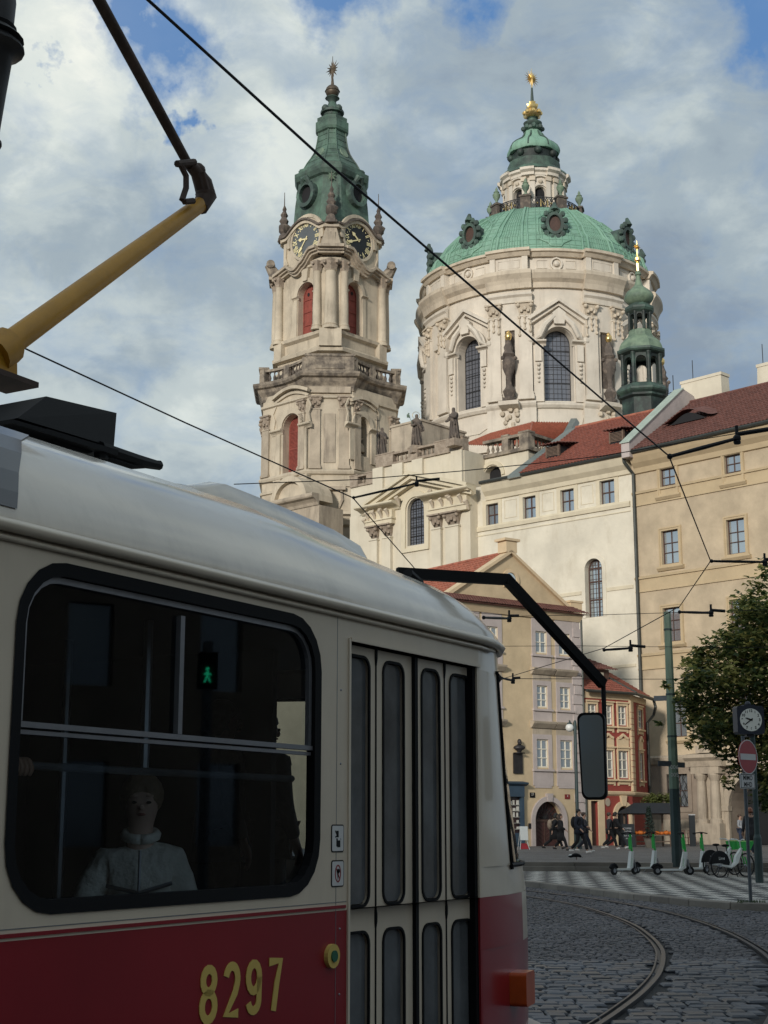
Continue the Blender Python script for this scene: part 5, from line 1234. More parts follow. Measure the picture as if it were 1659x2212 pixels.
# parapet wall between the two roofs
q = MB(); T_ = .65
prof = [(1.2, zeA - .3), (1.2, zeA + .7), (-BK + .3, zeA + RH + 1.15), (-BK - 1.2, zeA + RH + .9), (-BK - 2.2, zeA + RH - .6), (-BK - 2.2, zeA - .3)]
q.add([A_.p(0, v, w) for w, v in prof] + [A_.p(T_, v, w) for w, v in prof], [tuple(reversed(range(6))), tuple(range(6, 12))] + [(i, (i + 1) % 6, 6 + (i + 1) % 6, 6 + i) for i in range(6)])
pw_ = q.build('parapet', MT['lilac_trim'], long_h)
q = MB(); q.hexa([A_.p(-.08, prof[1][1], 1.3), A_.p(T_ + .08, prof[1][1], 1.3), A_.p(T_ + .08, prof[2][1], prof[2][0]), A_.p(-.08, prof[2][1], prof[2][0]), A_.p(-.08, prof[1][1] + .06, 1.3), A_.p(T_ + .08, prof[1][1] + .06, 1.3), A_.p(T_ + .08, prof[2][1] + .06, prof[2][0]), A_.p(-.08, prof[2][1] + .06, prof[2][0])]); q.build('coping', mat('coping', (.36, .42, .36), .6, var=.15), pw_)
# ---- ochre part
uB1 = B_.uv(1659, 1300)[0] + 9
rows = [((1427, 1011, 1460, 1064.6), (1566, 984, 1604, 1040)), ((1430.5, 1145, 1467, 1218), (1571, 1123, 1611, 1198)), ((1434, 1312, 1471, 1386), (1578, 1294, 1618, 1372)), ((1450, 1505, 1484, 1592), (1590, 1500, 1630, 1590))]
opsB = []
for r, row in enumerate(rows):
    a, b = [op(B_, *q) for q in row]; b['v0'], b['v1'] = a['v0'], a['v1']; b['u1'] = b['u0'] + (a['u1'] - a['u0']); sp_ = b['u0'] - a['u0']
    c = dict(b); c['u0'] += sp_; c['u1'] += sp_; opsB += [(r, a), (r, b), (r, c)]
og = op(B_, 1442, 1672, 1487, 1744); og['d'] = .4
od = dict(u0=B_.uv(1579, 1770)[0], v0=GZ, d=1.6); od['u1'] = od['u0'] + 4.4; od['v1'] = B_.uv(1640, 1668)[1]; od['rise'] = 2.2
zpl = B_.uv(1450, 1640)[1]
w_ = MB(); w_.facade(B_, 0, uB1, zpl, zeB, [o for r, o in opsB], .28); w_.build('wall', MT['plaster_ochre'], ochre)
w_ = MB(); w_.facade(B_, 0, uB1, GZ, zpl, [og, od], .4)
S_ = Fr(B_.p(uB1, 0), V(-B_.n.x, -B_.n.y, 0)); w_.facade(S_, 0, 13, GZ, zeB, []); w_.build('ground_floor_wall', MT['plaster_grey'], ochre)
for r, o in opsB:
    W = window(ochre, B_, o, .22, 'wood_brown', 'glass_sky' if r < 3 else 'glass_dim', .075, (.5,), ((.33, .67) if r == 0 else (.34, .64)), .055, sur=(.24, .09, 'plaster_band'))
    s = MB(); s.ribbon(B_, outline(o, -.16), .1, .08, .13, closed=True)
    s.sweep(B_, [(0, o['v0'] - .42), (.1, o['v0'] - .42), (.24, o['v0'] - .25), (.24, o['v0'] - .16), (0, o['v0'] - .16)], o['u0'] - .38, o['u1'] + .38); s.build('sill', MT['plaster_band'], W)
t = MB()
for x, y, h in ((1500, 1056, .75), (1500, 1248, .8), (1405, 1430, .8)):
    t.mark(); v = B_.uv(x, y)[1]; t.fbox(B_, .0, uB1, v - h / 2, v + h / 2, 0, .04); t.sweep(B_, [(0, v + h / 2), (.14, v + h / 2), (.16, v + h / 2 + .12), (0, v + h / 2 + .2)], 0, uB1); t.fbox(B_, 0, uB1, v - h / 2 - .1, v - h / 2, 0, .09)
t.mark(); t.sweep(B_, [(0, zeB - 1.35), (.15, zeB - 1.3), (.22, zeB - .95), (.5, zeB - .65), (.7, zeB - .3), (.8, zeB - .05), (0, zeB)], 0.35, uB1)
t.build('cornice_and_bands', MT['plaster_band'], ochre)
t = MB(); t.tube([B_.p(.7, zeB + .08, .9), B_.p(uB1, zeB + .08, .9)], .14, 8); t.build('gutter', MT['gutter'], ochre)
t = MB(); t.sweep(B_, [(0, zpl - .35), (.15, zpl - .3), (.3, zpl - .05), (.35, zpl + .1), (.1, zpl + .25), (0, zpl + .25)], 0, uB1); t.fbox(B_, 0, od['u0'] - 1.2, GZ, GZ + 1.55, 0, .07); t.build('plinth_and_ledge', MT['stone_low'], ochre)
rb_ = MB(); q0 = .7
rb_.tiles(B_.p(q0, zeB + .15, .95), B_.p(uB1, zeB + .15, .95), B_.p(uB1, zeB + RH, -BK), B_.p(q0, zeB + RH, -BK)); rb_.poly([B_.p(uB1, zeB + RH, -BK), B_.p(q0, zeB + RH, -BK), B_.p(q0, zeB, -2 * BK), B_.p(uB1, zeB, -2 * BK)])
rfB = rb_.build('roof', MT['roof_dark'], ochre)
q = MB(); q.tube([B_.p(q0, zeB + RH + .05, -BK), B_.p(uB1, zeB + RH + .05, -BK)], .16, 6); q.build('ridge', MT['roof_dark'], rfB)
# eyelid dormer
tt = .42; u = B_.uv(1492, 914, .95 - (BK + .95) * tt)[0]; z = zeB + .15 + (RH - .15) * tt; w = .95 - (BK + .95) * tt
d = MB(); n = 14; 
for i in range(n):
    a0, a1 = i / n, (i + 1) / n; f0, f1 = [(u + (a - .5) * 4.2, z + .75 * math.sin(math.pi * a) ** 1.5) for a in (a0, a1)]
    d.poly([B_.p(f0[0], f0[1] + .08, w + .5), B_.p(f1[0], f1[1] + .08, w + .5), B_.p(f1[0], f1[1] + .5 + .1, w - 1.2), B_.p(f0[0], f0[1] + .5 + .1, w - 1.2)]); 
D_ = d.build('eyelid_dormer', MT['roof_dark'], rfB, smooth='all')
d = MB(); d.poly([B_.p(u + (i / n - .5) * 3.2, z + .0 + .62 * math.sin(math.pi * i / n) ** 1.5, w + .3) for i in range(n + 1)]); d.build('opening', MT['void'], D_)
# chimneys
for nm, (x0, y0, x1, y1), par in (('chimney', (1467, 815, 1560, 872), rfB), ('chimney', (1632, 785, 1672, 850), rfB)):
    F2 = Fr(B_.p(0, 0, -BK - 1.5), EB); a, v1 = F2.uv(x0, (y0 + y1) / 2); b, _ = F2.uv(x1, (y0 + y1) / 2); v0 = zeB + RH - 2; v1 = F2.uv((x0 + x1) / 2, y0 + 4)[1]
    c = MB(); c.hexa([F2.p(a, v0, -1.2), F2.p(b, v0, -1.2), F2.p(b, v0, 0), F2.p(a, v0, 0), F2.p(a + .12, v1, -1.1), F2.p(b - .12, v1, -1.1), F2.p(b - .12, v1, -.1), F2.p(a + .12, v1, -.1)]); c.fbox(F2, a + .05, b - .05, v1, v1 + .22, -1.15, -.05); C_ = c.build(nm, MT['plaster_church'], par)
    c = MB(); c.tube([F2.p((a * 3 + b) / 4, v1, -.5), F2.p((a * 3 + b) / 4, v1 + 1.8, -.5)], .03, 5); c.build('lightning_rod', MT['iron'], C_)
s_ = MB(); F2 = Fr(B_.p(0, 0, -BK - 4), EB)
for x in (1441, 1456): u, v = F2.uv(x, 870); s_.tube([F2.p(u, v - 1, 0), F2.p(u, v + 2.2, 0)], .035, 5)
for y in (855, 868): u0, v = F2.uv(1430, y); s_.tube([F2.p(u0, v, 0), F2.p(u0 + 2.2, v + .2, 0)], .03, 5)
s_.build('roof_railing', MT['iron'], rfB)
# ground floor window grille, portal
W = window(ochre, B_, og, .3, 'wood_brown', 'glass_dim', .07, (.5,), (.5,), .05, sur=(.3, .08, 'plaster_grey'))
g = MB(); u0, u1, v0, v1 = og['u0'], og['u1'], og['v0'], og['v1']
for i in range(-4, 9):
    a = u0 + (u1 - u0) * i / 4
    for s in (1, -1):
        pts = [(a + s * (v1 - v0) * k / 14 * .45, v0 + (v1 - v0) * k / 14) for k in range(15)]; pts = [p for p in pts if u0 <= p[0] <= u1]
        if len(pts) > 1: g.tube([B_.p(x + .04 * math.sin(y * 9), y, -.05) for x, y in pts], .022, 4)
g.ribbon(B_, outline(og), .06, -.08, -.02, closed=True); g.build('iron_grille', MT['iron'], W)
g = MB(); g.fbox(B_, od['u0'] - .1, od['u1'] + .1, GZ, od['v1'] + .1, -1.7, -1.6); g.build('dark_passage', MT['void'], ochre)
pt_ = MB(); cu = (od['u0'] + od['u1']) / 2; hw_ = 2.2; vs = od['v1'] - hw_
pt_.ribbon(B_, [(cu + (hw_ + .25) * math.cos(math.pi * i / 18), vs + (hw_ + .25) * math.sin(math.pi * i / 18)) for i in range(19)], .5, -.1, .22)
for s in (-1, 1): pt_.fbox(B_, cu + s * (hw_ + .25) - .25, cu + s * (hw_ + .25) + .25, GZ, vs, -.1, .22); pt_.fbox(B_, cu + s * (hw_ + .3) - .35, cu + s * (hw_ + .3) + .35, vs - .15, vs + .15, -.1, .32)
zent = B_.uv(1540, 1655)[1]; zct = B_.uv(1540, 1672)[1]
for s in (-1, 1):
    x = cu + s * 3.45; pt_.fbox(B_, x - 1.0, x + 1.0, GZ, GZ + 1.3, 0, .9); pt_.fbox(B_, x - .95, x + .95, GZ + 1.3, zct, 0, .25)
    for k in (-.5, .5): pt_.lathe(B_.p(x + k, 0, .5), [(.42, GZ + 1.3), (.42, GZ + 1.5), (.32, GZ + 1.6), (.34, (GZ + zct) / 2), (.28, zct - .5), (.28, zct - .45), (.42, zct - .1), (.42, zct)], 14)
    pt_.fbox(B_, x - 1.05, x + 1.05, zct, zct + .45, 0, .85); pt_.sweep(B_, [(0, zct + .45), (.9, zct + .45), (1.0, zct + .8), (1.25, zct + 1.0), (1.25, zct + 1.2), (0, zct + 1.35)], x - 1.35, x + 1.35)
    pt_.fbox(B_, x - .5, x + .5, zct + 1.3, zct + 1.75, .1, 1.0)
pt_.fbox(B_, cu - 2.4, cu + 2.4, zct + .5, zct + 1.1, 0, .4)
pt_.build('portal', MT['stone_low'], ochre)
for s in (-1, 1):
    x = cu + s * 3.45; q = MB(); q.lathe(B_.p(x, zct + 1.75, .55), urn_prof(1.25, .55), 12); q.build('portal_urn', MT['stone_dark'], ochre, smooth=True)
# ================================================================ green turret on the long roof
tw = at_y(1389, 880, 112); turret = thing('roof_turret', 'slender green copper turret with open arches, onion cap and gilded star above the red roof', 'turret', (tw.x, tw.y, zeA))
ty = lambda y: at_y(1389, y, 112).z
def o8(r, z, a0=.2): return [V(tw.x + r * math.cos(a0 + k * math.pi / 4), tw.y + r * math.sin(a0 + k * math.pi / 4), z) for k in range(8)]
def turret_stage(z0, z1, r, pier, m, aw_, name):
    p = MB()
    for k in range(8):
        a, b = o8(r, 0)[k], o8(r, 0)[(k + 1) % 8]; f = Fr(((a.x + b.x) / 2, (a.y + b.y) / 2, 0), (b.x - a.x, b.y - a.y, 0)); h = (b - a).length / 2
        o = dict(u0=-h * aw_, u1=h * aw_, v0=z0 + .05, v1=z1 - (z1 - z0) * .12, rise=h * aw_, d=.25); p.facade(f, -h, h, z0, z1, [o], .25)
        p.lathe(a * 1.0 + V(0, 0, 0), [(pier, z0), (pier * 1.2, z0 + .1), (pier, z0 + .2), (pier, z1 - .3), (pier * 1.3, z1 - .1), (pier * 1.3, z1)], 8)
    return p.build(name, MT[m], turret)
p = MB(); rings(p, [o8(1.75, zeA + .5), o8(1.72, ty(868)), o8(1.95, ty(864)), o8(1.95, ty(860)), o8(1.7, ty(858))]); p.build('base', MT['copper_black'], turret)
p = MB(); rings(p, [o8(1.7, ty(861)), o8(2.05, ty(855)), o8(2.15, ty(852)), o8(2.15, ty(848)), o8(1.75, ty(838)), o8(1.6, ty(836))]); p.build('lower_eave', MT['copper_dark'], turret)
turret_stage(ty(838), ty(770), 1.55, .16, 'copper_black', .68, 'open_arcade')
p = MB(); rings(p, [o8(1.6, ty(772)), o8(1.9, ty(769)), o8(2.0, ty(766)), o8(2.0, ty(762)), o8(1.8, ty(760))]); p.build('upper_eave', MT['copper_dark'], turret)
p = MB(); rings(p, [o8(1.85, ty(761)), o8(1.75, ty(752)), o8(1.6, ty(744)), o8(1.3, ty(736)), o8(1.05, ty(730)), o8(.95, ty(722)), o8(.92, ty(716))]); p.build('lower_cap', MT['copper_pale'], turret)
turret_stage(ty(717), ty(678), .88, .1, 'copper_black', .6, 'upper_arcade')
p = MB(); rings(p, [o8(.9, ty(680)), o8(1.12, ty(676)), o8(1.22, ty(672)), o8(1.22, ty(668)), o8(.9, ty(662)), o8(.75, ty(658))]); p.build('small_eave', MT['copper_dark'], turret)
p = MB(); p.lathe((tw.x, tw.y, 0), [(.6, ty(660)), (.85, ty(656)), (1.1, ty(648)), (1.12, ty(641)), (.95, ty(633)), (.6, ty(625)), (.32, ty(617)), (.2, ty(606)), (.16, ty(596)), (.25, ty(594)), (.2, ty(588)), (.1, ty(585))], 24, fold=lambda a, z: 1 + .05 * abs(math.sin(6 * a))); p.build('onion_cap', MT['copper_pale'], turret, smooth=True)
p = MB(); p.lathe((tw.x, tw.y, 0), [(.12, ty(588)), (.16, ty(570)), (.1, ty(566)), (.24, ty(563)), (.26, ty(558)), (.1, ty(554)), (.08, ty(548)), (.03, ty(520))], 10); star(p, (tw.x, tw.y, ty(534)), .4, (.95, .3, 0), 12, 9); p.build('gilded_star', MT['gold'], turret)
# ================================================================ yellow house
YU = V(.809, .588, 0); YO = at_y(1263, 1826, 90); YO.z = 0; Yf = Fr(YO, YU)
yel = thing('yellow_house', 'yellow plastered house with lilac window surrounds, tile topped gable and arched brown gate', 'house', Yf.p(-3, GZ))
yl = Yf.uv(560, 1500)[0]
yo = [op(Yf, *q) for q in ((1049, 1352, 1073, 1400), (1156, 1364, 1180.5, 1410.6), (1206, 1370, 1230, 1413), (1159, 1481, 1182, 1528), (1209, 1486, 1231, 1532), (1159, 1597, 1184, 1658), (1210, 1600, 1236, 1661))]
for a in (0,): yo[a]['v0'], yo[a]['v1'] = yo[1]['v0'], yo[1]['v1']
for a, b in ((3, 4), (5, 6), (1, 2)): yo[b]['v0'], yo[b]['v1'] = yo[a]['v0'], yo[a]['v1']
extra = []
for k, (a) in enumerate((3, 5)): e = dict(yo[a]); d_ = yo[0]['u0'] - yo[1]['u0']; e['u0'] += d_; e['u1'] += d_; extra.append(e)
yo += extra
yo[0]['u1'] = yo[0]['u0'] + yo[1]['u1'] - yo[1]['u0']
for o in list(yo[:1]) + extra:
    for dd_ in (-1.7, -4.6, -6.3, -9.2, -10.9): e = dict(o); e['u0'] += dd_; e['u1'] += dd_; yo.append(e)
yd = op(Yf, 1153.6, 1730, 1216.6, 1827, 1); yd['v0'] = GZ; yd['d'] = .45
yeave = Yf.uv(1150, 1318)[1]
yo = [o for o in yo if o['u0'] > yl + .3]
w_ = MB(); w_.facade(Yf, yl, 0, GZ, yeave, yo + [yd], .16)
ga = Yf.uv(1101, 1196, -1); gl = Yf.uv(960, 1290, -1); gr_ = Yf.uv(1236, 1318, -1)
gb = yeave + .2
gx = ga[0] - (gr_[0] - ga[0])
GP = [(gx - .0, gb), (gr_[0], gb), (gr_[0], gb + .15), ga, (gx, gb + .15)]
w_.fprism(Yf, GP, -1.4, -1.0)
S_ = Fr(Yf.p(0, 0), V(-Yf.n.x, -Yf.n.y, 0)); w_.facade(S_, 0, 8, GZ, yeave, [])
w_.build('wall', MT['yellow_wall'], yel)
q = MB(); q.ribbon(Yf, [(gx - .3, gb + .1), (ga[0], ga[1] + .12), (gr_[0] + .1, gb + .1)], .2, -1.5, -.8); q.fbox(Yf, ga[0] - .42, ga[0] + .42, ga[1] + .05, ga[1] + .75, -1.6, -.8); q.fbox(Yf, ga[0] - .6, ga[0] + .6, ga[1] + .75, ga[1] + .9, -1.7, -.7)
q.fbox(Yf, gr_[0] - .2, gr_[0] + .75, gb, gb + .75, -1.5, -.9); q.fbox(Yf, gr_[0] - .28, gr_[0] + .83, gb + .75, gb + .87, -1.55, -.85); q.sweep(Yf, [(0, yeave - .45), (.1, yeave - .45), (.3, yeave - .1), (.3, yeave), (0, yeave)], yl, 0.1); q.build('gable_coping', MT['peach_trim'], yel)
q = MB(); q.tiles(Yf.p(yl, yeave + .02, .55), Yf.p(.35, yeave + .02, .55), Yf.p(.35, yeave + .62, -1.0), Yf.p(yl, yeave + .62, -1.0), .2, .3, .07); q.fbox(Yf, yl, .3, yeave - .02, yeave + .01, -1, .5); q.build('eave_tiles', MT['roof_dark'], yel)
q = MB(); q.tiles(Yf.p(gx - .3, gb, -13), Yf.p(gx - .3, gb, -1.45), Yf.p(ga[0], ga[1], -1.45), Yf.p(ga[0], ga[1], -13)); q.tiles(Yf.p(gr_[0] + .2, gb, -1.45), Yf.p(gr_[0] + .2, gb, -13), Yf.p(ga[0], ga[1], -13), Yf.p(ga[0], ga[1], -1.45)); q.tube([Yf.p(ga[0], ga[1] + .08, -1.6), Yf.p(ga[0], ga[1] + .08, -13)], .14, 6); q.build('roof', MT['roof_orange'], yel)
gw = op(Yf, 1090, 1237, 1115, 1262, 1, w=-.98); q = MB(); q.fprism(Yf, outline(gw), -1.02, -.97); gwo = q.build('gable_window', MT['glass_sky'], yel)
q = MB(); q.ribbon(Yf, outline(gw, -.1), .2, -1.0, -.9); q.build('surround', MT['peach_trim'], gwo)
q = MB(); q.fbox(Yf, -.55, -.0, GZ, yeave - .45, -.2, .06)
for i in range(28):
    z = GZ + .2 + i * .58
    if z < yeave - .9: q.fbox(Yf, -.58 if i % 2 else -.72, .03, z, z + .5, -.2, .12)
q.build('quoins', MT['lilac_trim'], yel)
ztop = yo[1]['v0'] - .5
for i, o in enumerate(yo):
    W = window(yel, Yf, o, .12, 'wood_white', 'glass_dim', .075, (.5,), ((.5,) if o['v0'] > ztop else (.33, .67) if o['v1'] - o['v0'] < 1.9 else (.3, .68)), .055)
    t = MB(); top = o['v0'] > ztop
    hgt = 1.0; u0, u1, v0, v1 = o['u0'], o['u1'], o['v0'], o['v1']
    t.fbox(Yf, u0 - .3, u0, v0 - .12, v1 + .28, 0, .05); t.fbox(Yf, u1, u1 + .3, v0 - .12, v1 + .28, 0, .05); t.fbox(Yf, u0, u1, v1, v1 + .28, 0, .05)
    t.fbox(Yf, u0 - .32, u1 + .32, v0 - 1.05, v0 - .22, 0, .05); t.fbox(Yf, u0 - .2, u1 + .2, v0 - 1.18, v0 - 1.05, 0, .045)
    if top: t.fbox(Yf, u0 - .3, u1 + .3, v1 + .28, v1 + 1.05, 0, .045)
    t.fbox(Yf, u0 - .36, u1 + .36, v0 - .22, v0 - .1, 0, .16); t.build('surround', MT['lilac_trim'], W)
    if not top:
        t = MB()
        if v1 - v0 < 1.75: t.sweep(Yf, [(0, v1 + .65), (.12, v1 + .65), (.35, v1 + .9), (.38, v1 + 1.0), (0, v1 + 1.08)], u0 - .45, u1 + .45); t.fbox(Yf, u0 - .3, u1 + .3, v1 + .28, v1 + .65, 0, .03)
        else:
            c = (u0 + u1) / 2
            for dr, w1, wd_ in ((0, .32, .16), (-.2, .18, .16)): t.ribbon(Yf, [(c - .8, v1 + .85 + dr), (c - .62, v1 + .88 + dr)] + [(c - .5 + 1.0 * i / 8, v1 + .95 + .3 * math.sin(math.pi * i / 8) + dr) for i in range(9)] + [(c + .62, v1 + .88 + dr), (c + .8, v1 + .85 + dr)], wd_, 0, w1)
            t.fbox(Yf, u0 - .3, u1 + .3, v1 + .28, v1 + .7, 0, .03)
        t.build('hood_moulding', MT['stone_low'], W)
# gate
c = (yd['u0'] + yd['u1']) / 2; hw2 = (yd['u1'] - yd['u0']) / 2; vs = yd['v1'] - hw2
q = MB(); q.ribbon(Yf, [(yd['u1'] + .12, GZ)] + [(c + (hw2 + .12) * math.cos(math.pi * i / 16), vs + (hw2 + .12) * math.sin(math.pi * i / 16)) for i in range(17)] + [(yd['u0'] - .12, GZ)], .28, -.1, .12); q.fprism(Yf, [(c - .16, yd['v1'] - .05), (c + .16, yd['v1'] - .05), (c + .24, yd['v1'] + .42), (c - .24, yd['v1'] + .42)], 0, .2); q.build('gate_surround', MT['lilac_trim'], yel)
q = MB(); q.poly([Yf.p(a, b, -.4) for a, b in outline(yd)]); gate = q.build('gate', MT['wood_maroon'], yel)
q = MB(); q.fbox(Yf, c - .03, c + .03, GZ, vs, -.4, -.36); q.fbox(Yf, yd['u0'], yd['u1'], vs - .05, vs + .08, -.4, -.33)
for s in (-1, 1):
    for k in range(9):
        z = GZ + .15 + k * .24; q.ribbon(Yf, [(c + s * .1, z), (c + s * hw2 * .52, z + .3), (c + s * hw2 * .95, z)], .035, -.4, -.37)
q.build('boards', MT['wood_brown'], gate)
q = MB()
for k in range(11): a = math.pi * k / 10; q.tube([Yf.p(c, vs + .1, -.35), Yf.p(c + hw2 * .95 * math.cos(a), vs + .1 + (hw2 * .88) * math.sin(a), -.35)], .02, 4)
q.ribbon(Yf, [(c + hw2 * .5 * math.cos(math.pi * i / 10), vs + .1 + hw2 * .5 * math.sin(math.pi * i / 10)) for i in range(11)], .03, -.37, -.34); q.build('fanlight_grille', MT['iron'], gate)
# shop front
if 'shop_blue' not in MT: mat('shop_blue', (.035, .065, .10), .5, var=.15); mat('shop_dark', (.03, .012, .012), .4, var=.1)
s0, s1_ = Yf.uv(1040, 1760)[0], Yf.uv(1127, 1760)[0]; st_ = Yf.uv(1106, 1698)[1]; sb = Yf.uv(1106, 1721)[1]
q = MB(); q.fbox(Yf, s0, s1_, sb, st_, 0, .3); q.sweep(Yf, [(.0, st_), (.3, st_), (.5, st_ + .12), (.52, st_ + .2), (0, st_ + .28)], s0 - .1, s1_ + .15); q.fbox(Yf, s1_ - .22, s1_, GZ, sb, 0, .25); q.fbox(Yf, s1_ - 1.25, s1_ - 1.1, GZ, sb, 0, .25); q.fbox(Yf, s0, s1_, GZ, GZ + .75, 0, .22)
sf = q.build('shop_front', MT['shop_blue'], yel)
q = MB(); q.fbox(Yf, s0, s1_ - .2, GZ + .75, sb, 0, .05); q.build('display', MT['shop_dark'], sf)
q = MB(); rr = random.Random(5)
for r in range(5):
    z = GZ + 1.0 + r * .34; q.fbox(Yf, s1_ - 1.08, s1_ - .24, z - .05, z - .03, .05, .14)
    for k in range(3):
        if rr.random() < .8: u = s1_ - 1.0 + k * .27; q.fbox(Yf, u, u + rr.uniform(.1, .2), z - .02, z + rr.uniform(.1, .24), .06, .09)
mat('paper', (.62, .60, .54), .7, var=.2, sc=8); q.build('displayed_prints', MT['paper'], sf)
for nm, (x0, y0, x1, y1), m, tx in (('house_number_plate', (1145, 1712, 1154, 1723), 'black', '27'), ('house_number_plate', (1220.5, 1716, 1229.5, 1726), 'plate_red', '4')):
    if m not in MT: mat('plate_red', (.2, .02, .02), .5)
    o = op(Yf, x0, y0, x1, y1); q = MB(); q.fbox(Yf, o['u0'] - .03, o['u1'] + .03, o['v0'], o['v1'], .01, .04); P_ = q.build(nm, MT[m], yel)
    q = MB(); cu_, cv = (o['u0'] + o['u1']) / 2, (o['v0'] + o['v1']) / 2; text_into(q, tx, lambda x, y: Yf.p(cu_ + x, cv + .03 + y, .045), .2); q.build('number', MT['paper'], P_)
q = MB(); q.tube([Yf.p(.1, yeave, .12), Yf.p(.1, GZ, .12)], .07, 8); q.build('downpipe', MT['gutter'], yel)
q = MB(); o = op(Yf, 1144, 1831 - 8, 1150, 1831); 
o = dict(u0=Yf.uv(1141, 1783)[0], v0=Yf.uv(1141, 1790)[1]); q.fbox(Yf, o['u0'], o['u0'] + .3, o['v0'], o['v0'] + .3, .01, .06); q.build('notice_plate', MT['bronze'], yel)
# bust and plaque
bo = op(Yf, 1108, 1628, 1127, 1671); bt_ = thing('memorial_bust', 'dark bronze bust over a tall dark plaque on the yellow house wall', 'bust', Yf.p((bo['u0'] + bo['u1']) / 2, bo['v0'], 0))
q = MB(); q.fbox(Yf, bo['u0'], bo['u1'], bo['v0'], bo['v1'], .01, .1); q.build('plaque', MT['bronze'], bt_)
q = MB(); cb = (bo['u0'] + bo['u1']) / 2; zt = bo['v1']
q.fbox(Yf, cb - .3, cb + .3, zt, zt + .06, 0, .35); q.lathe(Yf.p(cb, zt + .06, .2), [(.14, 0), (.12, .08), (.25, .16), (.37, .26), (.3, .36), (.12, .44), (.1, .5)], 14, sx=1, sy=.6); q.ball(Yf.p(cb, zt + .68, .22), .14, 12, (.9, .95, 1.15)); q.ball(Yf.p(cb, zt + .66, .36), .035, 6); q.ball(Yf.p(cb - .1, zt + .58, .26), .06, 6); q.ball(Yf.p(cb, zt + .57, .3), .08, 8); q.build('head_and_shoulders', MT['bronze'], bt_, smooth='all')
# ================================================================ red house
red = thing('red_house', 'small red and peach painted corner house with white windows and arched doorway', 'house', Yf.p(2, GZ))
r0, r1 = .2, Yf.uv(1367, 1750)[0]
ro = [op(Yf, *q) for q in ((1268, 1512, 1288, 1556), (1304, 1519, 1322, 1562), (1334, 1525, 1353, 1567), (1270, 1610, 1288, 1672), (1309, 1618, 1325, 1677), (1335, 1622, 1357, 1681))]
for g_ in ((0, 1, 2), (3, 4, 5)):
    for i in g_: ro[i]['v0'], ro[i]['v1'] = ro[g_[2]]['v0'], ro[g_[2]]['v1']
    for i in g_[1:2]: ro[i]['u0'] = ro[i]['u1'] - (ro[g_[2]]['u1'] - ro[g_[2]]['u0'])
rdo = op(Yf, 1276, 1730, 1292, 1824); rdo['v0'] = GZ; rar = op(Yf, 1332, 1741, 1361, 1826, 1); rar['v0'] = GZ
reave = Yf.uv(1320, 1497)[1]
Sf = Fr(Yf.p(r1, 0), V(.40, .9165, 0)); s_end = 4.2
so_ = [op(Sf, 1377, 1546, 1387, 1585), op(Sf, 1381, 1642, 1389, 1688)]
so_[0]['v0'], so_[0]['v1'] = ro[0]['v0'], ro[0]['v1']; so_[1]['v0'], so_[1]['v1'] = ro[3]['v0'], ro[3]['v1']
w_ = MB(); w_.facade(Yf, r0, r1, GZ, reave, ro + [rdo, rar], .2); w_.facade(Sf, 0, s_end, GZ, reave, so_, .2); w_.build('wall', MT['red_wall'], red)
p = MB(); zl = Yf.uv(1330, 1716)[1]
p.fbox(Yf, r0, r1, reave - .4, reave, 0, .05); p.fbox(Sf, 0, s_end, reave - .4, reave, 0, .05)
p.sweep(Yf, [(0, zl - .1), (.14, zl), (.18, zl + .12), (0, zl + .2)], r0, r1 + .1); p.sweep(Sf, [(0, zl - .1), (.14, zl), (.18, zl + .12), (0, zl + .2)], 0, s_end)
pu = Yf.uv(1360, 1600)[0]; p.fbox(Yf, pu, r1 + .08, zl + .2, reave - .4, 0, .09); p.fbox(Sf, -.08, .7, zl + .2, reave - .4, 0, .09); p.fbox(Yf, r0, r0 + .2, zl + .2, reave - .7, 0, .08)
tc_ = p.build('pilaster_and_bands', MT['peach_trim'], red)
p = MB()
for k in range(1, 14):
    z = zl + .2 + k * (reave - zl - .95) / 14; p.fbox(Yf, pu, r1 + .1, z, z + .03, .085, .1); p.fbox(Sf, -.1, .9, z, z + .03, .085, .1)
for k in range(7): z = GZ + .3 + k * .42; p.fbox(Yf, r0, rdo['u0'] - .3, z, z + .03, 0, .012); p.fbox(Yf, rdo['u1'] + .4, rar['u0'] - .35, z, z + .03, 0, .012); p.fbox(Sf, 0, s_end, z, z + .03, 0, .012)
p.build('joints', MT['red_wall'], tc_)
for i, (f, o) in enumerate([(Yf, o) for o in ro] + [(Sf, o) for o in so_]):
    W = window(red, f, o, .12, 'wood_white', 'glass_dim', .07, (.5,), (.33, .67) if i in (0, 1, 2, 6) else (.3, .68), .05)
    t = MB(); u0, u1, v0, v1 = o['u0'], o['u1'], o['v0'], o['v1']
    t.fbox(f, u0 - .09, u0, v0 - .1, v1 + .15, 0, .08); t.fbox(f, u1, u1 + .09, v0 - .1, v1 + .15, 0, .08); t.fbox(f, u0, u1, v1, v1 + .15, 0, .08)
    t.fbox(f, u0 - .13, u1 + .13, v0 - .18, v0 - .08, 0, .2); t.fbox(f, u0 - .09, u1 + .09, v0 - .38, v0 - .18, 0, .06)
    for s in (0, 1): x = u0 - .09 if s == 0 else u1 - .03; t.fbox(f, x, x + .12, v0 - .46, v0 - .38, 0, .06)
    t.fbox(f, u0 - .13, u1 + .13, v1 + .15, v1 + .24, 0, .15)
    if i in (3, 4, 5, 7): t.fbox(f, u0 - .06, u1 + .06, v1 + .24, v1 + .75, 0, .06); c = (u0 + u1) / 2; t.ribbon(f, [(c - .42, v1 + .75), (c - .25, v1 + .8), (c, v1 + .98), (c + .25, v1 + .8), (c + .42, v1 + .75)], .14, 0, .14)
    t.build('surround', MT['peach_trim'], W)
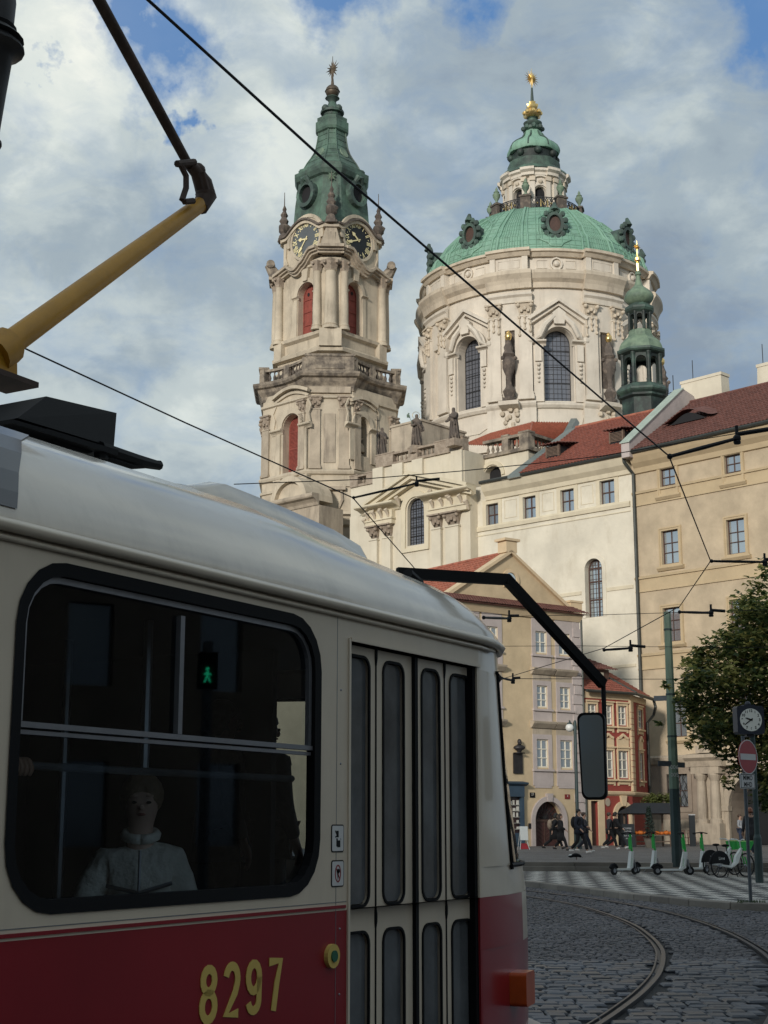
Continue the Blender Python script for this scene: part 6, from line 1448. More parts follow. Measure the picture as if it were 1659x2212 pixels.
q = MB(); q.poly([Yf.p(a, b, -.19) for a, b in outline(rdo)]); D_ = q.build('door', MT['wood_brown'], red); q = MB()
for s in (0, 1): x = rdo['u0'] - .28 if s == 0 else rdo['u1']; q.fbox(Yf, x, x + (.28 if s == 0 else .5), GZ, rdo['v1'] + .25, 0, .08)
q.fbox(Yf, rdo['u0'], rdo['u1'], rdo['v1'], rdo['v1'] + .25, 0, .08); q.build('door_surround', MT['peach_trim'], D_)
q = MB(); q.poly([Yf.p(a, b, -.19) for a, b in outline(rar)]); D_ = q.build('arched_doorway', MT['void'], red); q = MB(); c = (rar['u0'] + rar['u1']) / 2; h = (rar['u1'] - rar['u0']) / 2; vs = rar['v1'] - h
q.ribbon(Yf, [(rar['u1'] + .14, GZ)] + [(c + (h + .14) * math.cos(math.pi * i / 14), vs + (h + .14) * math.sin(math.pi * i / 14)) for i in range(15)] + [(rar['u0'] - .14, GZ)], .3, -.1, .1); q.fprism(Yf, [(c - .15, rar['v1']), (c + .15, rar['v1']), (c + .26, rar['v1'] + .62), (c - .26, rar['v1'] + .62)], 0, .16); q.build('arch_surround', MT['peach_trim'], D_)
q = MB(); u, v = Yf.uv(1312, 1733); q.fprism(Yf, [(u + .2 * math.cos(i * .6283), v + .25 * math.sin(i * .6283)) for i in range(10)], .01, .06); q.build('round_medallion', MT['stone_low'], red)
rz = at_y(1320, 1420, Yf.p(3, 0, -3).y).z
a, b, c = Yf.p(r0 - .1, reave, .45), Yf.p(r1 + .2, reave, .45), Sf.p(s_end + .2, reave, .5)
t1, t2 = Yf.p(r0 - .1, rz, -4), Yf.p(r1 - 1.2, rz, -4)
q = MB(); q.tiles(a, b, t2, t1, .22, .34, .06); q.tiles(b, c, Sf.p(s_end + .2, rz, -3.5), t2, .22, .34, .06); q.build('roof', MT['roof_red'], red); 
q = MB(); q.tube([b + Z * .05, t2 + Z * .08], .11, 6); q.tube([a, b, c], .1, 6); q.tube([c, c + V(.1, -.1, -.5), c + V(.0, .2, -1.0), Sf.p(s_end - .1, reave - 1.5, .12), Sf.p(s_end - .1, GZ, .12)], .1, 7); q.build('hip_and_gutter', MT['gutter'], red)
q = MB(); u, v = Yf.uv(1278, 1455, -1.2); q.fbox(Yf, u - .9, u + 1.4, reave + .3, v + .3, -3.5, -1.1); d_ = q.build('dormer', MT['wood_brown'], red)
q = MB(); q.tiles(Yf.p(u - 1.2, v + .25, -.7), Yf.p(u + 1.8, v + .25, -.7), Yf.p(u + .9, v + 1.1, -2.6), Yf.p(u - 1.2, v + 1.1, -2.6), .22, .34, .06); q.build('dormer_roof', MT['roof_dark'], d_)
q = MB(); q.fbox(Yf, u - .1, u + .9, v - .7, v + .1, -1.1, -1.06); q.build('dormer_pane', MT['glass_sky'], d_)
# ================================================================ people
SK = {}
def skinmat(n, c): 
    if n not in MT: mat(n, c, .55, var=.06, sc=10)
    return MT[n]
def cloth(n, c, r=.9):
    if n not in MT: mat(n, c, r, var=.25, sc=6, bump=.4, bs=25)
    return MT[n]
def person(label, loc, rz, h, arms, legs, top, bottom, hair, hairlen=.0, coat=0, bag=None, shoes='shoe_white', skn='skin', turn=0, lean=.0, group=None, sit=False, fingers=True):
    """arms/legs: joint offsets; built facing -y"""
    k = h / 1.75; s = thing('person', label, 'person', loc, rz, group)
    S = lambda *p: V(*p) * k
    def Lz(p): return V(p[0], p[1] - lean * max(0, p[2] - .95), p[2]) * k
    hip, chest, neck = (0, 0, .96), (0, 0, 1.28), (0, .01, 1.47)
    P = [Lz(hip), Lz((0, 0, 1.1)), Lz(chest), Lz((0, .01, 1.4)), Lz(neck), Lz((0, -.01, 1.55)), Lz((0, -.02, 1.63)), Lz((0, -.005, 1.70))]
    Ed = [(i, i + 1) for i in range(7)]; Rd = [.13, .12, .14, .1, .055, .072, .085, .07]
    JP, JE, JR = [P[0], P[1], P[2], P[3]], [(0, 1), (1, 2), (2, 3)], [(.165), (.15), (.17), (.13)]
    hands = []
    for sx, (el, wr) in zip((-1, 1), arms):
        sh = Lz((sx * .19, .01, 1.4)); e = Lz(el); w = Lz(wr); i = len(P); P += [sh, e, w]; Ed += [(3, i), (i, i + 1), (i + 1, i + 2)]; Rd += [.06, .045, .032]
        d = (w - e).normalized(); hnd = w + d * .07 * k; P.append(hnd); Ed.append((i + 2, i + 3)); Rd.append(.036)
        if fingers:
            side = d.cross(V(0, 1, 0)); side = side.normalized() if side.length > .1 else V(1, 0, 0); fw = side.cross(d)
            for q in range(4):
                j = len(P); o = side * (.03 - q * .02) * k; ln = (.07, .08, .075, .06)[q] * k
                P += [hnd + o + d * .03 * k, hnd + o + d * (.03 * k + ln * .5) + fw * .01, hnd + o + d * (.03 * k + ln * .85) + fw * .03]; Ed += [(i + 3, j), (j, j + 1), (j + 1, j + 2)]; Rd += [.011, .01, .009]
            j = len(P); P += [w + d * .04 * k + side * .045 * k, w + d * .085 * k + side * .06 * k + fw * .02]; Ed += [(i + 2, j), (j, j + 1)]; Rd += [.013, .01]
        a = len(JP); JP += [sh, e, w]; JE += [(3, a), (a, a + 1), (a + 1, a + 2)]; JR += [.082, .068, .05]
    TP, TE, TR = [P[0]], [], [.155]
    SP = []
    for sx, (kn, an, tz) in zip((-1, 1), legs):
        hp = S(sx * .095, 0, .9); kk = S(*kn); aa = S(*an); i = len(P); toe = aa + V(0, -.15, -.04 + tz) * k; heel = aa + V(0, .04, -.05) * k
        P += [hp, kk, aa]; Ed += [(0, i), (i, i + 1), (i + 1, i + 2)]; Rd += [.085, .055, .038]
        a = len(TP); TP += [hp, kk, aa.lerp(kk, .08)]; TE += [(0, a), (a, a + 1), (a + 1, a + 2)]; TR += [.11, .083, .07]; SP.append((heel, aa - V(0, 0, .03) * k, toe))
    R3 = lambda L_: [r * k for r in L_]
    body = skin('body', P, Ed, R3(Rd), skinmat(skn, (.45, .27, .19)), s, 1)
    f = MB(); f.ball(Lz((0, -.108, 1.605)), .017 * k, 6, (1, 1.3, 1.6)); f.build('nose', MT[skn], body, smooth='all', shift=(0, 0, 0)) if False else None
    skin('jacket', JP, JE, R3(JR), top, s, 1)
    if coat:
        m = MB(); z0 = .96 - coat; m.lathe((0, 0, 0), [(.23 * k, z0 * k), (.2 * k, (z0 + .3) * k), (.175 * k, 1.05 * k), (.17 * k, 1.15 * k)], 14, fold=lambda a, z: 1 + .06 * math.sin(5 * a + z * 3), sy=.85); m.build('coat_skirt', top, s, smooth='all', shift=(0, 0, 0))
    skin('trousers', TP, TE, R3(TR), bottom, s, 1)
    for hl, am, to in SP:
        if shoes not in MT: mat(shoes, (.6, .58, .55) if 'white' in shoes else (.02, .02, .02), .6)
        skin('shoe', [am, hl, to], [(0, 1), (0, 2)], R3([.05, .045, .038]), MT[shoes], s, 1)
    hc = Lz((0, .015, 1.665)); m = MB(); m.ball(hc, .108 * k, 14, (.92, 1.02, .92))
    m.v = [((x, y, z) if z > hc.z - .03 * k or y > hc.y - .02 * k else (x, max(y, hc.y - .03 * k), z)) for x, y, z in m.v]
    if hairlen: m.lathe(Lz((0, .05, 1.66)), [(.0, .02), (.09 * k, 0), (.1 * k, -.1 * k), (.085 * k, -hairlen * .7), (.05 * k, -hairlen)], 10)
    hr = m.build('hair', hair, s, smooth='all', shift=(0, 0, 0)); hr.rotation_euler = (0, 0, 0)
    m = MB()
    for sx in (-1, 1): m.ball(Lz((sx * .03, -.098, 1.625)), .012 * k, 6)
    m.build('eyes', MT['black'], s, smooth='all', shift=(0, 0, 0)); m = MB(); m.ball(Lz((0, -.112, 1.60)), .016 * k, 6, (1, 1.2, 1.5)); m.build('nose', MT[skn], s, smooth='all', shift=(0, 0, 0))
    m = MB(); m.ball(Lz((0, -.098, 1.565)), .02 * k, 6, (1.2, .6, .35)); m.build('mouth', cloth('lips', (.3, .12, .1)), s, smooth='all', shift=(0, 0, 0))
    if bag:
        m = MB(); c = Lz((0, .22, 1.22)); m.ball(c, .2 * k, 10, (.8, .62, 1.2)); b = m.build('backpack', bag, s, smooth='all', shift=(0, 0, 0))
        m = MB()
        for sx in (-1, 1): m.tube([Lz((sx * .12, .15, 1.05)), Lz((sx * .17, -.13, 1.15)), Lz((sx * .14, -.14, 1.35)), Lz((sx * .12, .02, 1.5)), Lz((sx * .1, .18, 1.38))], .02 * k, 5)
        m.build('straps', bag, b, shift=(0, 0, 0))
    return s
ARM_DOWN = [((-.26, .03, 1.12), (-.27, -.06, .88)), ((.26, .03, 1.12), (.27, -.06, .88))]
ARM_SWING = [((-.25, .12, 1.13), (-.24, .1, .9)), ((.25, -.08, 1.12), (.22, -.25, .95))]
ARM_SWING2 = [((-.25, -.1, 1.12), (-.2, -.28, .98)), ((.25, .12, 1.13), (.25, .12, .9))]
LEG_STAND = [((-.1, -.02, .5), (-.11, .0, .09), 0), ((.1, -.02, .5), (.11, .0, .09), 0)]
LEG_WALK = [((-.1, -.2, .53), (-.1, -.32, .10), .02), ((.1, .02, .5), (.1, .36, .17), -.04)]
LEG_WALK2 = [((-.1, .02, .5), (-.1, .33, .17), -.04), ((.1, -.2, .53), (.1, -.3, .10), .02)]
LEG_WIDE = [((-.1, -.26, .55), (-.1, -.42, .14), .04), ((.1, .08, .5), (.1, .5, .2), -.05)]
blk = cloth('cloth_black', (.012, .012, .014)); nvy = cloth('cloth_navy', (.018, .022, .035)); gry = cloth('cloth_grey', (.035, .035, .04)); jn = cloth('denim', (.03, .045, .08)); lgt = cloth('cloth_light', (.30, .31, .33))
hblk = cloth('hair_black', (.01, .009, .008), .5); hbrn = cloth('hair_brown', (.06, .035, .022), .5); hred = cloth('hair_red', (.28, .10, .05), .5)
G1 = 'people walking across the square'
def ppos(x, y): return at_z(x, y, GZ if y < 1846 else .51)
def face(dx, dy): return math.atan2(dx, -dy)  # built facing -y
pp1 = person('walker in long black coat with pale backpack, before the arched brown gate', ppos(1196, 1837), face(1, .1), 1.74, ARM_SWING, LEG_WIDE, blk, blk, hblk, .22, .45, cloth('bag_pale', (.35, .27, .2)), 'shoe_black', lean=.22, group=G1)
person('long haired woman in black coat walking just ahead of the pale backpack', ppos(1212, 1838) , face(1, -.3), 1.70, ARM_SWING2, LEG_WALK, blk, blk, hbrn, .38, .5, None, 'shoe_black', group=G1)
person('young man in black jacket and backpack with white soled shoes beside the green lamp post', ppos(1252, 1844), face(1, -.6), 1.84, [((-.26, .05, 1.12), (-.2, -.15, .95)), ((.25, -.06, 1.1), (.16, -.3, 1.05))], LEG_WALK2, nvy, blk, hblk, 0, .18, cloth('bag_black', (.01, .01, .012)), 'shoe_white', group=G1)
person('dark dressed companion half hidden behind the man with the black backpack', ppos(1263, 1842), face(1, -.2), 1.72, ARM_SWING2, LEG_WALK, gry, nvy, hbrn, 0, .1, None, 'shoe_white', group=G1)
person('walker in grey jacket between the brown door and the red arched doorway', ppos(1318, 1836), face(1, .1), 1.78, ARM_SWING, LEG_WALK, gry, blk, hbrn, 0, 0, None, 'shoe_white', group=G1)
person('walker in black leather jacket with white trainers in front of the red arched doorway', ppos(1332, 1836), face(1, .05), 1.80, ARM_SWING2, LEG_WIDE, blk, blk, hblk, .08, 0, None, 'shoe_white', group=G1)
person('person in pale hooded jacket and jeans with a bag standing at the dark archway', ppos(1601, 1829), face(.8, -.5), 1.78, [((-.26, .03, 1.12), (-.2, -.2, 1.0)), ((.26, .03, 1.12), (.12, -.25, 1.1))], LEG_STAND, lgt, jn, hbrn, 0, 0, None, 'shoe_black', group=G1)
person('red haired person in long dark coat and jeans between the two poles by the bicycles', at_z(1625, 1851, .5), face(.1, 1), 1.86, ARM_DOWN, LEG_WALK, gry, jn, hred, .1, .4, None, 'shoe_white', group=G1)
# ================================================================ tram
AN = R(29.8); NT = V(-math.cos(AN), math.sin(AN), 0); DT = V(math.sin(AN), math.cos(AN), 0); PT = 3.2
def T(s, t, z): return NT * (PT + t) + DT * s + Z * z
TF = Fr(NT * PT, DT)
mat('tram_cream', (.66, .575, .46), .3, var=.08, sc=1.2, bump=.05, bs=5, stain=.3, sts=(1.2, 1.2, .4), streakc=(.36, .31, .26), coat=.4)
mat('tram_roof', (.66, .60, .52), .2, var=.12, sc=1.0, bump=.08, bs=4, stain=.45, sts=(1.6, 1.6, .5), streakc=(.34, .31, .27), coat=.5)
mat('tram_red', (.25, .014, .022), .3, var=.1, sc=1.5, stain=.2, streakc=(.12, .01, .015), coat=.4)
mat('rubber', (.004, .0045, .006), .6, var=.1, spec=.18)
mat('alu', (.32, .33, .36), .4, met=.8, var=.15, sc=6)
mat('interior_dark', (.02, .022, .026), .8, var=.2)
mat('panto_yellow', (.50, .25, .02), .45, var=.15, sc=4, stain=.35, sts=(2, 2, 2), streakc=(.12, .06, .02))
mat('panto_rust', (.06, .035, .025), .7, var=.4, sc=8)
mat('orange_lamp', (.42, .07, .012), .3, var=.2, sc=8); mat('num_yellow', (.62, .45, .12), .5, var=.08)
m = bpy.data.materials.new('tram_glass'); m.use_nodes = True; N = m.node_tree.nodes; L = m.node_tree.links; N.clear()
o_ = N.new('ShaderNodeOutputMaterial'); mx = N.new('ShaderNodeMixShader'); tr_ = N.new('ShaderNodeBsdfTransparent'); gl = N.new('ShaderNodeBsdfGlossy'); fr_ = N.new('ShaderNodeFresnel')
tr_.inputs[0].default_value = (.60, .67, .72, 1); gl.inputs['Roughness'].default_value = .02; gl.inputs['Color'].default_value = (.8, .85, .9, 1); fr_.inputs['IOR'].default_value = 1.5
L.new(fr_.outputs[0], mx.inputs[0]); L.new(tr_.outputs[0], mx.inputs[1]); L.new(gl.outputs[0], mx.inputs[2]); L.new(mx.outputs[0], o_.inputs[0]); MT['tram_glass'] = m
tram = thing('tram', 'red and cream tram numbered 8297 passing close by with folding front doors', 'tram', T(4, 1.25, 0))
SB = -5.5
tw_ = [dict(u0=3.34 - 2.1 * k, u1=5.06 - 2.1 * k, v0=1.40, v1=2.46, rad=.2) for k in range(4)]
TD = dict(u0=5.3, u1=6.5, v0=.45, v1=2.41)
w_ = MB(); w_.facade(TF, SB, 6.52, 1.32, 2.55, [dict(o, d=.04) for o in tw_] + [dict(TD, v0=1.32, d=.06)], .06); body = w_.build('cream_side', MT['tram_cream'], tram)
w_ = MB(); w_.facade(TF, SB, 6.52, .38, 1.32, [dict(TD, v1=1.32, d=.06)], .09); w_.build('red_side', MT['tram_red'], tram)
q = MB(); q.ribbon(TF, outline(dict(u0=SB + .02, u1=5.27, v0=.36, v1=1.335), 0)[2:], .012, 0, .006); q.build('trim_strip', MT['tram_red'], tram)
def ell(s0, a, b, n=18, f0=0, f1=180): return [(s0 + a * math.sin(R(f0 + (f1 - f0) * i / n)), 1.25 - b * math.cos(R(f0 + (f1 - f0) * i / n))) for i in range(n + 1)]
AZ = [(.38, 1.70), (.8, 1.76), (1.15, 1.76), (1.32, 1.74), (1.46, 1.66), (1.9, 1.38), (2.40, 1.13), (2.55, 1.06)]
def az(z):
    for (a, x), (b, y) in zip(AZ, AZ[1:]):
        if z <= b: return x + (y - x) * (z - a) / (b - a)
    return AZ[-1][1]
def nose(name, m, z0, z1, f0, f1, inset=0, par=None, nz_=6, n=16):
    q = MB(); rows = [[T(s, t, z) for s, t in ell(6.52, az(z) - inset, 1.25 - inset, n, f0, f1)] for z in [z0 + (z1 - z0) * i / nz_ for i in range(nz_ + 1)]]
    k = len(rows[0]); q.add([p for r in rows for p in r], [(i * k + j, i * k + j + 1, (i + 1) * k + j + 1, (i + 1) * k + j) for i in range(nz_) for j in range(k - 1)]); return q.build(name, MT[m], par or tram, smooth='all')
nose('nose_red', 'tram_red', .38, 1.08, 0, 180, nz_=8); nose('nose_red_side', 'tram_red', 1.08, 1.32, 0, 22); nose('nose_cream', 'tram_cream', 1.08, 1.32, 22, 158); nose('nose_cream', 'tram_cream', 1.32, 1.46, 0, 180)
nose('front_pillar', 'tram_cream', 1.46, 2.40, 0, 14); nose('front_pillar', 'tram_cream', 1.46, 2.40, 168, 180); nose('front_header', 'tram_cream', 2.40, 2.55, 0, 180); ws = nose('windscreen', 'tram_glass', 1.46, 2.40, 16, 166, .01)
for z in (1.46, 2.40): q = MB(); q.tube([T(s, t, z) for s, t in ell(6.52, az(z) + .005, 1.255, 18, 14, 168)], .012, 6); q.build('windscreen_seal', MT['rubber'], ws)
q = MB(); q.tube([T(*ell(6.52, az(z), 1.25, 1, 15, 15)[0], z) for z in (1.44, 1.6, 1.9, 2.2, 2.42)], .012, 6); q.build('windscreen_seal', MT['rubber'], ws)
# roof
RP = [(2.55, -.012, 1.07), (2.60, -.008, 1.08), (2.66, .02, 1.05), (2.74, .07, .98), (2.83, .14, .88), (2.91, .24, .68), (2.98, .36, .38), (3.03, .52, .0), (3.07, .75, -.5), (3.09, 1.05, -1.3), (3.095, 1.2, -2.0)]
q = MB(); rows = []
for z, i, a in RP:
    s0 = 6.52 if a > .3 else 6.52 - (.3 - a) * .6; b = 1.25 - i; ee = ell(s0, max(a + (6.52 - s0) * .0, .02) if a > 0 else .3 + a * .0, b)
    if a <= 0: ee = ell(6.34 + a * 1.0, .34, b)
    rows.append([T(SB, i, z)] + [T(SB + (ee[0][0] - SB) * k / 8, i, z) for k in range(1, 8)] + [T(s, t, z) for s, t in ee] + [T(SB, 2.5 - i, z)])
def slope(p):
    s_ = (p - NT * PT).dot(DT); x = max(0, min(1, (s_ - 5.2) / 2.6)); return p - Z * .35 * x ** 1.5 * max(0, (p.z - 2.58)) / .5
rows = [[slope(p) for p in r] for r in rows]
k = len(rows[0]); q.add([p for r in rows for p in r], [(i * k + j, i * k + (j + 1) % k, (i + 1) * k + (j + 1) % k, (i + 1) * k + j) for i in range(len(rows) - 1) for j in range(k)] + [tuple((len(rows) - 1) * k + j for j in range(k))])
roof = q.build('roof', MT['tram_roof'], tram, smooth='all')
q = MB(); gl_ = [T(SB, -.02, 2.545)] + [T(s, -.02, 2.545) for s in (0, 2, 4, 5, 6)] + [T(s, t, 2.545) for s, t in ell(6.52, 1.09, 1.275)] + [T(SB, 2.52, 2.545)]
q.tube(gl_, .022, 6); q.tube([p - Z * .035 + NT * .014 for p in gl_[:8]], .012, 5); q.build('rain_gutter', MT['tram_cream'], roof, smooth='all')
# dark roof section towards the rear of what is in view
q = MB()
def roofp(s, j, off=.004):
    z, i, _ = RP[j]; z2, i2, _ = RP[min(j + 1, len(RP) - 1)]; return T(s, i - off, z + off)
for j in range(1, 6):
    e = [3.30, 3.33, 3.38, 3.46, 3.56, 3.72, 4.0]
    q.poly([roofp(SB, j), roofp(e[j - 1] if j - 1 < 7 else 4, j), roofp(e[j], j + 1), roofp(SB, j + 1)])
mat('roof_patch', (.025, .03, .045), .35, var=.2, coat=.4); q.build('dark_roof_panel', MT['roof_patch'], roof, smooth='all')
# white equipment fairing
q = MB(); FP = []
for s, top in ((5.38, 3.10), (5.46, 3.22), (5.7, 3.30), (6.2, 3.28), (6.7, 3.245), (6.98, 3.20), (7.08, 3.12), (7.13, 2.88)):
    base = 2.80
    FP.append([T(s, .86, base), T(s, .90, base + (top - base) * .72), T(s, .95, base + (top - base) * .95), T(s, 1.05, top), T(s, 1.65, top), T(s, 1.78, base + (top - base) * .9), T(s, 1.84, base)])
k = 7; q.add([p for r in FP for p in r], [(i * k + j, i * k + j + 1, (i + 1) * k + j + 1, (i + 1) * k + j) for i in range(len(FP) - 1) for j in range(k - 1)] + [tuple(range(k))[::-1], tuple(len(FP) * k - k + j for j in range(k))])
q.build('roof_fairing', MT['tram_roof'], roof, smooth='all')
q = MB(); q.tube([T(5.3, .82, 3.07), T(6.0, .84, 3.04), T(6.6, .86, 2.98), T(7.0, .9, 2.93), T(7.12, 1.1, 2.9)], .035, 8); q.build('roof_seam', MT['tram_roof'], roof)
# window: rubber surround, aluminium sash, glass, handrail
for i, o in enumerate(tw_):
    fr2 = MB(); n = len(outline(o)); A1, B1, C1 = outline(o, -.012), outline(o, .032), outline(o, .085)
    for k in range(n):
        j = (k + 1) % n
        fr2.poly([TF.p(*A1[k], .006), TF.p(*A1[j], .006), TF.p(*B1[j], .004), TF.p(*B1[k], .004)]); fr2.poly([TF.p(*B1[k], .004), TF.p(*B1[j], .004), TF.p(*B1[j], -.035), TF.p(*B1[k], -.035)])
    W = fr2.build('window', MT['rubber'], tram)
    q = MB(); up = dict(o, v0=1.962, rad=.16); 
    pts = [p for p in outline(dict(o, rad=.15), .075) if p[1] > 1.98]; pts = sorted(pts, key=lambda p: 0)
    R_ = outline(dict(o, rad=.19), .044); top = [p for p in R_ if p[1] > 1.9]; top = [(top[0][0], 1.965)] + top + [(top[-1][0], 1.965)]
    q.ribbon(TF, top, .02, -.03, -.012); q.fbox(TF, o['u0'] + .035, o['u1'] - .035, 1.945, 1.963, -.03, -.005); q.fbox(TF, o['u0'] + .035, o['u1'] - .035, 1.925, 1.938, -.03, -.012)
    xm = TF.uv(398, 1430)[0] - 2.1 * i; q.fbox(TF, xm - .012, xm + .012, 1.965, o['v1'] - .08, -.032, -.01); q.build('sliding_sash', MT['alu'], W)
    g = MB(); g.poly([TF.p(*p, -.03) for p in outline(o, .02)]); g.build('pane', MT['tram_glass'], W)
    q = MB(); q.tube([TF.p(o['u0'] + .08, 1.835, -.09), TF.p(o['u1'] - .05, 1.835, -.09)], .013, 8); q.build('handrail', MT['alu'], W)
# doors
DF = Fr(TF.p(0, 0, -.04), DT)
lv = [(758, 797), (826, 872), (910, 950), (972, 1016)]; su = [DF.uv(x, 1700)[0] for x in (735, 811, 893, 961, 1038)]
zt_ = DF.uv(849, 1431)[1]; zb_ = DF.uv(849, 1952)[1]; zt2 = DF.uv(849, 2004)[1]
bounds = [5.3] + su[1:4] + [6.5]
for k in range(4):
    a, b = bounds[k], bounds[k + 1]; g0, g1 = [DF.uv(x, 1700)[0] for x in lv[k]]
    if k == 0: g0 = a - .02 + .03
    o1 = dict(u0=g0, u1=g1, v0=zb_, v1=zt_, rad=.055, d=.02); o2 = dict(u0=g0, u1=g1, v0=.62, v1=zt2, rad=.055, d=.02)
    q = MB(); q.facade(DF, a + .004, b - .004, .47, 2.405, [o1, o2], .02); L1 = q.build('door_leaf', MT['tram_cream'], tram)
    q = MB()
    for o in (o1, o2):
        A1, B1 = outline(o, -.004), outline(o, .008)
        for i in range(len(A1)): j = (i + 1) % len(A1); q.hexa([DF.p(*A1[i], -.002), DF.p(*A1[j], -.002), DF.p(*B1[j], -.002), DF.p(*B1[i], -.002), DF.p(*A1[i], .006), DF.p(*A1[j], .006), DF.p(*B1[j], .006), DF.p(*B1[i], .006)])
    q.build('window_seal', MT['rubber'], L1)
    q = MB(); [q.poly([DF.p(*p, -.012) for p in outline(o, .01)]) for o in (o1, o2)]; mg = MT.get('door_glass') or mat('door_glass', (.105, .112, .12), .1, var=.35, sc=3, spec=.9); q.build('door_pane', mg, L1)
q = MB(); q.fbox(DF, bounds[2] - .014, bounds[2] + .014, .47, 2.405, -.02, .018)
for x in (bounds[1], bounds[3]):
    q.fbox(DF, x - .004, x + .004, .47, 2.405, -.02, .004)
    for z0, z1 in ((zt_ - .04, zt_ + .09), (zb_ - .1, zb_ - .0)): q.ball(DF.p(x, (z0 + z1) / 2, .0), .5, 8, (.02, .02, (z1 - z0)))  # dark ovals shape the gap shadows between the door leaves
q.fbox(DF, 6.47, 6.5, .47, 2.41, -.01, .03); q.build('seals_and_gap_shade', MT['rubber'], tram)
q = MB(); q.fbox(TF, 5.285, 5.30, .45, 2.42, -.07, .008); q.fbox(TF, 5.30, 6.52, 2.41, 2.425, -.08, .010); q.build('door_frame', MT['tram_cream'], tram)
q = MB()
for x in (5.2, 3.13, 1.03, -1.07): q.fbox(TF, x - .0015, x + .0015, .4, 2.52, 0, .0012)
q.fbox(TF, SB, 5.28, 1.352, 1.355, 0, .0012)
for x in (5.2, 3.13):
    for z in (.5, .75, 1.0, 1.25, 1.6, 1.9, 2.2): q.ball(TF.p(x + .03, z, 0), .005, 6)
q.build('panel_seams', MT['alu'], tram)
# lettering, stickers, button, indicator
q = MB(); nh, nw = .19, .098
def dg(pts, k, closed=False):
    if len(q.m) <= k: q.mark()
    q.ribbon(TF, [(4.31 + k * .137 + x * nw, .985 + y * nh) for x, y in pts], .031, .001, .004, closed)
C_ = lambda cx, cy, rx, ry, a0, a1, n=14: [(cx + rx * math.cos(R(a0 + (a1 - a0) * i / n)), cy + ry * math.sin(R(a0 + (a1 - a0) * i / n))) for i in range(n + 1)]
dg(C_(.5, .74, .34, .20, 0, 344), 0, True); dg(C_(.5, .28, .38, .23, 0, 344), 0, True)
dg(C_(.5, .70, .36, .24, 165, -20) + [(.72, .46), (.16, .08), (.92, .08)], 1)
dg(C_(.5, .68, .36, .25, 0, 344), 2, True); dg([(.86, .68), (.84, .36)] + C_(.5, .27, .34, .2, -10, -165, 8), 2)
dg([(.1, .92), (.88, .92), (.62, .5), (.42, .0)], 3); q.build('fleet_number', MT['num_yellow'], tram)
for nm, (x0, y0, x1, y1) in (('reserved_seat_sticker', (715, 1781, 742, 1841)), ('no_food_sticker', (715, 1858, 742, 1916))):
    o = op(TF, x0, y0, x1, y1); o['rad'] = .012; q = MB(); q.fprism(TF, outline(o), 0, .002); S_ = q.build(nm, MT['black'], tram); q = MB(); q.fprism(TF, outline(o, .005), .001, .003); q.build('white_ground', MT.get('sticker_white') or mat('sticker_white', (.6, .6, .6), .5), S_)
    c, d = (o['u0'] + o['u1']) / 2, (o['v0'] + o['v1']) / 2; q = MB()
    if 'seat' in nm:
        q.fbox(TF, c - .005, c + .018, d - .035, d - .008, .003, .0035); q.fbox(TF, c - .012, c - .002, d - .032, d + .0, .003, .0036); q.fbox(TF, c - .012, c + .005, d + .004, d + .03, .003, .0037); q.ribbon(TF, [(c - .02, d + .03), (c - .005, d + .01), (c - .02, d + .005)], .006, .003, .004); q.build('pictogram', MT['black'], S_)
    else:
        q.ribbon(TF, [(c + .02 * math.cos(i * .4), d + .032 * math.sin(i * .4)) for i in range(16)], .006, .003, .0038, closed=True); q.ribbon(TF, [(c - .013, d + .02), (c + .013, d - .02)], .005, .003, .0039); q.build('red_ring', MT['tram_red'], S_)
        q = MB(); q.ball(TF.p(c, d + .01, .003), .01, 6, (1, 1, .9)); q.fprism(TF, [(c - .008, d + .005), (c + .008, d + .005), (c, d - .026)], .003, .0036); q.build('pictogram', MT['rubber'], S_)
u, v = TF.uv(713, 2065); q = MB(); F_t = lambda r, n=20: [(u + r * math.cos(6.2832 * i / n), v + r * math.sin(6.2832 * i / n)) for i in range(n)]
q.fprism(TF, F_t(.046), 0, .018); b_ = q.build('door_button', MT['num_yellow'], tram); q = MB(); q.fprism(TF, F_t(.022), .017, .024); q.build('push_pad', mat('pad_green', (.02, .12, .07), .4), b_)
lp = [T(*ell(6.52, az(.95), 1.25, 1, 9, 9)[0], 0), T(*ell(6.52, az(.95), 1.25, 1, 24, 24)[0], 0)]; f = Fr(lp[0], lp[1] - lp[0]); ln_ = (lp[1] - lp[0]).length
zi0, zi1 = f.uv(1125, 2162)[1], f.uv(1125, 2090)[1]
q = MB(); o = dict(u0=ln_ * .15, u1=ln_ * .15 + .19, v0=zi0, v1=zi1, rad=.02); q.fprism(f, outline(o), -.02, .09); q.build('turn_indicator', MT['orange_lamp'], tram)
q = MB(); q.tube([T(s, t, .52) for s, t in ell(6.52, 1.82, 1.31, 18, 10, 170)], .09, 8); q.build('bumper', MT['alu'], tram, smooth='all')
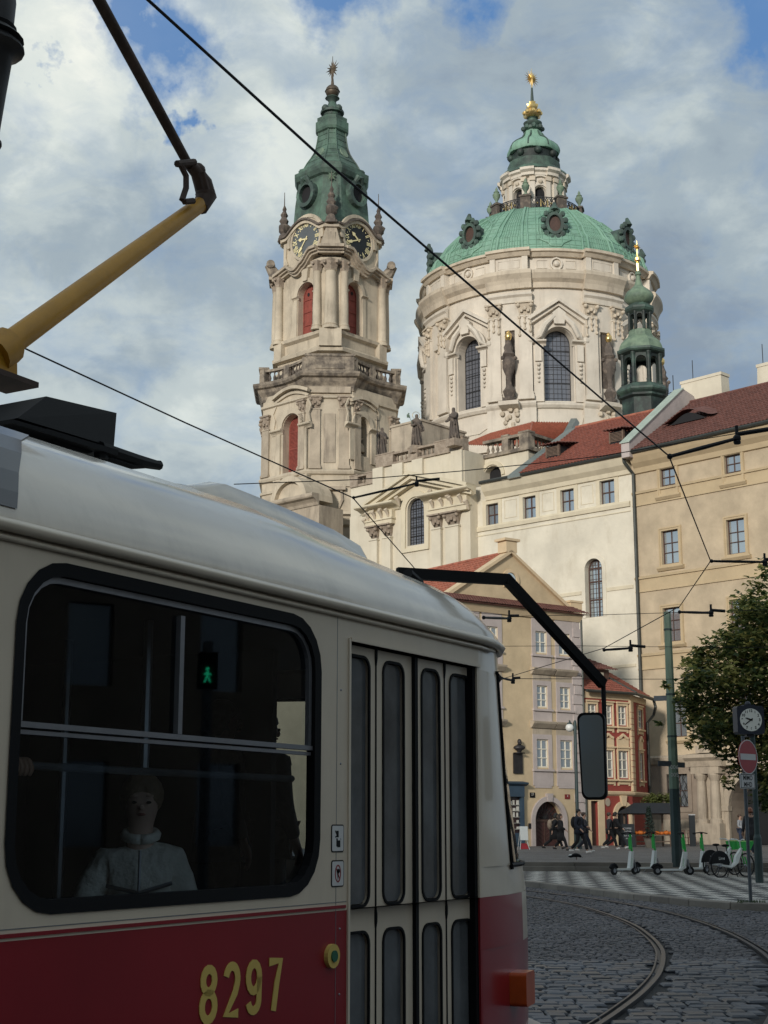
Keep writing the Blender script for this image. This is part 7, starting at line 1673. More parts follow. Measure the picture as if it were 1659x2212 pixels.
# interior
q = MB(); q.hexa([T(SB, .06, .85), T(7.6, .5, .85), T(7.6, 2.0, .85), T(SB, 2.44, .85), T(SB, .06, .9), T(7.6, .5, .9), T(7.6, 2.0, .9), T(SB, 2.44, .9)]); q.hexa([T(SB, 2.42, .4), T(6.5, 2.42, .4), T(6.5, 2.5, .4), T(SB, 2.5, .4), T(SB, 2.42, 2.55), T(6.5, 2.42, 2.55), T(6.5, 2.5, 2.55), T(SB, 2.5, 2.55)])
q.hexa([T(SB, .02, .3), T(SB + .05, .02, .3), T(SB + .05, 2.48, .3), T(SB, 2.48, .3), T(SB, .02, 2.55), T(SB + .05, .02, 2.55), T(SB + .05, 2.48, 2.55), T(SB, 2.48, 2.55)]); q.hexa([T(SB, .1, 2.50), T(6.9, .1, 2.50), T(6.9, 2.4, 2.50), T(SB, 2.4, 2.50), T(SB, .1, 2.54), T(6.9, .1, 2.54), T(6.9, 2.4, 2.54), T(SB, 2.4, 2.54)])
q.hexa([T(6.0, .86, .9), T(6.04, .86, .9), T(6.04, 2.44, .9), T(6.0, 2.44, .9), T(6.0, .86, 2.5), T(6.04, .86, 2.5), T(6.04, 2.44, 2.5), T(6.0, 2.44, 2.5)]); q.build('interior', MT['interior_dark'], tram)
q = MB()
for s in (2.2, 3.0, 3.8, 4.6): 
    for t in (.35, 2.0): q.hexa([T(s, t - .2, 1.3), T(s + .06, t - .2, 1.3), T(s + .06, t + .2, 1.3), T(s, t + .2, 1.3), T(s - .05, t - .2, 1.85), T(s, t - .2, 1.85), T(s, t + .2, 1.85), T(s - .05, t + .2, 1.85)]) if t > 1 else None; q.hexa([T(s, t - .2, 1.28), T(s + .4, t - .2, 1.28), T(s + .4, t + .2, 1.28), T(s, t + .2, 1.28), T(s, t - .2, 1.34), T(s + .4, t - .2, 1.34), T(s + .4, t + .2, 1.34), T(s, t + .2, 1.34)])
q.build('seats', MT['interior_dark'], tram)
q = MB(); q.tube([T(4.9, .75, .9), T(4.9, .75, 2.5)], .02, 8); q.tube([T(5.25, 1.5, .9), T(5.25, 1.5, 2.5)], .02, 8); q.build('grab_pole', MT['alu'], tram)
q = MB(); q.box(0, 0, 0, 0, 0, 0) if False else None
for s in (-3.5, 5.9):
    for t in (.52, 1.98):
        q = MB(); ax = NT; c = T(s, t, .34); q.tube([c - NT * .06, c + NT * .06], .34, 20); q.build('wheel', MT['iron'], tram)
q = MB(); q.hexa([T(SB, .1, .2), T(6.9, .1, .2), T(6.9, 2.4, .2), T(SB, 2.4, .2), T(SB, .1, .42), T(6.9, .1, .42), T(6.9, 2.4, .42), T(SB, 2.4, .42)]); q.build('underframe', MT['black'], tram)
# pantograph
def TP_(x, y, t): # picture ray meets the vertical plane t metres inside the tram
    n = NT; r = ray(x, y); k = (PT + t) / (r.dot(n)); return CAM + r * k
a0, a1 = TP_(8, 752, 1.25), TP_(432, 442, 1.25); b1, b0 = TP_(408, 358, 1.25), TP_(203, -20, 1.25)
q = MB(); q.tube([a0, a0.lerp(a1, .5), a1], [.057, .05, .041], 16); pan = q.build('pantograph_lower_arm', MT['panto_yellow'], tram, smooth=True)
pl0 = TP_(-30, 690, 1.25); q = MB(); q.tube([a0 + (a1 - a0).normalized() * .03, a0 - (a1 - a0).normalized() * .08], .085, 14); q.hexa([a0 + NT * -.05 + DT * -.2 + Z * -.13, a0 + NT * -.05 + DT * .04 + Z * -.13, a0 + NT * .05 + DT * .04 + Z * -.13, a0 + NT * .05 + DT * -.2 + Z * -.13, a0 + NT * -.05 + DT * -.2 + Z * .0, a0 + NT * -.05 + DT * .03 + Z * -.02, a0 + NT * .05 + DT * .03 + Z * -.02, a0 + NT * .05 + DT * -.2 + Z * 0])
q.build('pivot_bracket', MT['panto_yellow'], tram, smooth=True)
q = MB(); c = a0 + Z * -.145; q.hexa([c + NT * x + DT * y + Z * z for z in (-.012, .012) for x, y in ((-.09, -.9), (-.09, .13), (.1, .13), (.1, -.9))]); q.build('base_frame', MT['panto_rust'], tram)
q = MB()
for y in (-.75, -.1): q.lathe(T(0, 0, 0) * 0 + V((c + DT * y).x, (c + DT * y).y, 3.06), [(.06, 0), (.07, .05), (.05, .08), (.07, .12), (.05, .16), (.06, .34)], 10)
q.build('insulator', MT['panto_rust'], tram)
q = MB(); q.tube([b1, b1.lerp(b0, .5), b0, b0 + (b0 - b1).normalized() * .25], [.025, .028, .03, .03], 12); ua_ = q.build('pantograph_upper_arm', MT['panto_rust'], tram, smooth=True)
q = MB(); e0 = TP_(440, 430, 1.25); q.tube([TP_(432, 448, 1.25), TP_(446, 424, 1.25), TP_(438, 395, 1.25), TP_(425, 372, 1.25), TP_(410, 356, 1.25)], [.045, .055, .05, .036, .03], 10); q.ball(TP_(444, 420, 1.25), .055, 10); q.ball(TP_(428, 368, 1.25), .04, 10); q.tube([TP_(420, 350, 1.2), TP_(382, 354, 1.2)], .018, 8)
q.tube([TP_(388, 352, 1.2), TP_(402, 380, 1.2), TP_(402, 405, 1.2), TP_(393, 432, 1.2), TP_(398, 436, 1.2), TP_(418, 434, 1.2)], .016, 7); q.tube([TP_(446, 410, 1.18), TP_(436, 372, 1.18)], .02, 7); q.build('knuckle_joint', MT['panto_rust'], tram, smooth=True)
# black box on the roof
q = MB(); t0, t1 = .72, 1.25
q.hexa([TP_(38, 903, t0), TP_(246, 966, t0), TP_(246, 966, t0) + NT * .5, TP_(38, 903, t0) + NT * .5, TP_(100, 856, t0 + .05), TP_(252, 892, t0 + .05), TP_(252, 892, t0 + .05) + NT * .4, TP_(100, 856, t0 + .05) + NT * .4]); bb_ = q.build('resistor_box', MT['black'], roof)
q = MB(); q.hexa([TP_(26, 914, t0 - .04), TP_(254, 984, t0 - .04), TP_(254, 984, t0 - .04) + NT * .6, TP_(26, 914, t0 - .04) + NT * .6, TP_(26, 905, t0 - .04), TP_(256, 972, t0 - .04), TP_(256, 972, t0 - .04) + NT * .6, TP_(26, 905, t0 - .04) + NT * .6])
q.hexa([TP_(120, 962, t0), TP_(190, 980, t0), TP_(190, 980, t0) + NT * .4, TP_(120, 962, t0) + NT * .4, TP_(100, 925, t0), TP_(230, 965, t0), TP_(230, 965, t0) + NT * .4, TP_(100, 925, t0) + NT * .4])
q.tube([TP_(215, 968, t0), TP_(300, 996, t0), TP_(345, 1006, t0)], [.03, .028, .02], 8); q.tube([TP_(212, 984, t0), TP_(280, 1006, t0), TP_(345, 1002, t0)], .016, 7); q.tube([TP_(218, 965, t0), TP_(218, 992, t0)], .03, 7); q.build('box_base', MT['black'], bb_)
q = MB(); q.lathe(T(5.0, .75, 3.03), [(.16, 0), (.16, .03), (.12, .06), (0.0, .07)], 20); q.build('vent_cover', MT['tram_roof'], roof, smooth='all')
# mirror arm and mirror
q = MB(); A3 = [TP_(858, 1238, .42), TP_(1095, 1252, .02), TP_(1303, 1478, -.24), TP_(1306, 1560, -.25)]
def bar(mb, a, b, w, h, up=Z):
    d = (b - a).normalized(); x = d.cross(up).normalized(); y = x.cross(d).normalized(); mb.hexa([p + x * i * w / 2 + y * j * h / 2 for p in (a,) for i, j in ((-1, -1), (1, -1), (1, 1), (-1, 1))] + [p + x * i * w / 2 + y * j * h / 2 for p in (b,) for i, j in ((-1, -1), (1, -1), (1, 1), (-1, 1))])
bar(q, A3[0], A3[1] + (A3[1] - A3[0]).normalized() * .01, .04, .056); bar(q, A3[1] - (A3[2] - A3[1]).normalized() * .01, A3[2], .04, .05); q.tube([A3[2] - (A3[2] - A3[1]).normalized() * .02, A3[2], A3[3], TP_(1304, 1700, -.25)], .013, 8)
q.tube([TP_(880, 1240, .3), TP_(905, 1262, .3)], .03, 8); arm_ = q.build('mirror_arm', MT['black'], tram)
mc = TP_(1279, 1633, -.25); MF = Fr(V(mc.x, mc.y, 0), V(.97, -.24, 0)); wq, hq = .072, .225; 
q = MB(); o = dict(u0=-wq, u1=wq, v0=mc.z - hq, v1=mc.z + hq, rad=.035)
A1 = outline(o); B1 = [(u * .93 + .004, v) for u, v in A1]; A1 = [(u * (1 if v > mc.z - .1 else 1 - .25 * (mc.z - .1 - v) / .12 * (1 if u < 0 else .0)), v) for u, v in A1]
q.fprism(MF, A1, -.05, .01); mr_ = q.build('wing_mirror', MT['black'], tram)
q = MB(); q.fprism(MF, [(u * .86, mc.z + (v - mc.z) * .94) for u, v in A1], .008, .013); q.build('mirror_glass', MT.get('mirror') or mat('mirror', (.42, .50, .56), .1, met=1, var=0), mr_)
# passengers seen through the window
def pt_at(x, y, t): return TP_(x, y, t)
cj = cloth('jacket_cream', (.78, .76, .70)); hd = pt_at(306, 1737, .42)
ch = thing('child_passenger', 'small child in a cream zipped jacket looking out through the tram window', 'child', T(3.9, .42, .9))
loc = parent_loc(ch); fdir = (CAM - hd); fdir.z = 0; fdir.normalize(); ri = fdir.cross(Z) * -1
def CP(x, y, z): return hd + (ri * x + fdir * y + Z * z) * .84 - loc   # x right as seen, y toward the viewer
hk = .095
sh_ = -.24
body = skin('body', [CP(.0, -.02, -.62), CP(0, 0, -.35), CP(0, 0, -.22), CP(0, 0, -.12), CP(0, .005, -.045), CP(0, 0, .02), CP(0, -.005, .06)], [(i, i + 1) for i in range(6)], [.1, .1, .067, .04, .062, .077, .06], skinmat('skin_child', (.68, .46, .37)), ch, 2)
jk = skin('jacket', [CP(0, -.02, -.64), CP(0, 0, -.4), CP(0, 0, -.25), CP(0, 0, -.16), CP(-.15, .0, -.25), CP(-.23, .04, -.42), CP(-.18, .12, -.6), CP(.14, .0, -.25), CP(.2, .03, -.42), CP(.17, .1, -.6)], [(0, 1), (1, 2), (2, 3), (2, 4), (4, 5), (5, 6), (2, 7), (7, 8), (8, 9)], [.15, .135, .12, .075, .072, .066, .056, .072, .066, .056], cj, ch, 2, post=lambda c: c + V(0, 0, .004 * math.sin(c.z * 90)))
q = MB(); q.tube([CP(math.sin(a) * .07, math.cos(a) * .07, -.135 + .02 * math.cos(a) * -1) for a in [i * .42 for i in range(16)]], .019, 8); q.build('hood_collar', cj, jk, smooth='all', shift=(0, 0, 0))
q = MB(); q.tube([CP(.0, .165, -.2), CP(0.0, .175, -.4), CP(0, .17, -.6)], .006, 5); q.tube([CP(-.14, .13, -.35), CP(.0, .18, -.38), CP(.14, .13, -.34)], .008, 5); q.build('zip', MT['alu'], jk, shift=(0, 0, 0))
q = MB(); q.ball(CP(0, -.02, .04), .084, 16, (1, 1, 1.05)); q.v = [tuple(V(*p) - fdir * max(0, (V(*p) - CP(0, 0, 0)).dot(fdir) - .05) * (1 if (V(*p) - CP(0, 0, 0)).z < .062 else 0)) for p in q.v]; q.build('hair', cloth('hair_child', (.22, .15, .09), .6), ch, smooth='all', shift=(0, 0, 0))
q = MB()
for sx in (-1, 1): q.ball(CP(sx * .032, .083, .006), .007, 8, (1.4, 1, .8))
q.build('eyes', MT['black'], ch, smooth='all', shift=(0, 0, 0)); q = MB(); q.ball(CP(0, .094, -.016), .012, 8, (.9, 1, 1)); q.build('nose', MT['skin_child'], ch, smooth='all', shift=(0, 0, 0))
q = MB(); q.ball(CP(0, .08, -.046), .015, 8, (1.1, 1, .4)); q.build('mouth', cloth('lips', (.3, .12, .1)), ch, smooth='all', shift=(0, 0, 0)); q = MB()
for sx in (-1, 1): q.tube([CP(sx * .02, .092, .035), CP(sx * .05, .08, .034)], .004, 5); q.ball(CP(sx * .066, -.02, -.01), .018, 8, (.5, .7, 1))
q.build('brows_and_ears', MT['skin_child'], ch, smooth='all', shift=(0, 0, 0))
def adult(label, x, y, t, col, hairm, rzv, extra=None):
    hp = pt_at(x, y, t); fz = hp.z - 1.63 * 1.0
    return person(label, V(hp.x, hp.y, .9) if fz < .9 else V(hp.x, hp.y, .9), rzv, max(1.35, (hp.z - .9) / .93), ARM_DOWN, LEG_STAND, col, blk, hairm, .1, .2, None, 'shoe_black', group='passengers standing inside the tram')
adult('standing passenger in dark coat with pale mask inside the tram', 482, 1652, 1.1, nvy, hblk, face(1, .4)); adult('standing passenger in grey coat near the tram doors, seen through the window', 572, 1612, 1.3, gry, hblk, face(.9, .8))
# hand holding the rail at the left edge of the window
hp = TP_(38, 1662, .09); g_ = thing('gripping_passenger', 'passenger in dark sleeve gripping the horizontal rail behind the tram window glass', 'person', T(3.1, .5, .9)); loc = parent_loc(g_)
def HP(s, t, z): return hp + DT * s + NT * t + Z * z - loc
P = [HP(-.62, .45, -.45), HP(-.25, .22, -.28), HP(-.06, .09, -.02), HP(-.01, .06, .0)]; Ed = [(0, 1), (1, 2), (2, 3)]; Rd = [.06, .045, .03, .036]
for q_ in range(4):
    j = len(P); s = -.03 + q_ * .021; P += [HP(s, .03, .028), HP(s, -.012, .03), HP(s + .002, -.026, .002), HP(s, -.014, -.02)]; Ed += [(3, j), (j, j + 1), (j + 1, j + 2), (j + 2, j + 3)]; Rd += [.012, .011, .010, .009]
j = len(P); P += [HP(-.05, .03, -.02), HP(-.035, -.005, -.028)]; Ed += [(2, j), (j, j + 1)]; Rd += [.014, .011]
skin('arm_and_hand', P, Ed, Rd, skinmat('skin', (.45, .27, .19)), g_, 1)
skin('sleeve', [P[0], P[1], P[1].lerp(P[2], .6)], [(0, 1), (1, 2)], [.08, .06, .05], blk, g_, 1)
sk2 = skin('torso_in_coat', [HP(-.75, .6, -.9), HP(-.75, .6, -.5), HP(-.72, .55, -.1), HP(-.72, .55, .06), HP(-.72, .52, .2)], [(0, 1), (1, 2), (2, 3), (3, 4)], [.2, .2, .15, .06, .1], blk, g_, 2)
# ================================================================ street furniture
mat('mast_green', (.13, .19, .14), .55, var=.15, sc=2, stain=.3, streakc=(.07, .08, .06)); mat('mast_dark', (.022, .045, .045), .5, var=.25, sc=3, stain=.4, streakc=(.08, .06, .05))
mat('pole_grey', (.09, .105, .12), .45, met=.3, var=.2, sc=6); mat('clock_case', (.012, .016, .03), .4, var=.15); mat('dial_white', (.72, .72, .66), .4, var=.04); mat('sign_red', (.30, .008, .014), .4, var=.06); mat('sign_white', (.50, .50, .50), .5, var=.05)
mat('lime', (.03, .42, .07), .4, var=.08); mat('white_paint', (.66, .68, .66), .35, var=.05); mat('tyre', (.01, .01, .011), .8, var=.1); mat('concrete', (.16, .145, .12), .9, var=.2, sc=5, bump=.5, bs=20, stain=.4)
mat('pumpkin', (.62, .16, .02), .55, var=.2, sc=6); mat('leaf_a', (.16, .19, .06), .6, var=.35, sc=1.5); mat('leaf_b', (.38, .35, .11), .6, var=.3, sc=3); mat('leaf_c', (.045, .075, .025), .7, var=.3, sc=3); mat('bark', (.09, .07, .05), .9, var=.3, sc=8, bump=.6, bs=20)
mat('awning', (.012, .016, .022), .8, var=.2); mat('chalk', (.014, .018, .022), .7, var=.15); mat('globe', (.75, .74, .70), .3, var=.03)
for nm in ('leaf_a', 'leaf_b', 'leaf_c'):
    nt_ = MT[nm].node_tree; bs_ = nt_.nodes['Principled BSDF']; tl = nt_.nodes.new('ShaderNodeBsdfTranslucent'); mx_ = nt_.nodes.new('ShaderNodeMixShader'); mx_.inputs[0].default_value = .45
    src = bs_.inputs['Base Color'].links[0].from_socket; nt_.links.new(src, tl.inputs[0]); nt_.links.new(bs_.outputs[0], mx_.inputs[1]); nt_.links.new(tl.outputs[0], mx_.inputs[2]); nt_.links.new(mx_.outputs[0], nt_.nodes['Material Output'].inputs[0])
# green traction mast
b = at_y(1463, 1868, 52.2); t_ = at_y(1443, 1322, 52.2); hm = t_.z - .1; mst = thing('traction_mast', 'tall green painted traction mast with a dark lower half beside the concrete block', 'mast', (b.x, b.y, .13))
zc = at_y(1455, 1704, 52.2).z
q = MB(); q.lathe((b.x, b.y, 0), [(.19, .13), (.19, zc * .5), (.178, zc)], 8, a0=.3); q.build('lower_mast', MT['mast_dark'], mst)
q = MB(); q.lathe((b.x, b.y, 0), [(.181, zc), (.15, zc + (t_.z - zc) * .6), (.125, t_.z)], 8, a0=.3); um_ = q.build('upper_mast', MT['mast_green'], mst)
q = MB(); [q.mark().lathe((b.x, b.y, z), [(r, -.03), (r + .012, -.03), (r + .012, .03), (r, .03)], 8, a0=.3) for z, r in ((zc + 1.8, .17), (at_y(1450, 1500, 52.2).z, .16), (at_y(1445, 1360, 52.2).z, .14), (zc - 1.9, .18))]; q.build('bands', MT['mast_dark'], mst)
q = MB(); f = Fr((b.x - .0, b.y - .185, 0), (1, 0, 0)); z = at_y(1455, 1668, 52.2).z; text_into(q, '006', lambda x, y: f.p(x, z + .16 + y, .0), .19); text_into(q, '005', lambda x, y: f.p(x, z - .1 + y, 0), .19); q.build('mast_number', MT['sign_white'], mst)
for y0, dx, dy in ((1508, -.62, .3), (1512, .6, .5), (1650, -.55, -.2), (1652, .6, .55)):
    q = MB(); z = at_y(1450, y0, 52.2).z; a = V(b.x, b.y - .1, z); e = a + V(dx, dy, .0); d = (e - a).normalized(); f = Fr((a.x, a.y, 0), d); q.fbox(f, .12, .62, z - .09, z + .09, -.012, .012); q.fbox(f, 0, .14, z - .03, z + .03, -.02, .02); q.build('street_name_blade', MT['pole_grey'], mst)
# lamp post with globe
b = at_z(1249, 1834, GZ); lp = thing('street_lamp', 'dark green street lamp post with a white globe on a curved arm', 'street lamp', b)
zt = at_y(1247, 1556, b.y).z; q = MB(); q.lathe(b, [(.2, 0), (.2, .9), (.16, 1.0), (.12, 1.1), (.09, 1.3), (.085, zt - b.z - .1), (.05, zt - b.z)], 10); q.build('post', MT['mast_dark'], lp, smooth=True)
q = MB(); gc = at_y(1230.5, 1572, b.y); q.tube([V(b.x, b.y, zt - .9), V(b.x - .08, b.y, zt - .35), V(b.x - .28, b.y, zt - .02), V(gc.x, b.y, gc.z + .38), V(gc.x, b.y, gc.z + .22)], .035, 7); q.lathe((gc.x, gc.y, gc.z + .18), [(.14, 0), (.12, .06), (.04, .1)], 10); q.build('arm', MT['mast_dark'], lp)
q = MB(); q.ball(gc, .215, 16); q.build('globe', MT['globe'], lp, smooth=True)
# street clock
b = at_z(1641, 1907, .135); ck = thing('street_clock', 'black square cased street clock on a grey pole reading about twenty to ten', 'clock', b)
cc = at_y(1622, 1556, b.y); q = MB(); q.tube([b, V(b.x - .0, b.y, cc.z - .4)], .075, 10); q.lathe(b, [(.11, 0), (.11, 1.2), (.08, 1.3)], 10); q.build('pole', MT['mast_dark'], ck)
F5 = Fr((b.x, b.y - .18, 0), V(.99, .12, 0)); cx = F5.uv(1622, 1556)[0]; cz = cc.z; hs = .385
q = MB(); o = dict(u0=cx - hs, u1=cx + hs, v0=cz - hs, v1=cz + hs, rad=.06)
pts = []
for u, v in outline(o): pts.append((u * (1.0) + (u - cx) * .05 * (1 - ((v - cz) / hs) ** 2), v + (v - cz) * .06 * (1 - ((u - cx) / hs) ** 2)))
q.fprism(F5, pts, -.36, 0); q.ball(F5.p(cx, cz + hs + .06, -.18), .09, 10); q.fbox(F5, cx - .16, cx + .16, cz + hs, cz + hs + .04, -.3, -.05); q.fbox(F5, cx - .1, cx + .1, cz - hs - .08, cz - hs, -.26, -.1); cs_ = q.build('case', MT['clock_case'], ck)
circ = lambda r, n=36: [(cx + r * math.cos(6.2832 * i / n), cz + r * math.sin(6.2832 * i / n)) for i in range(n)]
q = MB(); q.fprism(F5, circ(.315), 0, .012); d_ = q.build('dial', MT['dial_white'], ck); q = MB()
for k in range(1, 13): a = R(30 * k); text_into(q, str(k), (lambda ax, ay: lambda x, y: F5.p(cx + ax + x, cz + ay + y, .015))(math.sin(a) * .25, math.cos(a) * .25), .105, 0, 1, bold=.003)
q.build('numerals', MT['black'], d_)
for nme, ang_, ln, w in (('hour_hand', 289, .17, .018), ('minute_hand', 234, .25, .013)):
    a = R(ang_); d = (math.sin(a), math.cos(a)); e = (d[1], -d[0]); q = MB(); q.fprism(F5, [(cx + d[0] * p * ln + e[0] * s * w, cz + d[1] * p * ln + e[1] * s * w) for p, s in ((-.25, -1.3), (-.25, 1.3), (.8, 1), (1, 0), (.8, -1))], .016, .02); q.build(nme, MT['black'], d_)
# no entry sign
b = at_z(1622, 1950, .135); sg = thing('no_entry_sign', 'round red no entry sign above a small white plate on a grey pole', 'road sign', b)
top = at_y(1616, 1600, b.y).z; q = MB(); q.tube([b, V(b.x, b.y, top + .1)], .036, 10); q.build('pole', MT['pole_grey'], sg)
F6 = Fr((b.x, b.y, 0), V(.72, .69, 0)); F6.o = F6.o + F6.n * .05; c0, z0 = F6.uv(1616, 1635); rr = .352
q = MB(); q.fprism(F6, [(c0 + rr * math.cos(i * .2618), z0 + rr * math.sin(i * .2618)) for i in range(24)], -.02, 0); ds = q.build('disc', MT['sign_red'], sg)
q = MB(); q.ribbon(F6, [(c0 + (rr - .008) * math.cos(i * .2618), z0 + (rr - .008) * math.sin(i * .2618)) for i in range(24)], .018, 0, .003, closed=True); q.fbox(F6, c0 - .285, c0 + .285, z0 - .062, z0 + .062, 0, .003); q.build('white_bar', MT['sign_white'], ds)
pc, pz = F6.uv(1615.5, 1687.5); o = dict(u0=pc - .27, u1=pc + .27, v0=pz - .155, v1=pz + .155, rad=.03); q = MB(); q.fprism(F6, outline(o), -.02, .0); pl_ = q.build('plate', MT['sign_white'], sg)
q = MB(); q.ribbon(F6, outline(o, .018), .014, 0, .002, closed=True); text_into(q, 'MIMO', lambda x, y: F6.p(pc + x, pz + .065 + y, .003), .135, bold=.002); text_into(q, 'MHD', lambda x, y: F6.p(pc + x, pz - .07 + y, .003), .135, bold=.002); q.build('lettering', MT['black'], pl_)
rg = random.Random(8); q = MB()
for i in range(90):
    a, r = rg.uniform(0, 6.28), rg.uniform(.03, .26); x, y = b.x + math.cos(a) * r * 1.3, b.y + math.sin(a) * r; h = rg.uniform(.03, .09); l = rg.uniform(-.03, .03)
    q.poly([(x - .008, y, .133), (x + .008, y, .133), (x + l, y + l, .133 + h)])
tag(q.build('grass', MT['leaf_c']), 'small tuft of grass round the foot of the no entry sign pole', 'grass', kind='stuff')
# concrete block
b = at_z(1419, 1884, .135); bl = MB(); bl.lathe((0, 0, 0), [(.30, 0), (.30, .72), (.27, .76)], 6, a0=.25); o = bl.build('concrete_block', MT['concrete'], None, shift=b); tag(o, 'rough hexagonal concrete block standing on the pavement between the scooters', 'bollard')
# ---------------------------------------------------------------- scooters
def scooter(label, loc, rz, steer=.0):
    s = thing('electric_scooter', label, 'scooter', loc, rz, 'white and green rental scooters on the pavement'); s.scale = (1.1, 1.1, 1.1)
    P = lambda x, y, z: V(x, y, z)   # x forward
    q = MB(); q.hexa([P(-.42, -.07, .13), P(.2, -.08, .13), P(.2, .08, .13), P(-.42, .07, .13), P(-.42, -.07, .18), P(.2, -.08, .18), P(.2, .08, .18), P(-.42, .07, .18)]); q.tube([P(.18, 0, .15), P(.30, 0, .28), P(.36, 0, .62)], [.06, .07, .05], 8); q.hexa([P(.16, -.055, .12), P(.34, -.05, .2), P(.34, .05, .2), P(.16, .055, .12), P(.28, -.045, .66), P(.40, -.045, .66), P(.40, .045, .66), P(.28, .045, .66)]); q.build('deck_and_neck', MT['white_paint'], s, smooth=True, shift=(0, 0, 0))
    q = MB(); q.tube([P(.36, 0, .64), P(.30, 0, 1.16)], .032, 8); q.hexa([P(.28, -.05, .72), P(.33, -.05, .72), P(.33, .05, .72), P(.28, .05, .72), P(.25, -.04, 1.05), P(.29, -.04, 1.05), P(.29, .04, 1.05), P(.25, .04, 1.05)]); q.build('stem', MT['lime'], s, smooth=True, shift=(0, 0, 0))
    q = MB(); q.tube([P(.22, -.26, 1.17), P(.28, -.1, 1.19), P(.30, 0, 1.2), P(.28, .1, 1.19), P(.22, .26, 1.17)], .017, 7); q.ball(P(.3, 0, 1.17), .04, 8); q.tube([P(.26, .17, 1.17), P(.3, .3, 1.13)], .008, 5); q.build('handlebar', MT['black'], s, smooth=True, shift=(0, 0, 0))
    for x in (-.5, .46):
        q = MB(); q.tube([P(x, -.028, .125), P(x, .028, .125)], .125, 18); w = q.build('wheel', MT['tyre'], s, shift=(0, 0, 0)); q = MB(); q.tube([P(x, -.034, .125), P(x, .034, .125)], .06, 12); q.build('hub', MT['alu'], w, shift=(0, 0, 0))
    q = MB(); q.tube([P(-.66, 0, .2), P(-.6, 0, .27), P(-.5, 0, .3), P(-.4, 0, .26), P(-.36, 0, .2)], .05, 6); q.build('mudguard', MT['black'], s, smooth=True, shift=(0, 0, 0))
    q = MB(); q.tube([P(.46, .045, .13), P(.4, .045, .45)], .018, 6); q.tube([P(.46, -.045, .13), P(.4, -.045, .45)], .018, 6); q.tube([P(0, .06, .14), P(-.05, .14, .01)], .01, 5); q.build('fork', MT['alu'], s, shift=(0, 0, 0))
    q = MB(); 
    for sy in (-1, 1): text_into(q, 'Lime', (lambda sy: lambda x, y: P(.265 - y * .35 * 1 + 0 + x * .13 , sy * .064, .36 + x * .95 * (1) + y * .1))(sy), .12)
    q.build('lettering', MT['lime'], s, shift=(0, 0, 0)); return s
def sc_at(x, y): return at_z(x, y, .135)
scooter('electric scooter farthest from the bicycles, standing before the chalkboard sign', sc_at(1350, 1889.5), .75)
scooter('electric scooter half hidden behind the concrete block', sc_at(1400, 1886), .7)
scooter('electric scooter seen fully side on between the concrete block and the green mast', sc_at(1457, 1890.5), .12)
scooter('electric scooter turned nearly end on between mast and rental bicycles', sc_at(1506, 1887.5), -1.15 + 1.9)
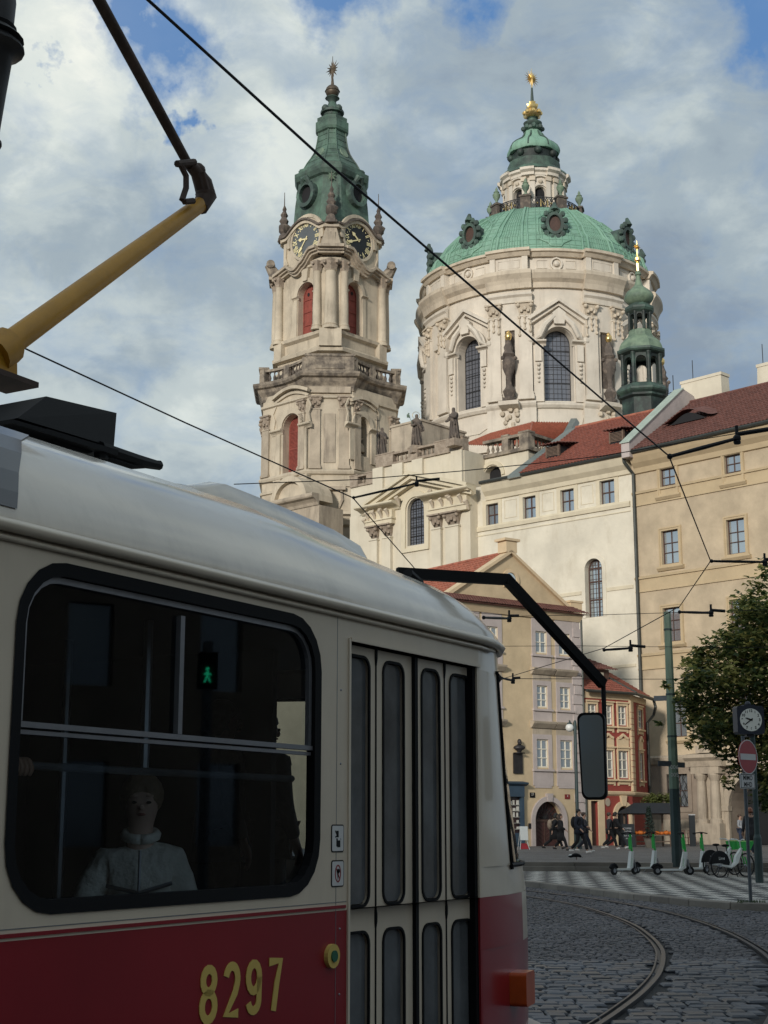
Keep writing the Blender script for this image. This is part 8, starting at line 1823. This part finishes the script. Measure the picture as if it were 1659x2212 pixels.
# ---------------------------------------------------------------- bikes
def bike(label, loc, rz):
    s = thing('rental_bicycle', label, 'bicycle', loc, rz, 'white and green rental bicycles on the pavement'); P = lambda x, y, z: V(x, y, z); r = .345
    for x in (-.54, .56):
        q = MB(); q.tube([P(x + r * math.cos(i * .2618), 0, r + r * math.sin(i * .2618)) for i in range(25)], .024, 6, cap=False); w = q.build('wheel', MT['tyre'], s, smooth=True, shift=(0, 0, 0))
        q = MB(); [q.tube([P(x, .015 * (-1) ** i, r), P(x + (r - .02) * math.cos(i * .449), 0, r + (r - .02) * math.sin(i * .449))], .0035, 3) for i in range(14)]; q.tube([P(x, -.05, r), P(x, .05, r)], .04, 8); q.build('spokes', MT['alu'], w, shift=(0, 0, 0))
    q = MB(); q.tube([P(.40, 0, .85), P(.2, 0, .48), P(-.08, 0, .30), P(-.5, 0, .36)], [.05, .055, .06, .03], 8); q.tube([P(-.08, 0, .3), P(-.2, 0, .72)], .035, 8); q.hexa([P(.02, -.05, .3), P(.2, -.05, .42), P(.2, .05, .42), P(.02, .05, .3), P(.12, -.045, .62), P(.36, -.045, .86), P(.36, .045, .86), P(.12, .045, .62)]); q.build('frame', MT['white_paint'], s, smooth=True, shift=(0, 0, 0))
    q = MB(); q.tube([P(.40, 0, .8), P(.48, .05, .6), P(.56, .06, .345)], .022, 7); q.tube([P(.48, -.05, .6), P(.56, -.06, .345)], .022, 7); q.hexa([P(.42, -.14, .78), P(.62, -.16, .80), P(.62, .16, .80), P(.42, .14, .78), P(.40, -.2, 1.05), P(.76, -.22, 1.08), P(.76, .22, 1.08), P(.40, .2, 1.05)]); q.build('front_basket', MT['lime'], s, shift=(0, 0, 0))
    q = MB(); q.tube([P(.38, 0, .85), P(.34, 0, 1.06), P(.33, .12, 1.12), P(.24, .3, 1.12)], .018, 7); q.tube([P(.34, 0, 1.06), P(.33, -.12, 1.12), P(.24, -.3, 1.12)], .018, 7); q.build('handlebar', MT['white_paint'], s, smooth=True, shift=(0, 0, 0))
    q = MB(); q.tube([P(-.2, 0, .7), P(-.24, 0, .9)], .016, 6); q.ball(P(-.27, 0, .94), .12, 10, (1.25, .7, .35)); q.build('saddle', MT['black'], s, smooth='all', shift=(0, 0, 0))
    q = MB(); n = 12; A1 = [(-.54 + .38 * math.cos(R(175 - 165 * i / n)), r + .02 + .38 * math.sin(R(175 - 165 * i / n))) for i in range(n + 1)]
    pts = A1 + [(-.2, .36), (-.54, .42)]
    for sy in (-1, 1): q.add([P(x, sy * .045, z) for x, z in pts] + [P(x, sy * .06, z) for x, z in pts], [tuple(range(len(pts))), tuple(reversed(range(len(pts), 2 * len(pts))))] + [(i, (i + 1) % len(pts), len(pts) + (i + 1) % len(pts), len(pts) + i) for i in range(len(pts))])
    q.tube([P(x, 0, z) for x, z in A1], .05, 6); sk_ = q.build('skirt_guard', MT['black'], s, shift=(0, 0, 0))
    q = MB(); text_into(q, 'Lime', lambda x, y: P(-.5 + x, -.063, .56 + y), .13); q.build('lettering', MT['white_paint'], sk_, shift=(0, 0, 0))
    q = MB(); q.tube([P(-.08, -.02, .3), P(-.08, .09, .3)], .08, 12); q.tube([P(-.08, .1, .3), P(.05, .12, .2)], .012, 5); q.tube([P(.05, .1, .2), P(.05, .2, .2)], .025, 6); q.tube([P(-.05, .05, .28), P(-.1, .14, .0)], .012, 5); q.tube([P(0, -.05, .28), P(.04, -.16, .0)], .012, 5); q.build('pedals_and_stand', MT['black'], s, shift=(0, 0, 0)); return s
bike('rental bicycle farther back of the pair, mostly behind the other one', sc_at(1562, 1890), .62)
bike('rental bicycle in front of the pair with green basket by the sign pole', sc_at(1584, 1894.5), .55)
# ---------------------------------------------------------------- market stall and its surroundings
b = at_z(1412, 1829, GZ); fs = Fr((b.x, b.y, 0), V(.97, .24, 0)); stl = thing('market_stall', 'small wooden market stall with a dark gabled roof beside the red house', 'stall', b)
fw = at_z(1379, 1829, GZ).x, at_z(1447, 1827, GZ).x; hwid = (fw[1] - fw[0]) / 2; z1, z2, zt = at_y(1412, 1803, b.y).z, at_y(1412, 1757, b.y).z, at_y(1412, 1734, b.y).z
q = MB(); [q.fbox(fs, u - .04, u + .04, GZ, z2, w - .04, w + .04) for u in (-hwid + .1, hwid - .1) for w in (0, -1.3)]; q.fbox(fs, -hwid, hwid, z2 - .06, z2, -.03, .03); q.fbox(fs, -hwid, hwid, z2 - .06, z2, -1.33, -1.27); q.build('posts', MT['wood_old'], stl)
q = MB(); q.fbox(fs, -hwid, hwid, z1 - .06, z1, -1.3, .1); q.fbox(fs, -hwid, hwid, GZ + .25, GZ + .3, -1.25, 0); [q.fbox(fs, u - .04, u + .04, GZ, z1 - .06, -.06, .02) for u in (-hwid + .2, -.1, hwid - .2)]; q.build('counter', MT['wood_old'], stl)
q = MB(); q.fprism(fs, [(-hwid + .0, z2 + .0), (-hwid + .75, zt), (hwid - .0, zt), (hwid + .15, z2)], -1.5, .2) if False else None
R0 = [fs.p(-hwid - .25, z2, .3), fs.p(hwid + .25, z2, .3), fs.p(hwid + .25, z2, -1.6), fs.p(-hwid - .25, z2, -1.6), fs.p(-hwid + .45, zt, -.65), fs.p(hwid + .1, zt, -.65)]
q.add(R0, [(0, 1, 5, 4), (2, 3, 4, 5), (1, 2, 5), (3, 0, 4), (3, 2, 1, 0)]); q.build('canopy', MT['awning'], stl)
rq = random.Random(11)
pk = None
spots = [(-.75, -.3, .15), (-.52, -.25, .17), (-.28, -.35, .13), (.12, -.3, .12), (.3, -.25, .14), (.52, -.3, .13), (.74, -.3, .17), (-.6, -.7, .15), (.45, -.75, .15), (.95, -.3, .14)]
PN = ['pumpkin at the counter end next to the red house', 'large pumpkin second from the red house end of the counter', 'pumpkin beside the conifer on its red house side', 'small pumpkin beside the conifer on its green mast side', 'pumpkin midway between conifer and green mast on the counter', 'small pumpkin beside the big one near the green mast', 'largest pumpkin of the stall, near its green mast end', 'pumpkin at the back of the counter toward the red house', 'pumpkin at the back of the counter toward the green mast', 'last pumpkin by the stall post nearest the green mast']
for (u, w, r), lb in zip(spots, PN):
    c = fs.p(u * hwid, z1, w); q = MB(); q.lathe((0, 0, 0), [(.02, .02), (r * .7, .0), (r, r * .45), (r * .95, r * .9), (r * .5, r * 1.3), (r * .1, r * 1.2)], 18, fold=lambda a, z: 1 + .05 * math.cos(8 * a)); t = thing('pumpkin', lb, 'pumpkin', c, 0, 'pumpkins on the market stall'); q.build('flesh', MT['pumpkin'], t, smooth='all', shift=(0, 0, 0)); q = MB(); q.tube([(0, 0, r * 1.15), (.02, 0, r * 1.5)], [.025, .018], 5); q.build('stalk', MT['leaf_c'], t, shift=(0, 0, 0))
def leaves(mb, c, rad, n, size, rn, flat=0, drop=0):
    for i in range(n):
        while 1:
            x, y, z = rn.uniform(-1, 1), rn.uniform(-1, 1), rn.uniform(-1, 1); d = math.sqrt(x * x + y * y + z * z)
            if .2 < d < 1: break
        p = V(c[0] + x * rad[0], c[1] + y * rad[1], c[2] + z * rad[2]); leaf(mb, p, size * rn.uniform(.6, 1.3), rn)
def leaf(mb, p, s, rn):
    a = rn.uniform(0, 6.28); t = rn.uniform(-.9, .5); d = V(math.cos(a) * math.cos(t), math.sin(a) * math.cos(t), math.sin(t)); e = d.cross(V(rn.uniform(-.4, .4), rn.uniform(-.4, .4), 1)).normalized(); n = d.cross(e) * s * .12
    mb.add([p, p + d * s * .35 + e * s * .45 + n, p + d * s * .55 + e * s * .22, p + d * s * 1.0, p + d * s * .55 - e * s * .22, p + d * s * .35 - e * s * .45 + n], [(0, 1, 2, 3), (0, 3, 4, 5)])
# potted conifer
b2 = at_z(1404, 1832, GZ); t = thing('potted_conifer', 'slim grey green conifer in a round pot in front of the stall', 'plant', b2)
q = MB(); q.lathe(b2, [(.2, 0), (.3, .45), (.33, .5), (.28, .5), (.26, .42)], 12); q.build('pot', MT['concrete'], t); q = MB(); rn = random.Random(4); hh = at_y(1404, 1742, b2.y).z - GZ
for i in range(900): k = rn.random(); r = .34 * (1 - k) ** .8 * rn.uniform(.3, 1) + .03; a = rn.uniform(0, 6.28); leaf(q, V(b2.x + math.cos(a) * r, b2.y + math.sin(a) * r, GZ + .5 + k * (hh - .5)), .11, rn)
mat('conifer', (.04, .065, .05), .8, var=.3); q.build('crown', MT['conifer'], t); q = MB(); q.tube([b2 + Z * .4, b2 + Z * (hh - .2)], [.04, .01], 6); q.build('trunk', MT['bark'], t)
# climbing plant on the ledge behind the stall
q = MB(); rn = random.Random(6); c = at_y(1426, 1727, 93)
for x in (1400, 1410, 1420, 1432, 1444, 1455): c = at_y(x, 1729 - 5 * math.sin((x - 1400) / 55 * 3.14), 92.5); leaves(q, c, (.5, .5, .38), 130, .2, rn)
vp = thing('climbing_plant', 'green climbing plant spreading over the wall above the market stall', 'plant', at_y(1430, 1729, 93.4)); q.build('foliage', MT['leaf_a'], vp)
q = MB(); c = at_y(1452, 1829, 93.6); q.tube([V(c.x, c.y, GZ), V(c.x + .1, c.y, 1.8), V(c.x - .3, c.y - .2, 3.2)], [.05, .04, .03], 6); q.build('stem', MT['bark'], vp)
# planter bush
b3 = at_z(1550, 1823, GZ); t = thing('planter_bush', 'dark leafy bush in a low stone trough by the portal columns', 'plant', b3); q = MB(); q.box(b3.x - .45, b3.x + .45, b3.y - .2, b3.y + .2, GZ, GZ + .42); q.build('trough', MT['concrete'], t); q = MB(); leaves(q, (b3.x, b3.y, GZ + .75), (.5, .35, .42), 380, .16, rn); q.build('foliage', MT['leaf_c'], t)
# cafe chairs and table, chalkboard, a-board, stand
mat('chair_red', (.10, .025, .02), .6, var=.2)
def cafe_chair(x, y, rz, lab):
    b = at_z(x, y, GZ); t = thing('cafe_chair', lab, 'chair', b, rz, 'dark red cafe chairs beside the stall'); q = MB(); q.box(-.2, .2, -.2, .2, .43, .46); q.build('seat', MT['chair_red'], t, shift=(0, 0, 0)); q = MB(); [q.box(-.18 + i * .06 - .008, -.18 + i * .06 + .008, .17, .19, .46, .88) for i in range(7)]; q.tube([(-.2, .18, .46), (-.19, .19, .88), (.19, .19, .88), (.2, .18, .46)], .015, 6); q.build('backrest', MT['chair_red'], t, shift=(0, 0, 0))
    for sx in (-1, 1):
        for sy in (-1, 1): q = MB(); q.tube([(sx * .17, sy * .17, .44), (sx * .2, sy * .2, 0)], .013, 6); q.build('leg', MT['chair_red'], t, shift=(0, 0, 0))
cafe_chair(1478, 1826, .3, 'cafe chair nearest the green mast'); cafe_chair(1496, 1825, 2.6, 'cafe chair in the middle of the three beside the ochre house'); cafe_chair(1512, 1824, -.9, 'cafe chair closest to the planter bush')
b = at_z(1487, 1825, GZ); t = thing('cafe_table', 'small round cafe table between the dark red chairs', 'table', b); q = MB(); q.lathe((0, 0, 0), [(.32, .70), (.32, .73)], 16); q.build('table_top', MT['wood_old'], t, shift=(0, 0, 0)); q = MB(); q.tube([(0, 0, 0), (0, 0, .7)], .025, 7); q.lathe((0, 0, 0), [(.2, 0), (.03, .05)], 10); q.build('pedestal', MT['iron'], t, shift=(0, 0, 0))
b = at_z(1497, 1828, GZ); t = thing('menu_stand', 'dark upright menu stand against the ochre house wall', 'menu stand', b); q = MB(); q.box(-.17, .17, -.06, .06, 0, 1.75); q.build('panel', MT['chalk'], t, shift=(0, 0, 0)); q = MB(); q.box(-.19, .19, -.07, .07, 1.75, 1.8); q.build('cap', MT['sign_white'], t, shift=(0, 0, 0))
b = at_z(1358, 1830, GZ); t = thing('chalkboard_sign', 'dark chalkboard with white handwriting standing before the red house', 'sign', b, .1); q = MB(); q.hexa([V(x * .34, y, z) for z, dy in ((0, 0), (1.25, .22)) for x, y in ((-1, -.28 + dy), (1, -.28 + dy), (1, -.25 + dy), (-1, -.25 + dy))]); bd = q.build('front_board', MT['chalk'], t, shift=(0, 0, 0)); q = MB(); q.hexa([V(x * .34, y, z) for z, dy in ((0, 0), (1.25, -.22)) for x, y in ((-1, .25 + dy), (1, .25 + dy), (1, .28 + dy), (-1, .28 + dy))]); q.build('back_board', MT['chalk'], t, shift=(0, 0, 0))
q = MB()
for i, (zz, tx) in enumerate(((1.0, 'COFFEE'), (.86, 'and tea'), (.62, 'hot wine'), (.48, 'to go'))): text_into(q, tx, (lambda zz: lambda x, y: V(-.06 + x, -.285 + .22 * (zz + y) / 1.25 - .001, zz + y))(zz), .13)
q.build('chalk_lettering', MT['sign_white'], bd, shift=(0, 0, 0))
b = at_z(1131, 1835, GZ); t = thing('folding_sign', 'white folding pavement sign with red base beside the blue shop front', 'sign', b, .15); q = MB(); q.hexa([V(x * .2, y, z) for z, dy in ((.45, 0), (1.12, .1)) for x, y in ((-1, -.2 + dy), (1, -.2 + dy), (1, -.17 + dy), (-1, -.17 + dy))]); q.build('white_panel', MT['white_paint'], t, shift=(0, 0, 0)); q = MB()
for sx in (-1, 1): q.tube([(sx * .24, -.26, 0), (sx * .14, -.1, .5), (sx * .2, -.08, 1.1)], .015, 6); q.tube([(sx * .24, .2, 0), (sx * .14, -.02, 1.1)], .015, 6)
q.build('frame', MT['white_paint'], t, shift=(0, 0, 0)); q = MB(); q.hexa([V(x * s_, y, z) for z, s_ in ((.02, .22), (.3, .14)) for x, y in ((-1, -.24 + z * .5), (1, -.24 + z * .5), (1, -.2 + z * .5), (-1, -.2 + z * .5))]); q.build('red_base', MT['sign_red'], t, shift=(0, 0, 0))
# pigeon
b = at_z(1245, 1857, .5); t = thing('pigeon', 'black and white pigeon pecking on the square above the steps', 'bird', b, .2); q = skin('body', [V(-.16, 0, .13), V(-.05, 0, .16), V(.08, 0, .15), V(.15, 0, .12), V(.19, 0, .09), V(-.30, 0, .10)], [(0, 1), (1, 2), (2, 3), (3, 4), (0, 5)], [.06, .085, .07, .045, .035, .02], MT['black'], t, 2); q = MB(); q.ball((-.2, 0, .15), .06, 8, (1.5, .8, .7)); q.build('tail_feathers', MT['white_paint'], t, smooth='all', shift=(0, 0, 0)); q = MB(); [q.tube([(0, s * .03, .09), (.01, s * .03, 0)], .008, 5) for s in (-1, 1)]; q.tube([(.2, 0, .09), (.24, 0, .07)], [.012, .004], 5); q.build('legs_and_beak', MT['chair_red'], t, shift=(0, 0, 0))
b = at_z(1560, 2183, .0); q = MB(); q.lathe((0, 0, 0), [(.0, .012), (.24, .012), (.24, .018), (.27, .018), (.27, -.03)], 24); o = q.build('manhole_cover', MT['rail_dark'], None, shift=b); tag(o, 'round iron cover set in the cobbles between the rails', 'manhole cover')
# ================================================================ overhead wires
mat('wire', (.012, .012, .014), .6, var=.1, spec=.3)
def wp(x, y, z=5.5): return at_z(x, y, z)
def wire(name, lab, pts, r, group='contact wires and span wires over the tracks', sag=0, smooth=True):
    q = MB(); P = [Vector(p) for p in pts]; q.tube(P, r, 6); o = q.build(name, MT['wire'], None, shift=P[0]); return tag(o, lab, 'wire', group)
wire('contact_wire', 'thick contact wire running from the top edge past both church towers to the tree', [wp(320 - 60, -58)] + [wp(x, y) for x, y in ((320, 0), (700, 345), (1080, 672), (1300, 862), (1445, 985), (1535, 1212), (1468, 1310), (1305, 1400), (1090, 1465))], .0085)
wire('contact_wire', 'contact wire passing low in front of the clock tower down to the tram roof', [wp(x, y) for x, y in ((-60, 700), (48, 750), (400, 913), (762, 1075), (895, 1227), (930, 1330))], .0075)
def reg_arm(label, a, b, Yb, tail, r=.03):
    A = wp(*a); Bp = at_y(b[0], b[1], Yb if Yb else A.y); t = thing('registration_arm', label, 'wire bracket', A, 0, 'insulated steady arms holding the contact wires'); q = MB(); q.tube([A, A.lerp(Bp, .5), Bp], [r * .8, r, r * .8], 7); q.ball(Bp, r * 1.9, 8); q.ball(A, r * 1.4, 7); q.build('rod', MT['wire'], t)
    q = MB(); C1 = at_y(tail[0], tail[1], Bp.y); q.tube([Bp + Z * r * 2, C1], r * 1.1, 7); q.tube([Bp, Bp + Z * r * 6], r * .8, 6); q.lathe(Bp - Z * r * 2.6, [(r * 1.5, 0), (r * 1.8, r), (r, r * 2)], 8); q.build('insulator', MT['wire'], t); return t
reg_arm('dark steady arm crossing before the church pediment', (764, 1075), (900, 1044), 17.6, (950, 1034), .015)
reg_arm('thick steady arm under the gutter of the ochre house', (1447, 986), (1592, 947), 15.6, (1672, 925), .024)
reg_arm('steady arm meeting the contact wire just above the tree top', (1537, 1212), (1652, 1214), 21.8, (1700, 1210), .022)
reg_arm('steady arm at the green mast in front of the third floor window', (1468, 1322), (1536, 1324), 26.5, (1566, 1320), .026)
reg_arm('steady arm across the long white wall below its arched window', (1305, 1404), (1362, 1400), 32.6, (1394, 1397), .03)
reg_arm('small steady arm against the yellow house upper windows', (1045, 1334), (1100, 1336), 30, (1121, 1330), .028)
reg_arm('small steady arm low on the yellow house near the tram', (1084, 1465), (1108, 1470), 39, (1124, 1464), .032)
def span(lab, pts, Y0, Y1, r=.006):
    n = len(pts); P = [at_y(x, y, Y0 + (Y1 - Y0) * i / (n - 1)) for i, (x, y) in enumerate(pts)]
    wire('span_wire', lab, P, r)
span('thin span wire across the tower foot and pediment rising to the ochre house gutter', [(505, 1046), (770, 1036), (990, 1018), (1140, 1003), (1300, 985), (1659, 925)], 17.5, 18.5)
span('thin span wire below the yellow gable running to the plane tree', [(1000, 1322), (1121, 1331), (1300, 1328), (1468, 1323), (1700, 1316)], 30, 27)
span('thin span wire across the upper windows of the yellow house', [(1060, 1396), (1248, 1395), (1394, 1397), (1700, 1399)], 33, 34)
span('thin span wire from the low steady arm to the green mast', [(1108, 1466), (1360, 1467), (1445, 1467), (1700, 1452)], 39, 52, .01)
# ================================================================ plane tree at the right edge
rn = random.Random(21); TY = 50.; tb = at_z(1790, 1890, .135); tb = V(at_y(1790, 1500, TY).x, TY, .13)
tree = thing('plane_tree', 'broad plane tree with yellow-green leaves in front of the ochre house', 'tree', tb)
q = MB(); top = V(tb.x - .3, TY, 6.5); q.tube([tb, V(tb.x + .1, TY, 2.5), V(tb.x, TY, 4.5), top], [.34, .26, .22, .14], 10)
limbs = []
for k in range(16):
    a = rn.uniform(0, 6.28); z0 = rn.uniform(3.2, 6.5); s = V(tb.x, TY, z0); r = rn.uniform(1.8, 4.3); e = V(tb.x + math.cos(a) * r, TY + math.sin(a) * r, z0 + rn.uniform(.6, 3.2)); m_ = s.lerp(e, .5) + V(0, 0, .3); q.tube([s, m_, e], [.1, .06, .025], 6); limbs.append(e)
    for j in range(3): e2 = e.lerp(s, rn.uniform(0, .5)) + V(rn.uniform(-1, 1), rn.uniform(-1, 1), rn.uniform(-.3, 1)); q.tube([e.lerp(s, .3), e2], [.03, .012], 4)
q.build('trunk', MT['bark'], tree, smooth=True)
ca, cb, cc_ = MB(), MB(), MB()
# crown clusters, each placed by the outline the crown has against the wall
CL = []
def clus(x, y, dy, r): p = at_y(x, y, TY + dy); CL.append((p, r))
for x, y, r in [(1640, 1262, .5), (1620, 1300, .6), (1600, 1340, .5), (1650, 1330, .8), (1575, 1372, .42), (1540, 1395, .5), (1510, 1410, .38), (1500, 1440, .5), (1530, 1440, .7), (1580, 1410, .8), (1640, 1400, 1.0), (1482, 1470, .35), (1500, 1500, .55), (1478, 1520, .4), (1520, 1530, .6), (1560, 1480, .9), (1620, 1470, 1.1), (1500, 1555, .4), (1535, 1575, .55), (1570, 1560, .8), (1630, 1540, 1.0), (1490, 1600, .22), (1545, 1610, .4), (1580, 1620, .5), (1610, 1600, .7), (1650, 1620, .8), (1590, 1660, .38), (1625, 1670, .5), (1655, 1690, .6), (1575, 1690, .25), (1640, 1720, .35), (1655, 1745, .3), (1680, 1230, .7), (1700, 1300, 1.0), (1720, 1400, 1.2), (1720, 1500, 1.2), (1720, 1600, 1.1), (1700, 1690, .8), (1800, 1350, 1.4), (1800, 1500, 1.5), (1800, 1620, 1.2), (1900, 1450, 1.3), (1900, 1580, 1.2), (1440, 1480, .1), (1405 + 20, 1560, .08)]:
    clus(x, y, rn.uniform(-.8, .8), r)
    if r > .5: clus(x + rn.uniform(-25, 25), y + rn.uniform(-25, 25), rn.uniform(1, 3), r); clus(x + rn.uniform(-25, 25), y + rn.uniform(-25, 25), rn.uniform(-2.2, -.8), r * .8)
for p, r in CL:
    n = int(340 * r ** 2.1) + 16
    for i in range(n):
        d = V(rn.gauss(0, 1), rn.gauss(0, 1), rn.gauss(0, 1)).normalized() * r * (rn.random() ** .5) * 1.05
        w = rn.random() + .25 * d.z / r + .12 * math.sin(p.x * 3 + p.z * 2); leaf(cb if w > .74 else ca if w > .36 else cc_, p + V(d.x, d.y, d.z * .85), rn.uniform(.15, .30), rn)  # clump tops paler, undersides darker: sun and shade put into leaf colour
C0 = ca.build('crown', MT['leaf_a'], tree); cb.build('yellow_lit_leaves', MT['leaf_b'], C0); cc_.build('dark_shade_leaves', MT['leaf_c'], C0)
# ================================================================ lantern at the top left corner
lt = at_y(-34, 200, 6.5); hl = thing('ornate_lamp', 'black cast iron lamp with stepped rings above the yellow pantograph arm', 'street lamp', lt)
q = MB(); pr = []
for y, r in [(-60, 50), (0, 58), (55, 55), (60, 63), (66, 58), (72, 66), (84, 80), (88, 68), (95, 74), (102, 82), (106, 82), (112, 70), (126, 56), (200, 47), (292, 37), (300, 35), (305, 44), (311, 44), (320, 32)]:
    pr.append((r * 6.9 / F_, at_y(-34, y, 6.5).z))
q.lathe((lt.x, lt.y, 0), list(reversed(pr)), 20); q.build('post_and_rings', MT['iron'], hl, smooth=True)
q = MB(); q.tube([(lt.x, lt.y, pr[0][1]), (lt.x - .5, lt.y, pr[0][1] + .6), (lt.x - 1.4, lt.y, pr[0][1] + .5), (lt.x - 1.5, lt.y, 0)], .07, 10); q.build('post', MT['iron'], hl, smooth=True)
# ================================================================ unseen blocks added around the camera to shade the street and darken reflections
def add_blocker(lab, o, u, n_, wdt, h, m):
    f = Fr(o, u, n_); t = thing('light_blocker', lab, 'house', f.p(wdt / 2, 0), 0, 'unseen blocks added to shade the street and darken reflections'); nb = int(wdt // 3.2); nr = int(h // 3.6); ops = []
    for i in range(nb):
        for j in range(nr): c = (i + .5) * wdt / nb; ops.append(dict(u0=c - .55, u1=c + .55, v0=1.2 + j * 3.6, v1=3.1 + j * 3.6, d=.2))
    q = MB(); q.facade(f, 0, wdt, 0, h, ops, .2); q.fbox(f, 0, wdt, h, h + .5, -12, .5)
    for a in (0, wdt): q.poly([f.p(a, 0), f.p(a, 0, -12), f.p(a, h, -12), f.p(a, h)])
    q.poly([f.p(0, 0, -12), f.p(wdt, 0, -12), f.p(wdt, h, -12), f.p(0, h, -12)]); q.build('wall', MT[m], t); g = MB()
    for o_ in ops: g.poly([f.p(*p, -.18) for p in outline(o_)])
    g.build('windows', MT['glass_dim'], t)
add_blocker('tall grey unseen block added behind the camera to shade the square', (28, -46, 0), V(-1, 0, 0), V(0, 1, 0), 52, 39, 'plaster_grey')
add_blocker('second tall unseen block added behind the camera, farther left, to shade the square', (-24.5, -46, 0), V(-1, 0, 0), V(0, 1, 0), 70, 39, 'plaster_grey')
add_blocker('unseen block added to the right of the camera to darken tram window reflections', (27, 26, 0), V(0, -1, 0), V(-1, 0, 0), 36, 15, 'plaster_grey')

# pedestrian signal standing on the camera's side of the street, seen only as a reflection in the tram window
vr = ray(460, 1456); vp_ = CAM + vr * (13 / vr.y); dist = (vp_ - NT * PT).dot(NT); sp_ = vp_ - NT * (2 * dist); 
ps = thing('pedestrian_signal', 'dark pedestrian signal with a lit green walking figure, mirrored in the tram window', 'traffic light', V(sp_.x, sp_.y, 0))
hit = NT * PT + DT * ((CAM + vr * (PT / vr.dot(NT))).dot(DT)); d_ = V(hit.x - sp_.x, hit.y - sp_.y, 0).normalized(); fp = Fr((sp_.x, sp_.y, 0), Z.cross(d_) , d_)
q = MB(); q.tube([V(sp_.x, sp_.y, 0) - d_ * .1, V(sp_.x, sp_.y, sp_.z + .3) - d_ * .1], .05, 8); q.build('pole', MT['pole_grey'], ps)
q = MB(); q.fbox(fp, -.09, .09, sp_.z - .11, sp_.z + .2, -.25, -.03); q.build('housing', MT['black'], ps)
mat('green_man', (.01, .2, .1), .5, var=0, emit=((.03, 1, .45), 1.7)); q = MB(); z = sp_.z; k_ = .56
q.fprism(fp, [(.03 * k_ * math.cos(i), z + k_ * (.09 + .03 * math.sin(i))) for i in [k * .785 for k in range(8)]], -.02, -.01)
for a, b, w in (((0, .055), (0, -.02), .05), ((0, .04), (-.06, -.01), .02), ((0, .04), (.06, .0), .02), ((0, -.02), (-.05, -.12), .026), ((0, -.02), (.045, -.12), .026)): q.ribbon(fp, [(a[0] * k_, z + a[1] * k_), (b[0] * k_, z + b[1] * k_)], w * k_, -.02, -.011)
q.build('green_figure', MT['green_man'], ps)
